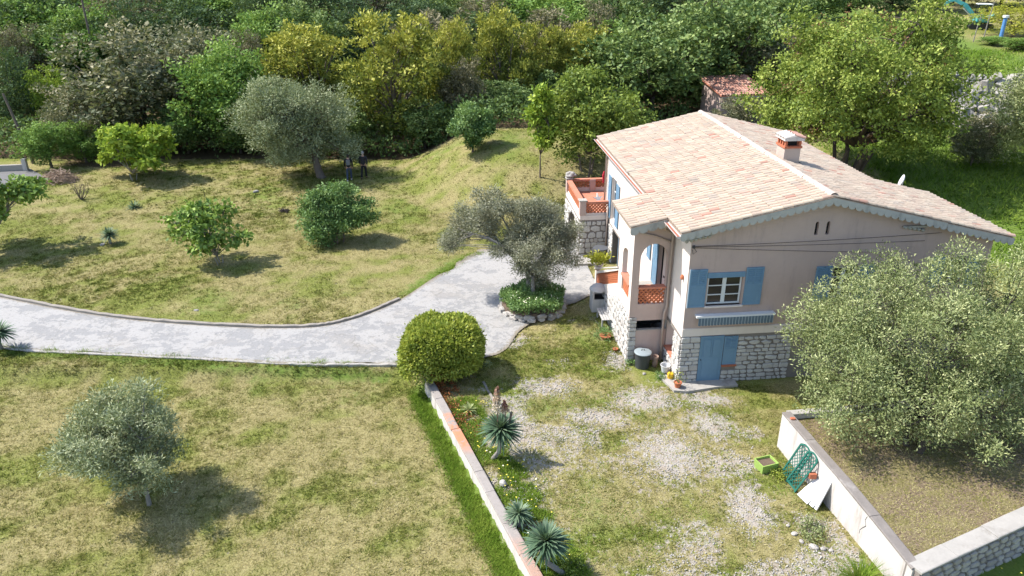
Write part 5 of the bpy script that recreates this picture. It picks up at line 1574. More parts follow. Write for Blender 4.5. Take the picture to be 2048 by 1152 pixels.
blades('tall_grass', X, Y, rg.uniform(.08, .24, len(X)), rg.uniform(.006, .013, len(X)), .25 + .6 * fbm(X, Y, 63, .5) + rg.normal(size=len(X)) * .16, M['grass_green'], .8, 432, 'lush green grass beside the low wall and flower bed')
X, Y = scatter(60000, (20, 46, 34, 70), 433, lambda x, y: sst(20, 24, x) * sst(34, 37, y) * np.clip(.2 + fbm(x, y, 65, 2.0), 0, 1) * (1 - .8 * sst(37, 41, x - .4 * (y - 62)) * sst(61, 65, y)))
blades('meadow_grass', X, Y, rg.uniform(.25, .55, len(X)), rg.uniform(.02, .045, len(X)), .2 + .7 * fbm(X, Y, 67, 2.2) + rg.normal(size=len(X)) * .14, M['grass_green'], .8, 434, 'rank green meadow on the slope right of the house')
# yard weeds in tufts
X, Y = scatter(90000, (-.6, 10, 14, 31), 435, lambda x, y: inside(x, y, YARD) * (1 - .7 * sst(.35, .8, zone_masks(x, y)[0])) * sst(.50, .66, fbm(x, y, 69, .5)))
blades('yard_weeds', X, Y, rg.uniform(.04, .11, len(X)), rg.uniform(.008, .016, len(X)), .3 + .6 * fbm(X, Y, 71, .8) + rg.normal(size=len(X)) * .15, M['grass_green'], 1.1, 436, 'low weeds creeping over the gravel yard', 'weeds')
# loose stones of the yard
X, Y = scatter(30000, (-1, 9.6, 14, 29), 470, lambda x, y: inside(x, y, YARD) * sst(.35, .7, zone_masks(x, y)[0] + .5 * (fbm(x, y, 73, .4) - .5)))
n = min(len(X), 6000); X, Y = X[:n], Y[:n]; rg = np.random.default_rng(471)
S_ = rg.uniform(.012, .034, n)[:, None, None] * rg.uniform(.7, 1.3, (n, 1, 3))
oc = np.array([(1, 0, 0), (-1, 0, 0), (0, 1, 0), (0, -1, 0), (0, 0, 1), (0, 0, -1)], float)
V = (oc[None] + rg.normal(size=(n, 6, 3)) * .15) * S_ + np.stack([X, Y, hgt(X, Y) + .012], 1)[:, None, :]
of = np.array([(0, 2, 4), (2, 1, 4), (1, 3, 4), (3, 0, 4), (2, 0, 5), (1, 2, 5), (3, 1, 5), (0, 3, 5)])
F = (of[None] + (np.arange(n) * 6)[:, None, None]).reshape(-1, 3)
M['pebble'] = m_plain('pebble', (.42, .39, .35), .3, 3, .9)
tag(link('gravel_stones', mesh_np('gravel_stones', V.reshape(-1, 3), F, M['pebble'])), 'loose pale gravel stones scattered over the yard', 'gravel', kind='stuff')
# flowers in the bed
M['flower_y'] = m_plain('flower_yellow', (.75, .62, .08), .1, 5)
M['flower_w'] = m_plain('flower_cream', (.78, .75, .55), .1, 5)
def flowers(name, pts, size, mat, label, seed):
    rg = np.random.default_rng(seed); n = len(pts)
    V, F = [], []
    a = rg.uniform(0, 6.28, n)
    for k in range(5):
        d = np.stack([np.cos(a + k * 1.2566), np.sin(a + k * 1.2566), np.full(n, .25)], 1)
        v, f = leaf_quads(np.array(pts), d, np.tile([0, 0, 1.0], (n, 1)), size * rg.uniform(.8, 1.2, n), size * .8 * np.ones(n))
        F.append(f + sum(len(x) for x in V)); V.append(v)
    return tag(link(name, mesh_np(name, np.concatenate(V), np.concatenate(F), mat)), label, 'flowers', kind='stuff')
def bed_pts(n, box, seed, w, h):
    X, Y = scatter(n, box, seed, w); r = np.random.default_rng(seed + 1)
    return np.stack([X, Y, hgt(X, Y) + r.uniform(*h, len(X))], 1)
bw = lambda x, y: np.where((x > wall_x(y) + .4) & (x < wall_x(y) + 1.7) & (y < 24.2), sst(.35, .7, fbm(x, y, 81, 1.0)), 0)
flowers('flowers', bed_pts(900, (-3, 3, 13, 24.5), 440, bw, (.1, .24)), .030, M['flower_y'], 'yellow flowers sprinkled along the flower bed', 1)
flowers('flowers', bed_pts(170, (-3, 2, 16, 24), 442, bw, (.12, .25)), .036, M['flower_w'], 'cream daisies in the flower bed near the tall yucca', 2)
flowers('flowers', bed_pts(120, (11, 15, 13, 17), 444, lambda x, y: .8 * np.exp(-(seg_dist(x, y, [(12.2, 14.4), (15, 15.6)]) / .8) ** 2), (.1, .25)), .03, M['flower_y'], 'yellow flowers in the bottom right corner grass', 3)
# reddish ground cover under the clipped bush
M['red_leaf'] = m_leaf('red_ground_cover', ramp3((.11, .035, .018), (.23, .075, .03), (.40, .15, .05)), .25, .03)
X, Y = scatter(16000, (-3.2, .6, 21, 26.4), 446, lambda x, y: np.where((x > wall_x(y) + .14) & (x < wall_x(y) + .95), 1, 0) * sst(21.6, 24.2, y) * sst(.25, .5, fbm(x, y, 83, .6)))
n = len(X); rg = np.random.default_rng(447)
V, F = leaf_quads(np.stack([X, Y, hgt(X, Y) + rg.uniform(.02, .22, n)], 1), unit(rg.normal(size=(n, 3))), unit(rg.normal(size=(n, 3)) + [0, 0, .6]), rg.uniform(.05, .1, n), rg.uniform(.03, .06, n))
tag(link('ground_cover', mesh_np('ground_cover', V, F, M['red_leaf'], rg.uniform(.1, .95, n))), 'rust-red ground cover plants between low wall and clipped bush', 'ground cover', kind='stuff')
# ------------------------------------------------------------------ low wall between lower lawn and yard
def wall_line(y): return (float(wall_x(y)), y)
def m_wallcap():
    t = NT('wall_cap_painted')
    n1 = t.noise(.9, 5, .7); n2 = t.noise(6, 5, .7); n3 = t.noise(40, 3, .6)
    col = t.mix(n2, (.20, .175, .155, 1), (.37, .335, .305, 1))
    sx = t.n('ShaderNodeSeparateXYZ'); t.l(t.coord(), sx.inputs[0])
    band = t.math('ADD', t.math('MULTIPLY', t.smooth(sx.outputs['Y'], 20.6, 21.5), t.math('SUBTRACT', 1.0, t.smooth(sx.outputs['Y'], 22.9, 23.3))), t.math('MULTIPLY', t.math('SUBTRACT', 1.0, t.smooth(sx.outputs['Y'], 16.4, 17.2)), .35))
    col = t.mix(t.math('MULTIPLY', t.smooth(t.math('ADD', t.math('MULTIPLY', n1, .5), t.math('MULTIPLY', n2, .5)), .40, .52), t.math('MINIMUM', band, .85)), col, (.50, .19, .085, 1))
    col = t.mix(t.math('MULTIPLY', t.smooth(n2, .56, .7), .6), col, (.22, .19, .165, 1))
    return t.bsdf(col, .92, t.bump(n3, .5, .01), .2)
lw = thing('low_wall', 'long low garden wall with flaking orange paint beside the flower bed', 'wall', (0, 0, 0))
rr = random.Random(31)
yy = 25.55; first = True
wn_ = np.array([0.933, 0.359])          # unit normal to the wall, towards the yard
wt_ = np.array([.359, -.933])
core = MB(); core_pts = []
b = MB()
n = 60
vs = []
for i in range(n + 1):
    y = 25.5 - i * (12.6 / n)
    c = np.array([float(wall_x(y)), y])
    wig = rr.uniform(-.022, .022)
    for off, z in ((-.135 + wig, -.75), (-.115 + wig, .14), (.115, .14), (.135, -.75)):
        q = c + wn_ * off; vs.append((q[0], q[1], z))
fs = []
for i in range(n):
    for k in range(3):
        fs.append((i * 4 + k, (i + 1) * 4 + k, (i + 1) * 4 + k + 1, i * 4 + k + 1))
fs += [(0, 1, 2, 3), tuple(reversed(range(n * 4, n * 4 + 4)))]
b.add(vs, fs).build('wall_body', M['render_white'], lw)
M['wallcap'] = m_wallcap()
y = 25.56
while y > 12.8:
    L = rr.uniform(.9, 1.5)
    y2 = y - L
    dx = rr.uniform(-.012, .012); zt = .205 + rr.uniform(-.008, .008)
    p0 = np.array([float(wall_x(y)), y]); p1 = np.array([float(wall_x(y2 + .012)), y2 + .012])
    vs = []
    for p in (p0, p1):
        for off, z in ((-.15 + dx, .142), (-.145 + dx, zt - .012), (-.125 + dx, zt), (.125 + dx, zt), (.145 + dx, zt - .012), (.15 + dx, .142)):
            q = p + wn_ * (off + rr.uniform(-.016, .016)); vs.append((q[0], q[1], z))
    fs = [(k, k + 6, k + 7, k + 1) for k in range(5)] + [(0, 6, 11, 5), (0, 1, 2, 3, 4, 5), (11, 10, 9, 8, 7, 6)]
    MB().add(vs, fs).build('coping_slab', M['wallcap'], lw)
    y = y2

# ------------------------------------------------------------------ walled terrace at the right
rw_ = thing('retaining_wall', 'white rendered retaining wall with a crack and a stone front', 'wall', (0, 0, 0))
def wall_run(pts, th, ztops, zb, name, mat, cap=None, side=1):
    b = MB(); P = np.array(pts, float); n = len(P)
    T = np.gradient(P, axis=0); T /= np.linalg.norm(T, axis=1)[:, None]; N = np.stack([-T[:, 1], T[:, 0]], 1) * side
    vs = []
    for i in range(n):
        a = P[i]; c = P[i] + N[i] * th
        vs += [(a[0], a[1], zb), (a[0], a[1], ztops[i]), (c[0], c[1], ztops[i]), (c[0], c[1], zb)]
    fs = []
    for i in range(n - 1):
        for k in range(3): fs.append((i * 4 + k, (i + 1) * 4 + k, (i + 1) * 4 + k + 1, i * 4 + k + 1))
    fs += [(0, 1, 2, 3), tuple(reversed(range(n * 4 - 4, n * 4)))]
    b.add(vs, fs)
    return b.build(name, mat, rw_)
wa = [(8.86, 21.45), (9.10, 20.1), (9.45, 18.25), (9.78, 16.45), (10.08, 14.85)]
zt = [1.30, 1.28, 1.22, 1.12, 1.0]
body = wall_run(wa, .26, zt, -.3, 'wall_body', M['render_white'], side=1)
# caps: weathered slabs on top
def caps(pts, ztops, w, off, mat, L0=1.0, name='coping_slab', th=.055):
    rr = random.Random(44)
    P = np.array(pts, float)
    seg = np.linalg.norm(np.diff(P, axis=0), axis=1); S = np.concatenate([[0], np.cumsum(seg)])
    s = 0
    at_ = lambda q: np.array([np.interp(q, S, P[:, 0]), np.interp(q, S, P[:, 1]), np.interp(q, S, ztops)])
    while s < S[-1] - .02:
        e = min(S[-1], s + L0 * rr.uniform(.8, 1.35))
        if S[-1] - e < .4: e = S[-1]
        a, c = at_(s), at_(e - .012)
        t_ = (c - a)[:2]; t_ /= np.linalg.norm(t_); nn = np.array([-t_[1], t_[0]])
        vs = []
        dz = rr.uniform(-.012, .012)
        for p in (a, c):
            for o_, z in ((off[0], .002), (off[0], th - .012), (off[0] + .02, th), (off[1] - .02, th), (off[1], th - .012), (off[1], .002)):
                q = p[:2] + nn * (o_ + rr.uniform(-.008, .008)); vs.append((q[0], q[1], p[2] + z + dz * (z > .01)))
        fs = [(k, k + 6, k + 7, k + 1) for k in range(5)] + [(0, 6, 11, 5), (0, 1, 2, 3, 4, 5), (11, 10, 9, 8, 7, 6)]
        MB().add(vs, fs).build(name, mat, rw_)
        s = e
M['cap_dark'] = m_plain('weathered_cap', (0.21, 0.185, 0.165), 0.3, 3, 0.92, 0.6, 0.015, dirt=(0.36, 0.33, 0.30))
caps(wa, zt, .3, (-.02, .29), M['cap_dark'], 1.5)
# crack and streaks: a narrow dark fissure of its own
b = MB(); pts = [(9.735, 16.75, 1.08), (9.722, 16.80, .92), (9.73, 16.72, .78), (9.715, 16.84, .60), (9.705, 16.92, .46), (9.70, 16.90, .36)]
for p, q in zip(pts[:-1], pts[1:]):
    b.add([(p[0] - .012, p[1] - .008, p[2]), (p[0] - .012, p[1] + .008, p[2]), (q[0] - .014, q[1] + .007, q[2]), (q[0] - .014, q[1] - .007, q[2])], [(0, 1, 2, 3)])
b.build('crack', M['dark'], rw_)
wb = [(10.20, 14.72), (11.6, 15.38), (13.4, 16.22), (16.0, 17.45), (19.0, 18.9), (22.0, 20.3)]
zb_ = [1.0, 1.02, 1.05, 1.1, 1.15, 1.2]
bodyb = wall_run(wb, .42, zb_, -.4, 'stone_base', M['mortar'], side=1)
caps(wb, zb_, .5, (-.05, .46), M['concrete'], 1.3, th=.07)
P = np.array(wb[:4])
t_ = (P[2] - P[0]) / np.linalg.norm(P[2] - P[0]); ang = math.atan2(t_[1], t_[0])
z = -.1
while z < .95:
    hh = rr.uniform(.16, .3); s = rr.uniform(0, .1)
    while s < 6.2:
        w = hh * rr.uniform(1.1, 2.3)
        c = P[0] + t_ * (s + w / 2)
        yline = np.interp(c[0], [q[0] for q in wb], [q[1] for q in wb])
        st = link('stone', rr.choice(STONES_W), bodyb, None, (c[0] + .002, yline - .002, z + hh / 2), (0, rr.uniform(-.06, .06), ang), (w - .02, .06 * rr.uniform(.6, 1.3), min(hh, .99 - z) - .02))
        s += w
    z += hh
wc = [(9.10, 21.46), (10.3, 21.62), (11.6, 21.8), (13.4, 22.1), (17.0, 22.9)]
wall_run(wc, .22, [1.22] * 5, -.2, 'wall_body', M['render_white'], side=1)
caps(wc, [1.22] * 5, .26, (-.02, .24), M['concrete'], 1.4)
MB().cbox((9.06, 21.05, 1.375), (.16, .12, .06), .015).build('loose_brick', M['brick'], rw_)
# soil of the terrace
tx = np.linspace(8.9, 24, 60); ty = np.linspace(14.6, 24, 50)
TX, TY = np.meshgrid(tx, ty)
TZ = .98 + .06 * fbm(TX, TY, 71, 1.5) + .05 * sst(17, 22, TY)
poly = [(9.05, 21.5), (10.2, 14.98), (22.0, 20.55), (24, 23.9), (17, 22.95), (13.4, 22.2)]
tb = bmesh.new()
bv = [tb.verts.new((x, y, z)) for x, y, z in zip(TX.ravel(), TY.ravel(), TZ.ravel())]
insd = inside(TX.ravel(), TY.ravel(), poly).reshape(TX.shape)
for i in range(49):
    for j in range(59):
        if insd[i:i + 2, j:j + 2].any():
            tb.faces.new([bv[i * 60 + j], bv[i * 60 + j + 1], bv[(i + 1) * 60 + j + 1], bv[(i + 1) * 60 + j]])
for vtx in list(tb.verts):
    if not vtx.link_faces: tb.verts.remove(vtx)
# keep the sheet inside the walls
for vtx in tb.verts:
    x, y = vtx.co.x, vtx.co.y
    xw = np.interp(-y, [-21.5, -14.9], [9.06, 10.2]); vtx.co.x = max(x, xw)
    yw = np.interp(vtx.co.x, [q[0] for q in wb], [q[1] for q in wb]) + .25; vtx.co.y = max(vtx.co.y, yw)
    yw = np.interp(vtx.co.x, [q[0] for q in wc], [q[1] for q in wc]) + .12; vtx.co.y = min(vtx.co.y, yw)
tme = bpy.data.meshes.new('garden_soil'); tb.to_mesh(tme); tb.free()
t = NT('dry_soil_leaves')
n1 = t.noise(1.2, 5, .7); n2 = t.noise(14, 5, .75); n3 = t.noise(45, 3, .7)
col = t.mix(t.smooth(n2, .3, .7), (.085, .06, .04, 1), (.27, .205, .135, 1))
col = t.mix(t.smooth(n1, .42, .62), col, t.mix(n2, (.12, .105, .045, 1), (.27, .225, .11, 1)))
col = t.mix(t.math('MULTIPLY', t.smooth(n3, .55, .72), .5), col, (.40, .32, .22, 1))
M['dry_soil'] = t.bsdf(col, .95, t.bump(t.math('ADD', n2, n3), .8, .03), .1)
tme.materials.append(M['dry_soil'])
tag(link('garden_soil', tme), kind='structure')
X, Y = scatter(80000, (9, 20, 15, 22.6), 450, lambda x, y: inside(x, y, poly) * np.clip(.2 + fbm(x, y, 55, .8), 0, 1))
rg = np.random.default_rng(451)
blades('leaf_litter', X, Y, rg.uniform(.03, .09, len(X)), rg.uniform(.007, .014, len(X)), .50 + .7 * (fbm(X, Y, 58, .7) - .4) + rg.normal(size=len(X)) * .2, M['grass_dry'], 1.4, 452, 'dry grass and fallen leaves on the walled terrace', 'leaf litter', base=.99 + .06 * fbm(X, Y, 71, 1.5) + .05 * sst(17, 22, Y))

# ------------------------------------------------------------------ things leaning on the white wall
# wall face direction: outward normal (-.983,-.18)
wdir = np.array([.18, -.983]); wout = np.array([-.983, -.18])
def on_wall(s, out=0.0, z=0.0):
    """s metres along the wall from its far corner, 'out' metres from its face"""
    p = np.array([8.86, 21.45]) + wdir * s + wout * out
    return Vector((p[0], p[1], z))
def lean_panel(s, w, L, foot, zfoot=.0):
    """origin, axis along wall, axis up the lean, normal for a panel leaning on the wall"""
    z = math.sqrt(max(.05, L * L - foot * foot))
    o = on_wall(s, foot, zfoot)
    ex = Vector((wdir[0], wdir[1], 0)); ey = Vector((-wout[0] * foot, -wout[1] * foot, z)) / L
    return o, ex, ey, ex.cross(ey)
M['green_paint'] = m_plain('trellis_green', (.012, .105, .075), .2, 6, .55)
def trellis(label, s, w, L, foot, z=.02):
    o, ex, ey, nn = lean_panel(s, w, L, foot, z)
    root = thing('trellis_panel', label, 'trellis', tuple(o), 0, 'green trellis panels leaning on the white wall')
    f = MB()
    def bar(a, c, hw, th=.018, off=0):
        a = ex * a[0] + ey * a[1]; c = ex * c[0] + ey * c[1]
        d = (c - a); l = d.length; d.normalize()
        f.obox((a + c) / 2 + nn * off, d * (l / 2), nn.cross(d) * hw, nn * th)
    bar((0, 0), (0, L - .1), .028); bar((w, 0), (w, L - .1), .028); bar((.028, .06), (w - .028, .06), .028, .016)
    n = 8
    for k in range(n):
        a = (.0 + w * k / n, L - .1 + .1 * math.sin(math.pi * k / n)); c = (w * (k + 1) / n, L - .1 + .1 * math.sin(math.pi * (k + 1) / n))
        bar(a, c, .028, .017)
    f.build('frame', M['green_paint'], root)
    lt = lattice((0, 0, 0), ex * (w - .05), ey * (L - .14), 0, 0, nn, cell=.10, bar=.010, th=.006)
    lt.v = [tuple(Vector(p) + ex * .025 + ey * .06) for p in lt.v]
    lt.build('lattice', M['green_paint'], root)
    return root
trellis('green trellis panel leaning nearest the flower trough', 1.35, .55, 1.25, .55)
trellis('green trellis panel leaning beside the white boards', 1.78, .52, 1.30, .62)
def board(label, s, w, L, foot, th, mat, z=.02, name='board', roll=0.0):
    o, ex, ey, nn = lean_panel(s, w, L, foot, z)
    ex2 = ex * math.cos(roll) + ey * math.sin(roll); ey2 = ey * math.cos(roll) - ex * math.sin(roll)
    b = MB(); b.obox(ex2 * w / 2 + ey2 * L / 2, ex2 * w / 2, ey2 * L / 2, nn * th / 2)
    oo = b.build(name, mat, None, loc=tuple(o))
    return tag(oo, label, 'board', 'boards leaning on the white wall')
M['board_white'] = m_plain('white_board', (.74, .73, .71), .08, 3, .5, .1, .003, dirt=(.5, .47, .43))
board('wide white board leaning in front of the green trellis', 2.42, .50, .78, .60, .03, M['board_white'], roll=.10)
board('second grey-white board leaning behind the wide white one', 2.80, .30, .85, .50, .03, M['board_white'], roll=.16)
board('narrow tall white board, last of the leaning boards', 3.05, .16, .98, .42, .04, M['board_white'], roll=.14)
tag(MB().cbox((0, 0, .0), (.22, .14, .18), .01).build('brick', M['brick'], None, loc=tuple(on_wall(2.35, .16, .62))), 'reddish brick wedged between trellis and leaning boards', 'brick')
# green flower trough
p = on_wall(1.05, .95, 0); p.z = hz(p.x, p.y)
tr = thing('flower_trough', 'lime-green rectangular flower trough beside the leaning trellis', 'planter', tuple(p), math.atan2(wout[1], wout[0]) + math.pi + .15)
M['lime_plastic'] = m_plain('lime_plastic', (.30, .43, .10), .1, 5, .5)
b = MB(); w, d, h = .30, .24, .32
vs = [(-w * .9, -d * .85, 0), (w * .9, -d * .85, 0), (w * .9, d * .85, 0), (-w * .9, d * .85, 0), (-w, -d, h), (w, -d, h), (w, d, h), (-w, d, h), (-w + .03, -d + .03, h), (w - .03, -d + .03, h), (w - .03, d - .03, h), (-w + .03, d - .03, h), (-w + .04, -d + .04, h - .1), (w - .04, -d + .04, h - .1), (w - .04, d - .04, h - .1), (-w + .04, d - .04, h - .1)]
fs = [(0, 3, 2, 1)] + [(a + i, a + (i + 1) % 4, a + 4 + (i + 1) % 4, a + 4 + i) for a in (0, 4, 8) for i in range(4)]
b.add(vs, fs).build('trough', M['lime_plastic'], tr)
b = MB(); b.add([(-w + .04, -d + .04, h - .075), (w - .04, -d + .04, h - .06), (w - .04, d - .04, h - .08), (-w + .04, d - .04, h - .065)], [(0, 1, 2, 3)]).build('earth', M['soil'], tr)
# weeds, rubble and a grass clump along the wall foot
def clump(name, label, loc, seed, n, rx, ry, L, W, mat, lean=.8, cat='plant', tint=(.2, .9)):
    rg = np.random.default_rng(seed)
    a = rg.uniform(0, 6.28, n); r = np.sqrt(rg.random(n))
    X = r * np.cos(a) * rx; Y = r * np.sin(a) * ry
    D = unit(np.stack([X / rx * lean + rg.normal(size=n) * .3, Y / ry * lean + rg.normal(size=n) * .3, np.ones(n)], 1))
    root = thing(name, label, cat, loc)
    V, F, T = [], [], []
    Lh = L * rg.uniform(.6, 1.2, n)
    S = unit(np.cross(D, [0, 0, 1.0])) * W
    P = np.stack([X * .5, Y * .5, np.zeros(n)], 1)
    mid = P + D * (Lh * .55)[:, None]; tip = P + D * Lh[:, None] + np.stack([D[:, 0] * .25, D[:, 1] * .25, -.22 * np.ones(n)], 1) * Lh[:, None]
    V = np.stack([P - S, P + S, mid + S * .8, mid - S * .8, tip + S * .1, tip - S * .1], 1).reshape(-1, 3)
    i = np.arange(n) * 6
    F = np.concatenate([np.stack([i, i + 1, i + 2, i + 3], 1), np.stack([i + 3, i + 2, i + 4, i + 5], 1)])
    t_ = rg.uniform(*tint, n)
    link('blades', mesh_np('blades', V, F, mat, np.concatenate([t_, t_])), root)
    return root
clump('grass_clump', 'big clump of long green grass at the foot of the white wall', P3(9.15, 15.35), 461, 420, .42, .38, .75, .008, M['grass_green'], .9)
def weed(name, label, loc, seed, rx, ry, h, n, lm, leaf=.07, cat='weeds'):
    rg = np.random.default_rng(seed)
    root = thing(name, label, cat, loc)
    k = max(5, n // 60)
    st = MB(); cs = []
    for i in range(k):
        a = rg.uniform(0, 6.28); r = math.sqrt(rg.random()); x, y = r * rx * math.cos(a), r * ry * math.sin(a); z = h * rg.uniform(.6, 1.1)
        st.tube([(x * .6, y * .6, -.03), (x * .85, y * .85, z * .5), (x, y, z)], [.008, .007, .004], 5, cap=False); cs.append((x, y, z))
    cs = np.array(cs)
    st.build('stems', M['bark'], root)
    c = cs[rg.integers(0, k, n)]; tt = rg.random(n)[:, None] ** .6
    P = c * np.concatenate([.6 + .4 * tt, .6 + .4 * tt, tt], 1) + rg.normal(size=(n, 3)) * np.array([rx * .22, ry * .22, h * .12])
    P[:, 2] = np.abs(P[:, 2])
    V, F = leaf_quads(P, unit(rg.normal(size=(n, 3)) + [0, 0, .4]), unit(rg.normal(size=(n, 3)) + [0, 0, .7]), leaf * rg.uniform(.6, 1.3, n), leaf * .5 * rg.uniform(.6, 1.3, n))
    link('leaves', mesh_np('leaves', V, F, LM[lm], np.clip(.5 + rg.normal(size=n) * .24, .02, .98)), root)
    return root
weed('weed_patch', 'straggly weeds with a ring of rubble at the white wall', P3(8.55, 17.3), 462, .42, .5, .32, 900, 'olive_green')
weed('weed_patch', 'weeds growing around the green trellis foot', P3(8.35, 20.0), 463, .25, .55, .22, 500, 'hedge')
weed('weed_patch', 'green weeds at the foot of the stone pier by the bin', P3(*[float(q) for q in (4.95, 26.95)]), 464, .5, .2, .18, 500, 'bush')
weed('weed_patch', 'green weeds between the pots and the doorstep', P3(5.75, 25.85), 465, .25, .35, .16, 400, 'bush')
weed('weed_patch', 'weeds under the slatted bench by the stone base', P3(3.85, 29.4), 466, .4, .8, .18, 700, 'bush')
weed('weed_patch', 'yellowish weeds at the bottom end of the flower bed', P3(1.6, 15.9), 467, .3, .5, .25, 500, 'hedge')
def rock(label, loc, s, seed, mat=None, name='rock', group=None):
    rg = np.random.default_rng(seed)
    bm = bmesh.new(); bmesh.ops.create_icosphere(bm, subdivisions=2, radius=.5)
    for v in bm.verts:
        d = v.co.normalized(); k = 1 + .35 * (float(fbm(d.x * 2 + seed, d.y * 2 + d.z * 1.7, seed, .8)) - .5) + rg.uniform(-.05, .05)
        v.co = Vector((round(v.co.x * 5) / 5 * .35 + v.co.x * .65, v.co.y, v.co.z)) * k
    me = bpy.data.meshes.new(name); bm.to_mesh(me); bm.free(); me.materials.append(mat or M['boulder'])
    o = link(name, me, None, None, (loc[0], loc[1], loc[2] + s[2] * .25), (0, 0, rg.uniform(0, 6)), s)
    return tag(o, label, 'rock', group)
for i, (x, y, s) in enumerate(((8.05, 17.25, .20), (8.15, 16.95, .16), (8.42, 16.72, .26), (8.66, 16.66, .18), (7.98, 17.6, .14), (8.85, 16.6, .15), (8.5, 16.5, .1))):
    rock(('pale rubble stone left of the wall weeds', 'small rubble stone at the left front of the wall weeds', 'largest rubble stone in front of the wall weeds', 'rubble stone right of the largest one by the wall weeds', 'rubble stone furthest left and back of the wall weeds', 'rubble stone nearest the white wall face', 'tiny rubble stone lying nearest the camera by the weeds')[i], P3(x, y), (s * 1.1, s * .8, s * .5), 480 + i, M['stone_warm'], group='rubble stones at the white wall')
rock('grey stump-like stone in the flower bed near the yuccas', P3(*(-0.28, 19.40)), (.25, .22, .3), 490, M['stone_warm'])
rock('white stone lying at the edge of the upper lawn by the kerb', P3(*(-14.22, 31.40)), (.28, .2, .1), 491)
rock('pale stones on the upper lawn near the planted stick', P3(*(-16.28, 47.43)), (.4, .22, .16), 492)
rock('white stone at the base of the small yucca', P3(*(-22.23, 39.31)), (.4, .25, .1), 493)
rock('small white stone near the house corner', P3(5.15, 26.15), (.18, .14, .1), 494)
rock('pale stone by the bottom of the yard', P3(8.05, 14.9), (.2, .14, .12), 495)

# ------------------------------------------------------------------ round stone bed around the old olive
bc = (.9, 31.75); br = 1.36
bed = thing('stone_bed', 'round raised flower bed edged with rough stones around the old olive', 'flower bed', (bc[0], bc[1], hz(*bc)))
rr = random.Random(51)
b = MB(); b.lathe((0, 0, 0), [(br + .02, -.2), (br, .28), (br - .25, .30), (br - .28, .36), (.2, .45)], 28); b.build('earth', M['soil'], bed)
for ring, (z, n) in enumerate(((.03, 20), (.16, 17))):
    for k in range(n):
        a = 2 * math.pi * (k + .5 * ring) / n + rr.uniform(-.04, .04)
        w = 2 * math.pi * br / n
        link('stone', rr.choice(STONES_W), bed, None, ((br + .0) * math.cos(a), (br + .0) * math.sin(a), z + rr.uniform(-.03, .03)), (rr.uniform(-.1, .1), rr.uniform(-.1, .1), a + math.pi / 2), (w * rr.uniform(.75, 1.15), .14 * rr.uniform(.6, 1.5), .20 * rr.uniform(.6, 1.25)))
rg = np.random.default_rng(52)
n = 14000
a = rg.uniform(0, 6.28, n); r = np.sqrt(rg.random(n)) * (1.42 + .3 * np.sin(a * 3 + 1) * np.sin(a * 2))
X, Y = r * np.cos(a), r * np.sin(a)
top = .50 + .62 * fbm(X + 3, Y, 53, .7) * (1 - .25 * (r / 1.4) ** 3)
P = np.stack([X, Y, .3 + (top - .25) * rg.random(n) ** .45], 1)
V, F = leaf_quads(P, unit(rg.normal(size=(n, 3)) + np.stack([X * .4, Y * .4, np.full(n, .3)], 1)), unit(rg.normal(size=(n, 3)) + [0, 0, .6]), rg.uniform(.06, .14, n), rg.uniform(.035, .08, n))
tag(link('plants', mesh_np('plants', V, F, LM['bush'], np.clip(.3 + .5 * fbm(X, Y, 54, .5) + rg.normal(size=n) * .15, .02, .98)), bed), kind='stuff')
n = 60
a = rg.uniform(3.4, 6.0, n); r = rg.uniform(.7, 1.35, n)
V, F = leaf_quads(np.stack([r * np.cos(a), r * np.sin(a), rg.uniform(.6, .95, n)], 1), unit(rg.normal(size=(n, 3))), np.tile([0, 0, 1.0], (n, 1)) + rg.normal(size=(n, 3)) * .2, np.full(n, .06), np.full(n, .06))
tag(link('flowers', mesh_np('flowers', V, F, M['flower_w']), bed), kind='stuff')

# ------------------------------------------------------------------ things by the house
def HP(u, v, z=0.0):
    q = H(u, v, z); return (q.x, q.y, q.z)
# dustbin
db = thing('dustbin', 'round dark metal dustbin with grey lid at the loggia foot', 'dustbin', HP(-1.72, 1.38, .0))
M['bin_dark'] = m_plain('bin_metal', (.055, .06, .062), .2, 6, .5, .2, .004)
M['bin_lid'] = m_plain('bin_lid_grey', (.26, .30, .31), .12, 5, .45)
b = MB(); b.lathe((0, 0, 0), [(.26, 0), (.27, .02), (.31, .62), (.33, .63), (.33, .65)], 24); b.build('bin_body', M['bin_dark'], db, smooth=False)
ld = MB().lathe((0, 0, .655), [(.345, 0), (.345, .025), (.30, .05), (.1, .08), (.0, .082)], 24).build('lid', M['bin_lid'], db)
MB().tube([(-.06, 0, .73), (-.05, 0, .79), (.05, 0, .79), (.06, 0, .73)], .014, 6).build('lid_handle', M['black'], ld)
# clay flue pipe leaning by the bin
o = MB().lathe((0, 0, 0), [(.11, 0), (.11, .25), (.095, .28), (.10, .30), (.12, .48), (.105, .485), (.085, .30), (.08, .1)], 14).build('clay_pipe', m_plain('clay_dull', (.27, .18, .135), .2, 6), None, smooth=True, loc=HP(-1.22, 1.35, .02), rot=(.08, .05, 0))
tag(o, 'dull clay pipe standing between the dustbin and the buckets', 'clay pipe')
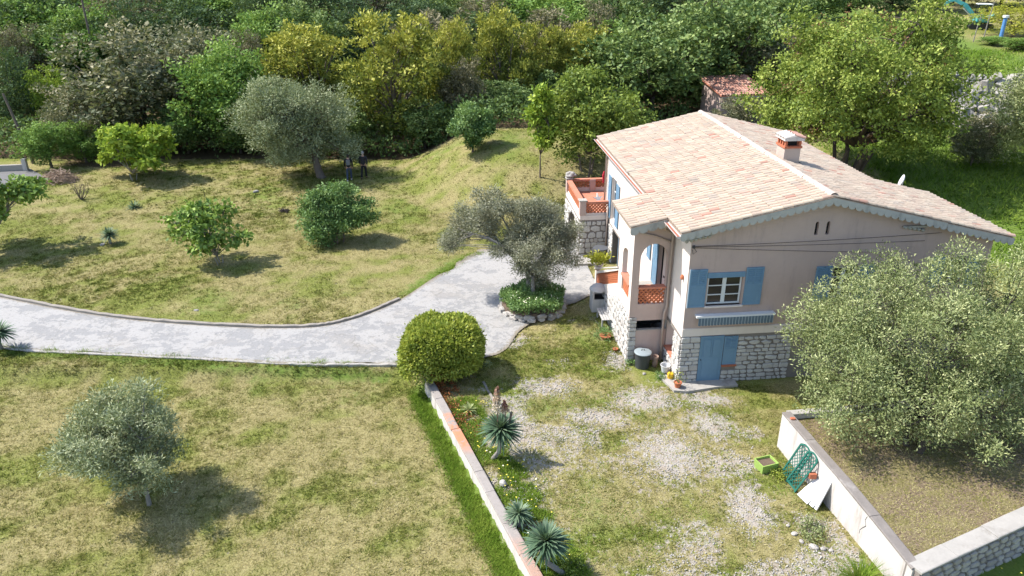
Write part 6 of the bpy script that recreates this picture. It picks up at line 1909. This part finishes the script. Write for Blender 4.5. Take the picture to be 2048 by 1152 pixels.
# white bucket on the step and yellow watering can
bk = thing('bucket', 'white plastic bucket beside the downpipe', 'bucket', HP(-.98, .72, .10))
MB().lathe((0, 0, 0), [(.13, 0), (.18, .30), (.195, .30), (.195, .32), (.17, .32), (.12, .03), (.0, .03)], 20).build('bucket_body', m_plain('bucket_white', (.60, .60, .59), .08, 6, .5), bk, smooth=False)
MB().tube([(.19 * math.cos(a), .03 + .19 * math.sin(a) * .3, .31 + .10 * math.sin(a)) for a in np.linspace(0, math.pi, 9)], .008, 5).build('handle', M['frame_white'], bk)
wc_ = thing('watering_can', 'yellow watering can in front of the white bucket', 'watering can', HP(-.90, .28, .10), 1.0)
M['yellow_plastic'] = m_plain('yellow_plastic', (.78, .46, .02), .08, 6, .45)
MB().lathe((0, 0, 0), [(.11, 0), (.12, .05), (.12, .18), (.10, .21), (.07, .22), (.0, .22)], 18).build('can_body', M['yellow_plastic'], wc_)
MB().tube([(.10, 0, .05), (.2, 0, .16), (.27, 0, .25)], [.022, .018, .022], 8).build('spout', M['yellow_plastic'], wc_)
MB().tube([(-.1, 0, .06), (-.18, 0, .14), (-.12, 0, .25), (.02, 0, .24)], .014, 6).build('handle', M['black'], wc_)
def pot(label, loc, r, h, lm, seed, n=160, mat='terracotta', ph=.3, leaf=.08, rx=None, name='flower_pot', cat='flower pot'):
    root = thing(name, label, cat, loc)
    MB().lathe((0, 0, 0), [(r * .68, 0), (r * .93, h * .82), (r * 1.05, h * .82), (r * 1.05, h), (r * .9, h), (r * .86, h * .85), (.0, h * .85)], 18).build('pot', M[mat], root)
    rg = np.random.default_rng(seed)
    rx = rx or r * 1.2
    P = np.stack([rg.normal(size=n) * rx * .5, rg.normal(size=n) * rx * .5, h * .9 + ph * rg.random(n) ** .8], 1)
    D = unit(P * [1.5, 1.5, 0] + rg.normal(size=(n, 3)) * .3 + [0, 0, .5])
    V, F = leaf_quads(P, D, unit(rg.normal(size=(n, 3)) + [0, 0, .6]), leaf * rg.uniform(.7, 1.5, n), leaf * .42 * rg.uniform(.7, 1.3, n))
    st = MB()
    for k in range(7):
        e = P[k]; st.tube([(0, 0, h * .8), (e[0] * .5, e[1] * .5, (h + e[2]) / 2), tuple(e)], [.008, .006, .003], 5, cap=False)
    st.build('stems', M['bark'], root)
    link('leaves', mesh_np('leaves', V, F, LM[lm], np.clip(.5 + rg.normal(size=n) * .22, .02, .98)), root)
    return root
pot('orange-red clay pot with a leggy plant on the doorstep corner', HP(-.82, -.40, .10), .15, .22, 'hedge', 501, 90, ph=.42, rx=.28, leaf=.075)
pot('shallow clay bowl of green plants in front of the bench', P3(3.95, 29.0), .24, .16, 'bush', 502, 200, ph=.25, rx=.3)
pot('tiny clay pot in the grass below the stone base', P3(4.25, 28.0), .11, .1, 'bush', 503, 20, ph=.06, leaf=.04)
pot('pale planter with a bushy yellow-green plant at the stair foot', HP(-2.12, 8.14, stair_lat(SV1) + .80), .22, .26, 'shrub_yellow', 504, 420, mat='gutter', ph=.42, rx=.42, leaf=.16)
# bistro table in front of the terrace wall
tb_ = thing('round_table', 'small round dark metal table against the terrace stone wall', 'table', HP(-1.25, 11.7, hz(*HP(-1.25, 11.7)[:2]) + .04))
MB().lathe((0, 0, .68), [(.38, 0), (.39, .015), (.38, .03), (.0, .03)], 22).build('table_top', m_plain('table_grey', (.10, .105, .115), .15, 5, .4), tb_)
for k in range(3):
    a = k * 2.094
    MB().tube([(.05 * math.cos(a), .05 * math.sin(a), .68), (.12 * math.cos(a), .12 * math.sin(a), .3), (.3 * math.cos(a), .3 * math.sin(a), 0)], .016, 6).build('leg', M['black'], tb_)
o = MB().box(-.55, .65, -.5, .3, 0, .12).build('stone_slab', M['concrete'], None, loc=HP(-2.0, 11.6, hz(*HP(-2.0, 11.6)[:2]) + .02), rot=(0, 0, YAW))
tag(o, 'low pale stone slab in front of the terrace', 'slab')
# slatted bench and barbecue beside the stone base
bn = thing('garden_bench', 'weathered grey slatted bench against the stone base', 'bench', P3(4.0, 30.3), YAW)
M['grey_wood'] = m_plain('weathered_wood', (.42, .40, .375), .2, 6, .85)
for k in range(4):
    MB().box(-.2 + k * .115, -.105 + k * .115, -.6, .6, .42, .45).build('seat_slat', M['grey_wood'], bn)
for k in range(2):
    MB().obox((.30 + .05 * k, 0, .62 + .16 * k), (.012, 0, -.004), (0, .6, 0), (.014, 0, .05)).build('back_slat', M['grey_wood'], bn)
for y in (-.5, .5):
    for x in (-.17, .22):
        MB().box(x - .03, x + .03, y - .03, y + .03, 0, .42).build('leg', M['grey_wood'], bn)
    MB().obox((.29, y + .001, .62), (.03, 0, .0), (0, .025, 0), (.05, 0, .22)).build('back_post', M['grey_wood'], bn)
bq = thing('barbecue', 'white stone barbecue with a black hearth above the bench', 'barbecue', P3(3.85, 31.55), YAW)
MB().box(-.30, .34, -.3, .3, 0, .62).build('plinth', M['render_white'], bq)
b = MB(); b.box(-.3, -.22, -.3, .3, .62, 1.0); b.box(.24, .34, -.3, .3, .62, 1.0); b.box(-.22, .24, .2, .3, .62, 1.0)
b.lathe((.02, .0, 1.0), [(.42, 0), (.40, .06), (.28, .18), (.12, .24), (.0, .25)], 14)
b.build('hood', M['render_white'], bq)
MB().box(-.22, .24, -.28, .2, .625, .66).build('hearth', M['black'], bq)
# stone lion-like finial on the far pillar of the terrace, white star on the parapet, something red behind
q = H(TU + .14, TV1 - .14, 3.34)
def lump(name, label, cat, loc, parts, mat):
    bm = bmesh.new()
    for c, s in parts:
        bmesh.ops.create_icosphere(bm, subdivisions=2, radius=1.0, matrix=Matrix.Translation(c) @ Matrix.Diagonal((*s, 1)))
    me = bpy.data.meshes.new(name); bm.to_mesh(me); bm.free()
    o = link(name, me, None, mat, loc)
    r = o.modifiers.new('fuse', 'REMESH'); r.mode = 'VOXEL'; r.voxel_size = .035
    me.polygons.foreach_set('use_smooth', np.ones(len(me.polygons), bool))
    return tag(o, label, cat)
lump('stone_sculpture', 'weathered pale stone sculpture on the far corner pillar of the terrace', 'sculpture', tuple(q + Vector((.04, 0, .0))), [((0, 0, .10), (.27, .22, .10)), ((.12, -.02, .22), (.17, .16, .13)), ((-.12, .03, .20), (.14, .14, .12)), ((.27, -.08, .16), (.10, .10, .08)), ((.0, .0, .3), (.11, .1, .07))], M['boulder'])
st = MB(); 
pts = []
for k in range(10):
    a = math.pi / 2 + k * math.pi / 5; r = .30 if k % 2 == 0 else .10; pts.append((r * math.cos(a), r * math.sin(a)))
st.prism(pts, 'y', -.03, .03)
o = st.build('star_ornament', M['frame_white'], None, loc=HP(-1.25, TV0 + .3, 3.32), rot=(-.5, 0, YAW + .3))
tag(o, 'white star-shaped ornament lying on the terrace parapet', 'ornament')
cl = MB(); cl.prism([(0, 0), (.18, .02), (.2, .5), (.05, .62), (-.05, .4)], 'y', -.02, .02)
o = cl.build('red_cloth', m_plain('red_cloth', (.55, .03, .06), .15, 6), None, loc=HP(UL - .16, VB + .22, 3.9), rot=(0, 0, YAW + .6))
tag(o, 'red cloth hanging at the far corner of the house', 'cloth')

# ------------------------------------------------------------------ small things on the upper lawn
rg = np.random.default_rng(61)
def sticks(name, label, cat, loc, n, rx, ry, h, mat, rad=.02, L=1.2):
    root = thing(name, label, cat, loc)
    b = MB()
    for i in range(n):
        a = rg.uniform(0, 6.28); r = math.sqrt(rg.random()); x, y = r * rx * math.cos(a), r * ry * math.sin(a)
        z = h * (1 - r * r) * rg.random() + .03
        d = unit(np.array([rg.normal(), rg.normal(), rg.normal() * .35])) * L * rg.uniform(.4, 1) / 2
        m = np.array([x, y, z]); k = rg.normal(size=3) * .08
        p0, p1 = m - d, m + d
        p0[2] = max(p0[2], 0.0); p1[2] = max(p1[2], 0.0)
        b.tube([tuple(p0), tuple(m + k), tuple(p1)], [rad, rad * .8, rad * .4], 5, cap=False)
    b.build('branches', mat, root)
    return root
bp = P3(*(-29.89, 49.51))
root = sticks('branch_pile', 'heap of cut pinkish-grey branches at the edge of the wood', 'branch pile', bp, 300, 1.15, .8, .75, m_plain('cut_branch', (.36, .26, .19), .35, 4), .02, 1.0)
def bare(label, loc, seed, h, R, n):
    rg2 = np.random.default_rng(seed)
    root = thing('bare_shrub', label, 'shrub', loc)
    b = MB(); tips = []
    for i in range(9):
        a = i * 2.4; e = np.array([math.cos(a) * R * rg2.uniform(.5, 1), math.sin(a) * R * rg2.uniform(.5, 1), h * rg2.uniform(.75, 1.05)])
        pts = bend((0, 0, -.05), e, rg2, .1, 5, -.1); b.tube(pts, [.035, .028, .02, .014, .007], 5); tips.append(pts)
        for k in range(n):
            s = pts[int(rg2.integers(2, 5))]; q = np.array(s) + rg2.normal(size=3) * .22 + [0, 0, .15]
            b.tube(bend(s, q, rg2, .1, 3, 0), [.008, .006, .003], 4, cap=False)
    b.build('branches', M['bark'], root)
    return root
bare('leafless twiggy shrub on the upper lawn near the branch pile', P3(*(-26.70, 46.05)), 71, 1.0, .6, 11)
sg = thing('planted_stick', 'thin staked sapling with a few leaves on the upper lawn', 'sapling', P3(*(-19.16, 46.39)))
MB().tube([(0, 0, -.05), (.01, 0, .4), (-.04, 0, .78)], [.014, .012, .008], 5).build('stem', M['bark'], sg)
V, F = leaf_quads(np.array([(-.04, 0, .6), (-.03, 0, .7), (0, 0, .4), (-.04, 0, .78)]), np.array([(1, .2, .4), (-1, 0, .3), (.8, .5, .2), (0, 0, 1.0)]), np.tile([0, 0, 1.0], (4, 1)), np.full(4, .12), np.full(4, .05))
link('leaves', mesh_np('leaves', V, F, LM['hedge'], np.full(4, .6)), sg)
root = sticks('dark_debris', 'small dark scrap lying in the upper lawn left of the shrub', 'debris', P3(*(-13.64, 44.14)), 26, .26, .16, .16, M['bark_dark'], .03, .35)

# ------------------------------------------------------------------ poles at the left, old gate pillar
def pole(label, x, y, h, lean=(0, 0), arm=True):
    root = thing('utility_pole', label, 'pole', (x, y, hz(x, y)))
    MB().tube([(0, 0, -.3), (lean[0] * .5, lean[1] * .5, h * .5), (lean[0], lean[1], h)], [.12, .10, .08], 8).build('shaft', M['bark'], root)
    if arm:
        MB().box(lean[0] - .8, lean[0] + .8, lean[1] - .05, lean[1] + .05, h - .55, h - .45).build('cross_arm', M['bark_grey'], root)
        for k in (-.65, 0, .65): MB().lathe((lean[0] + k, lean[1], h - .45), [(.03, 0), (.05, .05), (.03, .12)], 8).build('insulator', M['frame_white'], root)
    return root
pole('leaning wooden pole with white fitting near the left edge', -33.8, 53.6, 4.9, (-.9, 0), False)
pole('wooden utility pole rising from the wood in the upper left', -36.5, 70.0, 10.4)
gp = thing('gate_pillar', 'pale stone wall stub with a white pillar beside the road at left', 'wall', (-33.2, 51.6, hz(-33.2, 51.6)), .15)
MB().box(-.14, .14, -.14, .14, -.2, .9).build('pillar', M['render_white'], gp)
MB().box(-2.4, -.14, -.12, .12, -.2, .5).build('wall_body', M['stone_warm'], gp)

# ------------------------------------------------------------------ outbuilding behind the house
OBZ = hz(16.5, 61.5)
ob = thing('outbuilding', 'small beige outbuilding with red tiled roof behind the house', 'building', (16.75, 61.2, OBZ), math.radians(11))
OH = 4.55 - OBZ
b = MB(); b.prism([(-1.2, -.2), (2.6, -.2), (2.6, OH + .62), (-1.2, OH)], 'x', -.95, 2.6)
b.build('wall', M['stucco'], ob)
b = MB(); b.prism([(-1.65, OH - .02), (2.8, OH + .74), (2.8, OH + .82), (-1.65, OH + .06)], 'x', -1.25, 2.9)
orf = b.build('roof', M['coping_red'], ob)
otv, otf = tile_mesh(.42, .085, .10, 5)
ota = np.array(otv); AV = []; AF = []; AC = []
k = 0
for i in range(17):
    for j in range(11):
        s = 4.5 - .42 - j * .40
        x = -1.14 + i * .235
        V_ = np.stack([x + ota[:, 1], -1.65 - .05 + (4.5 - .0) * 0 + (4.42 - s - ota[:, 0]) * -1 * 0 + 0 * ota[:, 0], ota[:, 2]], 1)
        # downslope runs towards -y
        yy_ = 2.8 - (s + ota[:, 0]) * .985; zz_ = OH + .82 - (s + ota[:, 0]) * .168 + ota[:, 2] + .01
        V_ = np.stack([x + ota[:, 1] + rr.uniform(-.01, .01), yy_, zz_ + .02 * (ota[:, 0] > .2)], 1)
        AV.append(V_); AF.append(np.array(otf) + k * len(otv)); c = rr.choice(((.37, .15, .10), (.41, .185, .13), (.32, .13, .09), (.43, .23, .17)))
        AC += [(*c, 1)] * len(otf); k += 1
me = mesh_np('roof_tiles', np.concatenate(AV), np.concatenate(AF), M['tiles'], smooth=True)
a = me.attributes.new('tile_col', 'FLOAT_COLOR', 'FACE'); a.data.foreach_set('color', np.array(AC, np.float32).ravel())
tag(link('roof_tiles', me, orf), kind='stuff')
MB().box(-1.2, 2.85, -1.66, -1.62, OH - .12, OH - .02).build('fascia', M['fascia'], ob)
MB().box(1.2, 2.0, -1.225, -1.2, .0, 2.0).build('door', M['shutter'], ob)

# ------------------------------------------------------------------ upper right: boulder wall, excavator, pipe
bw_ = thing('boulder_wall', 'pale stacked boulder retaining wall below the upper right terrace', 'wall', (0, 0, 0))
rr = random.Random(91)
BO = []
for k in range(8):
    rg = np.random.default_rng(900 + k)
    bm = bmesh.new(); bmesh.ops.create_cube(bm, size=.86)
    bmesh.ops.subdivide_edges(bm, edges=list(bm.edges), cuts=1, use_grid_fill=True)
    for v in bm.verts:
        d = v.co.normalized() * .55
        v.co = v.co.lerp(d, .42) * rg.uniform(.86, 1.14)
    me = bpy.data.meshes.new('boulder'); bm.to_mesh(me); bm.free(); me.materials.append(M['boulder']); BO.append(me)
lineA = np.array([(27.5, 58.8), (33.0, 57.6), (38.5, 56.4), (44.0, 55.2)])
for row in range(7):
    tt = row / 6
    for i in range(30):
        q = (i + .5 * (row % 2)) / 30 * 3
        k0 = min(int(q), 2); f_ = q - k0
        c = lineA[k0] * (1 - f_) + lineA[k0 + 1] * f_
        back = np.array([.21, .97]) * (row * .36)
        x, y = c + back + np.array([rr.uniform(-.15, .15), rr.uniform(-.15, .15)])
        z = 2.75 + .1 + row * .50 + rr.uniform(-.18, .18)
        s = rr.uniform(.62, .95)
        link('boulder', rr.choice(BO), bw_, None, (x, y, z), (rr.uniform(-.9, .9), rr.uniform(-.9, .9), rr.uniform(-1.5, 1.5)), (s * rr.uniform(.7, 1.6), s * rr.uniform(.8, 1.1), s * rr.uniform(.7, 1.0)))
de = thing('rubble_edging', 'line of rough field stones along the meadow edge right of the house', 'stones', (0, 0, 0))
for i in range(60):
    q = i / 59
    x = 19.2 + 3.4 * q + rr.uniform(-.25, .25); y = 36.5 - 8.5 * q + rr.uniform(-.25, .25)
    s = rr.uniform(.25, .5)
    link('boulder', rr.choice(BO), de, None, (x, y, hz(x, y) + s * .35 + .35 * (i % 3 == 0)), (rr.uniform(0, 6), rr.uniform(0, 6), rr.uniform(0, 6)), (s * 1.2, s, s * .8)).data
ex = thing('mini_excavator', 'turquoise mini excavator parked on the upper right slope', 'excavator', (47.6, 83.0, hz(47.6, 83.0) + .05), math.radians(165))
M['turq'] = m_plain('turquoise_paint', (.10, .42, .42), .1, 4, .4)
M['exc_dark'] = m_plain('machine_dark', (.03, .032, .035), .2, 5, .6)
for y in (-.75, .75):
    b = MB(); b.prism([(-1.1, .08), (-.9, 0), (.9, 0), (1.1, .08), (1.15, .3), (1.0, .52), (-1.0, .52), (-1.15, .3)], 'y', y - .18, y + .18)
    b.build('track', M['exc_dark'], ex)
b = MB(); b.cbox((-.25, 0, .95), (1.7, 1.5, .65), .12); b.cbox((-.9, 0, 1.05), (.5, 1.45, .8), .12); b.build('body', M['turq'], ex)
MB().cbox((.05, 0, .57), (.9, .9, .14), .03).build('turntable', M['exc_dark'], ex)
b = MB()
for x, y in ((.45, -.65), (.45, .1), (-.65, -.65), (-.65, .1)): b.box(x - .04, x + .04, y - .04, y + .04, 1.25, 2.3)
b.build('cab_posts', M['exc_dark'], ex)
MB().cbox((-.1, -.27, 2.34), (1.35, 1.0, .09), .03).build('cab_roof', M['frame_white'], ex)
MB().cbox((-.45, -.27, 1.5), (.4, .5, .55), .05).build('operator_seat', M['exc_dark'], ex)
def beam(p, q, w0, w1, name, mat):
    p, q = Vector(p), Vector(q); d = (q - p); L = d.length; d.normalize(); s = Vector((0, 1, 0)); n = d.cross(s)
    b = MB()
    vs = [p + n * w0 + s * .11, p - n * w0 + s * .11, p - n * w0 - s * .11, p + n * w0 - s * .11, q + n * w1 + s * .09, q - n * w1 + s * .09, q - n * w1 - s * .09, q + n * w1 - s * .09]
    b.add(vs, [(0, 1, 2, 3), (7, 6, 5, 4), (0, 4, 5, 1), (1, 5, 6, 2), (2, 6, 7, 3), (3, 7, 4, 0)])
    return b.build(name, mat, ex)
beam((.55, .3, 1.05), (1.75, .3, 2.25), .14, .20, 'boom', M['turq'])
beam((1.72, .302, 2.24), (2.9, .302, 2.75), .20, .13, 'boom', M['turq'])
beam((2.75, .3, 2.85), (4.2, .3, 2.05), .15, .10, 'arm', M['turq'])
MB().tube([(.7, .3, .95), (1.9, .3, 1.95)], .05, 8).build('hydraulic_ram', M['frame_white'], ex)
b = MB(); b.prism([(4.15, 2.15), (4.5, 2.05), (4.62, 1.7), (4.35, 1.45), (4.05, 1.55), (4.2, 1.85)], 'y', .05, .55); b.build('bucket', M['exc_dark'], ex)
bp_ = thing('blue_pipe', 'upright blue pipe with a pale cap at the upper right', 'pipe', (46.2, 76.5, hz(46.2, 76.5)))
MB().tube([(0, 0, -.1), (0, 0, 1.9)], .17, 12).build('tube', m_plain('blue_plastic', (.10, .25, .52), .1, 5, .4), bp_)
MB().tube([(0, 0, 1.9), (0, 0, 2.1)], .27, 12).build('cap', M['frame_white'], bp_)
for i, (x, y, h) in enumerate(((44.0, 75.5, 3.4), (48.5, 75.0, 3.0), (42.6, 74.6, 2.4))):
    o = MB().tube([(0, 0, -.1), (.05, 0, h * .5), (.2, 0, h)], [.05, .045, .035], 6).build('stake', M['bark_grey'], None, loc=(x, y, hz(x, y)))
    tag(o, ('tall pale stake just left of the blue pipe', 'dark stake right of the blue pipe', 'short thin stake furthest left of the blue pipe')[i], 'stake')
o = MB().box(-1.6, 1.6, -.7, .7, 0, .10).build('plank', M['concrete'], None, loc=(46.6, 69.6, hz(46.6, 69.6) + .2), rot=(0, 0, -.15))
tag(o, 'flat grey slab on the dry ground at the right edge', 'slab')

# ------------------------------------------------------------------ two people walking away towards the wood
def skin_mesh(name, verts, edges, radii, mat, sub=2):
    me = bpy.data.meshes.new(name); me.from_pydata(verts, edges, [])
    o = bpy.data.objects.new(name + '_tmp', me); COL.objects.link(o)
    m = o.modifiers.new('skin', 'SKIN'); m.use_smooth_shade = True
    lay = me.skin_vertices[0] if me.skin_vertices else None
    for i, r in enumerate(radii):
        lay.data[i].radius = r if isinstance(r, tuple) else (r, r)
    lay.data[0].use_root = True
    s = o.modifiers.new('sub', 'SUBSURF'); s.levels = sub; s.render_levels = sub
    dg = bpy.context.evaluated_depsgraph_get()
    out = bpy.data.meshes.new_from_object(o.evaluated_get(dg)); out.name = name
    bpy.data.objects.remove(o)
    out.materials.clear(); out.materials.append(mat)
    return out
def person(label, loc, rz, h, cols, stride, arms, vest=False):
    """figure seen from behind, facing +y; cols: skin, hair, jacket, trousers, shoes"""
    k = h / 1.75
    root = thing('person', label, 'person', loc, rz)
    sk = m_plain('skin', (.42, .25, .18), .08, 8, .6); hair = m_plain('hair', cols[1], .2, 20, .7)
    jm = m_plain('jacket_cloth', cols[2], .2, 10, .85); tm = m_plain('trouser_cloth', cols[3], .2, 10, .85); sm = m_plain('shoe', cols[4], .1, 8, .6)
    s = stride
    V = [(0, 0, .95), (0, 0, 1.10), (0, -.01, 1.30), (0, .0, 1.44), (0, .01, 1.54), (0, .03, 1.64), (0, .03, 1.72)]
    E = [(i, i + 1) for i in range(6)]
    Rr = [(.15, .11), (.14, .10), (.17, .11), (.10, .08), (.052, .055), (.075, .095), (.06, .075)]
    def chain(start, pts, rad):
        prev = start
        for p, r in zip(pts, rad):
            V.append(p); Rr.append(r); E.append((prev, len(V) - 1)); prev = len(V) - 1
        return prev
    for sd in (-1, 1):
        ph = s * sd
        chain(0, [(sd * .10, 0, .88), (sd * .11, ph * .13 + .04, .50), (sd * .11, ph * .24 - (.08 if ph < 0 else 0), .10), (sd * .12, ph * .24 + .10, .05)], [.085, .058, .042, .035])
        aw_ = arms * -ph
        w_ = chain(3, [(sd * .19, 0, 1.41), (sd * .25, aw_ * .10 - .02, 1.14), (sd * .25, aw_ * .28 + .04, .91), (sd * .245, aw_ * .32 + .06, .85)], [.055, .045, .033, .032])
        for f, (dx, dl) in enumerate(((-.024, .075), (-.008, .09), (.008, .085), (.022, .07))):
            chain(w_, [(sd * .245 + dx * .3, aw_ * .32 + .06 + dx, .85 - dl * .55), (sd * .235 + dx * .3, aw_ * .32 + .065 + dx, .85 - dl)], [.0095, .008])
        chain(w_, [(sd * .235, aw_ * .32 + .10, .84), (sd * .23, aw_ * .32 + .115, .80)], [.011, .009])
    V = [(x * k, y * k, z * k) for x, y, z in V]
    Rr = [tuple(q * k for q in r) if isinstance(r, tuple) else r * k for r in Rr]
    link('body', skin_mesh('body', V, E, Rr, sk), root)
    jv = [(0, 0, .86), (0, -.005, 1.08), (0, -.01, 1.30), (0, 0, 1.45)]; je = [(0, 1), (1, 2), (2, 3)]; jr = [(.18, .135), (.165, .12), (.195, .13), (.085, .075)]
    for sd in (-1, 1):
        aw_ = arms * -s * sd
        b0 = len(jv); jv += [(sd * .20, 0, 1.41), (sd * .255, aw_ * .10 - .02, 1.14), (sd * .255, aw_ * .27 + .04, .93)]; jr += [.075, .062, .05]; je += [(3, b0), (b0, b0 + 1), (b0 + 1, b0 + 2)]
    sc_ = lambda L: [(x * k, y * k, z * k) for x, y, z in L]
    rc_ = lambda L: [tuple(q * k for q in r) if isinstance(r, tuple) else r * k for r in L]
    link('jacket', skin_mesh('jacket', sc_(jv), je, rc_(jr), jm), root)
    tv2 = [(0, 0, .96), (0, 0, .90)]; te = [(0, 1)]; tr2 = [(.165, .12), (.16, .12)]
    for sd in (-1, 1):
        ph = s * sd
        b0 = len(tv2); tv2 += [(sd * .10, 0, .84), (sd * .11, ph * .13 + .04, .50), (sd * .11, ph * .24 - (.08 if ph < 0 else 0), .10)]; tr2 += [.10, .075, .065]; te += [(1, b0), (b0, b0 + 1), (b0 + 1, b0 + 2)]
    link('trousers', skin_mesh('trousers', sc_(tv2), te, rc_(tr2), tm), root)
    for sd in (-1, 1):
        ph = s * sd; y0 = ph * .24 - (.08 if ph < 0 else 0)
        link('shoe', skin_mesh('shoe', sc_([(sd * .11, y0 - .05, .05), (sd * .115, y0 + .08, .05), (sd * .12, y0 + .17, .035)]), [(0, 1), (1, 2)], rc_([.055, .05, .04]), sm), root)
    bm = bmesh.new(); bmesh.ops.create_icosphere(bm, subdivisions=3, radius=1.0)
    for v in list(bm.verts):
        if v.co.z < -.25 and v.co.y > -.4 or (v.co.y > .55 and v.co.z < .45): bm.verts.remove(v)
    for v in bm.verts: v.co = Vector((v.co.x * .088, v.co.y * .112 + .02, v.co.z * .125 + 1.655)) * k
    me = bpy.data.meshes.new('hair'); bm.to_mesh(me); bm.free(); me.materials.append(hair)
    hd = link('hair', me, root)
    # face: nose, ears, eyes and mouth on the far side of the head
    f = MB(); f.lathe((0, .125 * k, 1.63 * k), [(.004, -.02), (.016, 0), (.006, .03)], 6); f.cbox((-.084 * k, .03 * k, 1.645 * k), (.018, .04, .06), .006); f.cbox((.084 * k, .03 * k, 1.645 * k), (.018, .04, .06), .006)
    f.build('face_features', sk, root)
    f = MB(); f.cbox((-.03 * k, .122 * k, 1.655 * k), (.02, .01, .01)); f.cbox((.03 * k, .122 * k, 1.655 * k), (.02, .01, .01)); f.cbox((0, .122 * k, 1.585 * k), (.045, .012, .008)); f.build('eyes_and_mouth', M['dark'], root)
    if vest:
        MB().cbox((0, -.125 * k, 1.25 * k), (.27, .05, .36), .02).build('back_panel', m_plain('grey_panel', (.16, .165, .17), .15, 10, .8), root)
    return root
px_, py_ = -10.72, 49.6
person('walker in black jacket with grey back panel, blue jeans and white shoes', (px_, py_, hz(px_, py_)), math.radians(4), 1.74, ((), (.03, .022, .018), (.016, .016, .018), (.055, .075, .115), (.6, .6, .6)), .55, .6, True)
px_, py_ = -9.82, 50.0
person('grey-haired walker in dark coat and dark trousers', (px_, py_, hz(px_, py_)), math.radians(-6), 1.82, ((), (.30, .29, .28), (.028, .026, .03), (.018, .018, .02), (.03, .028, .028)), .5, .8)
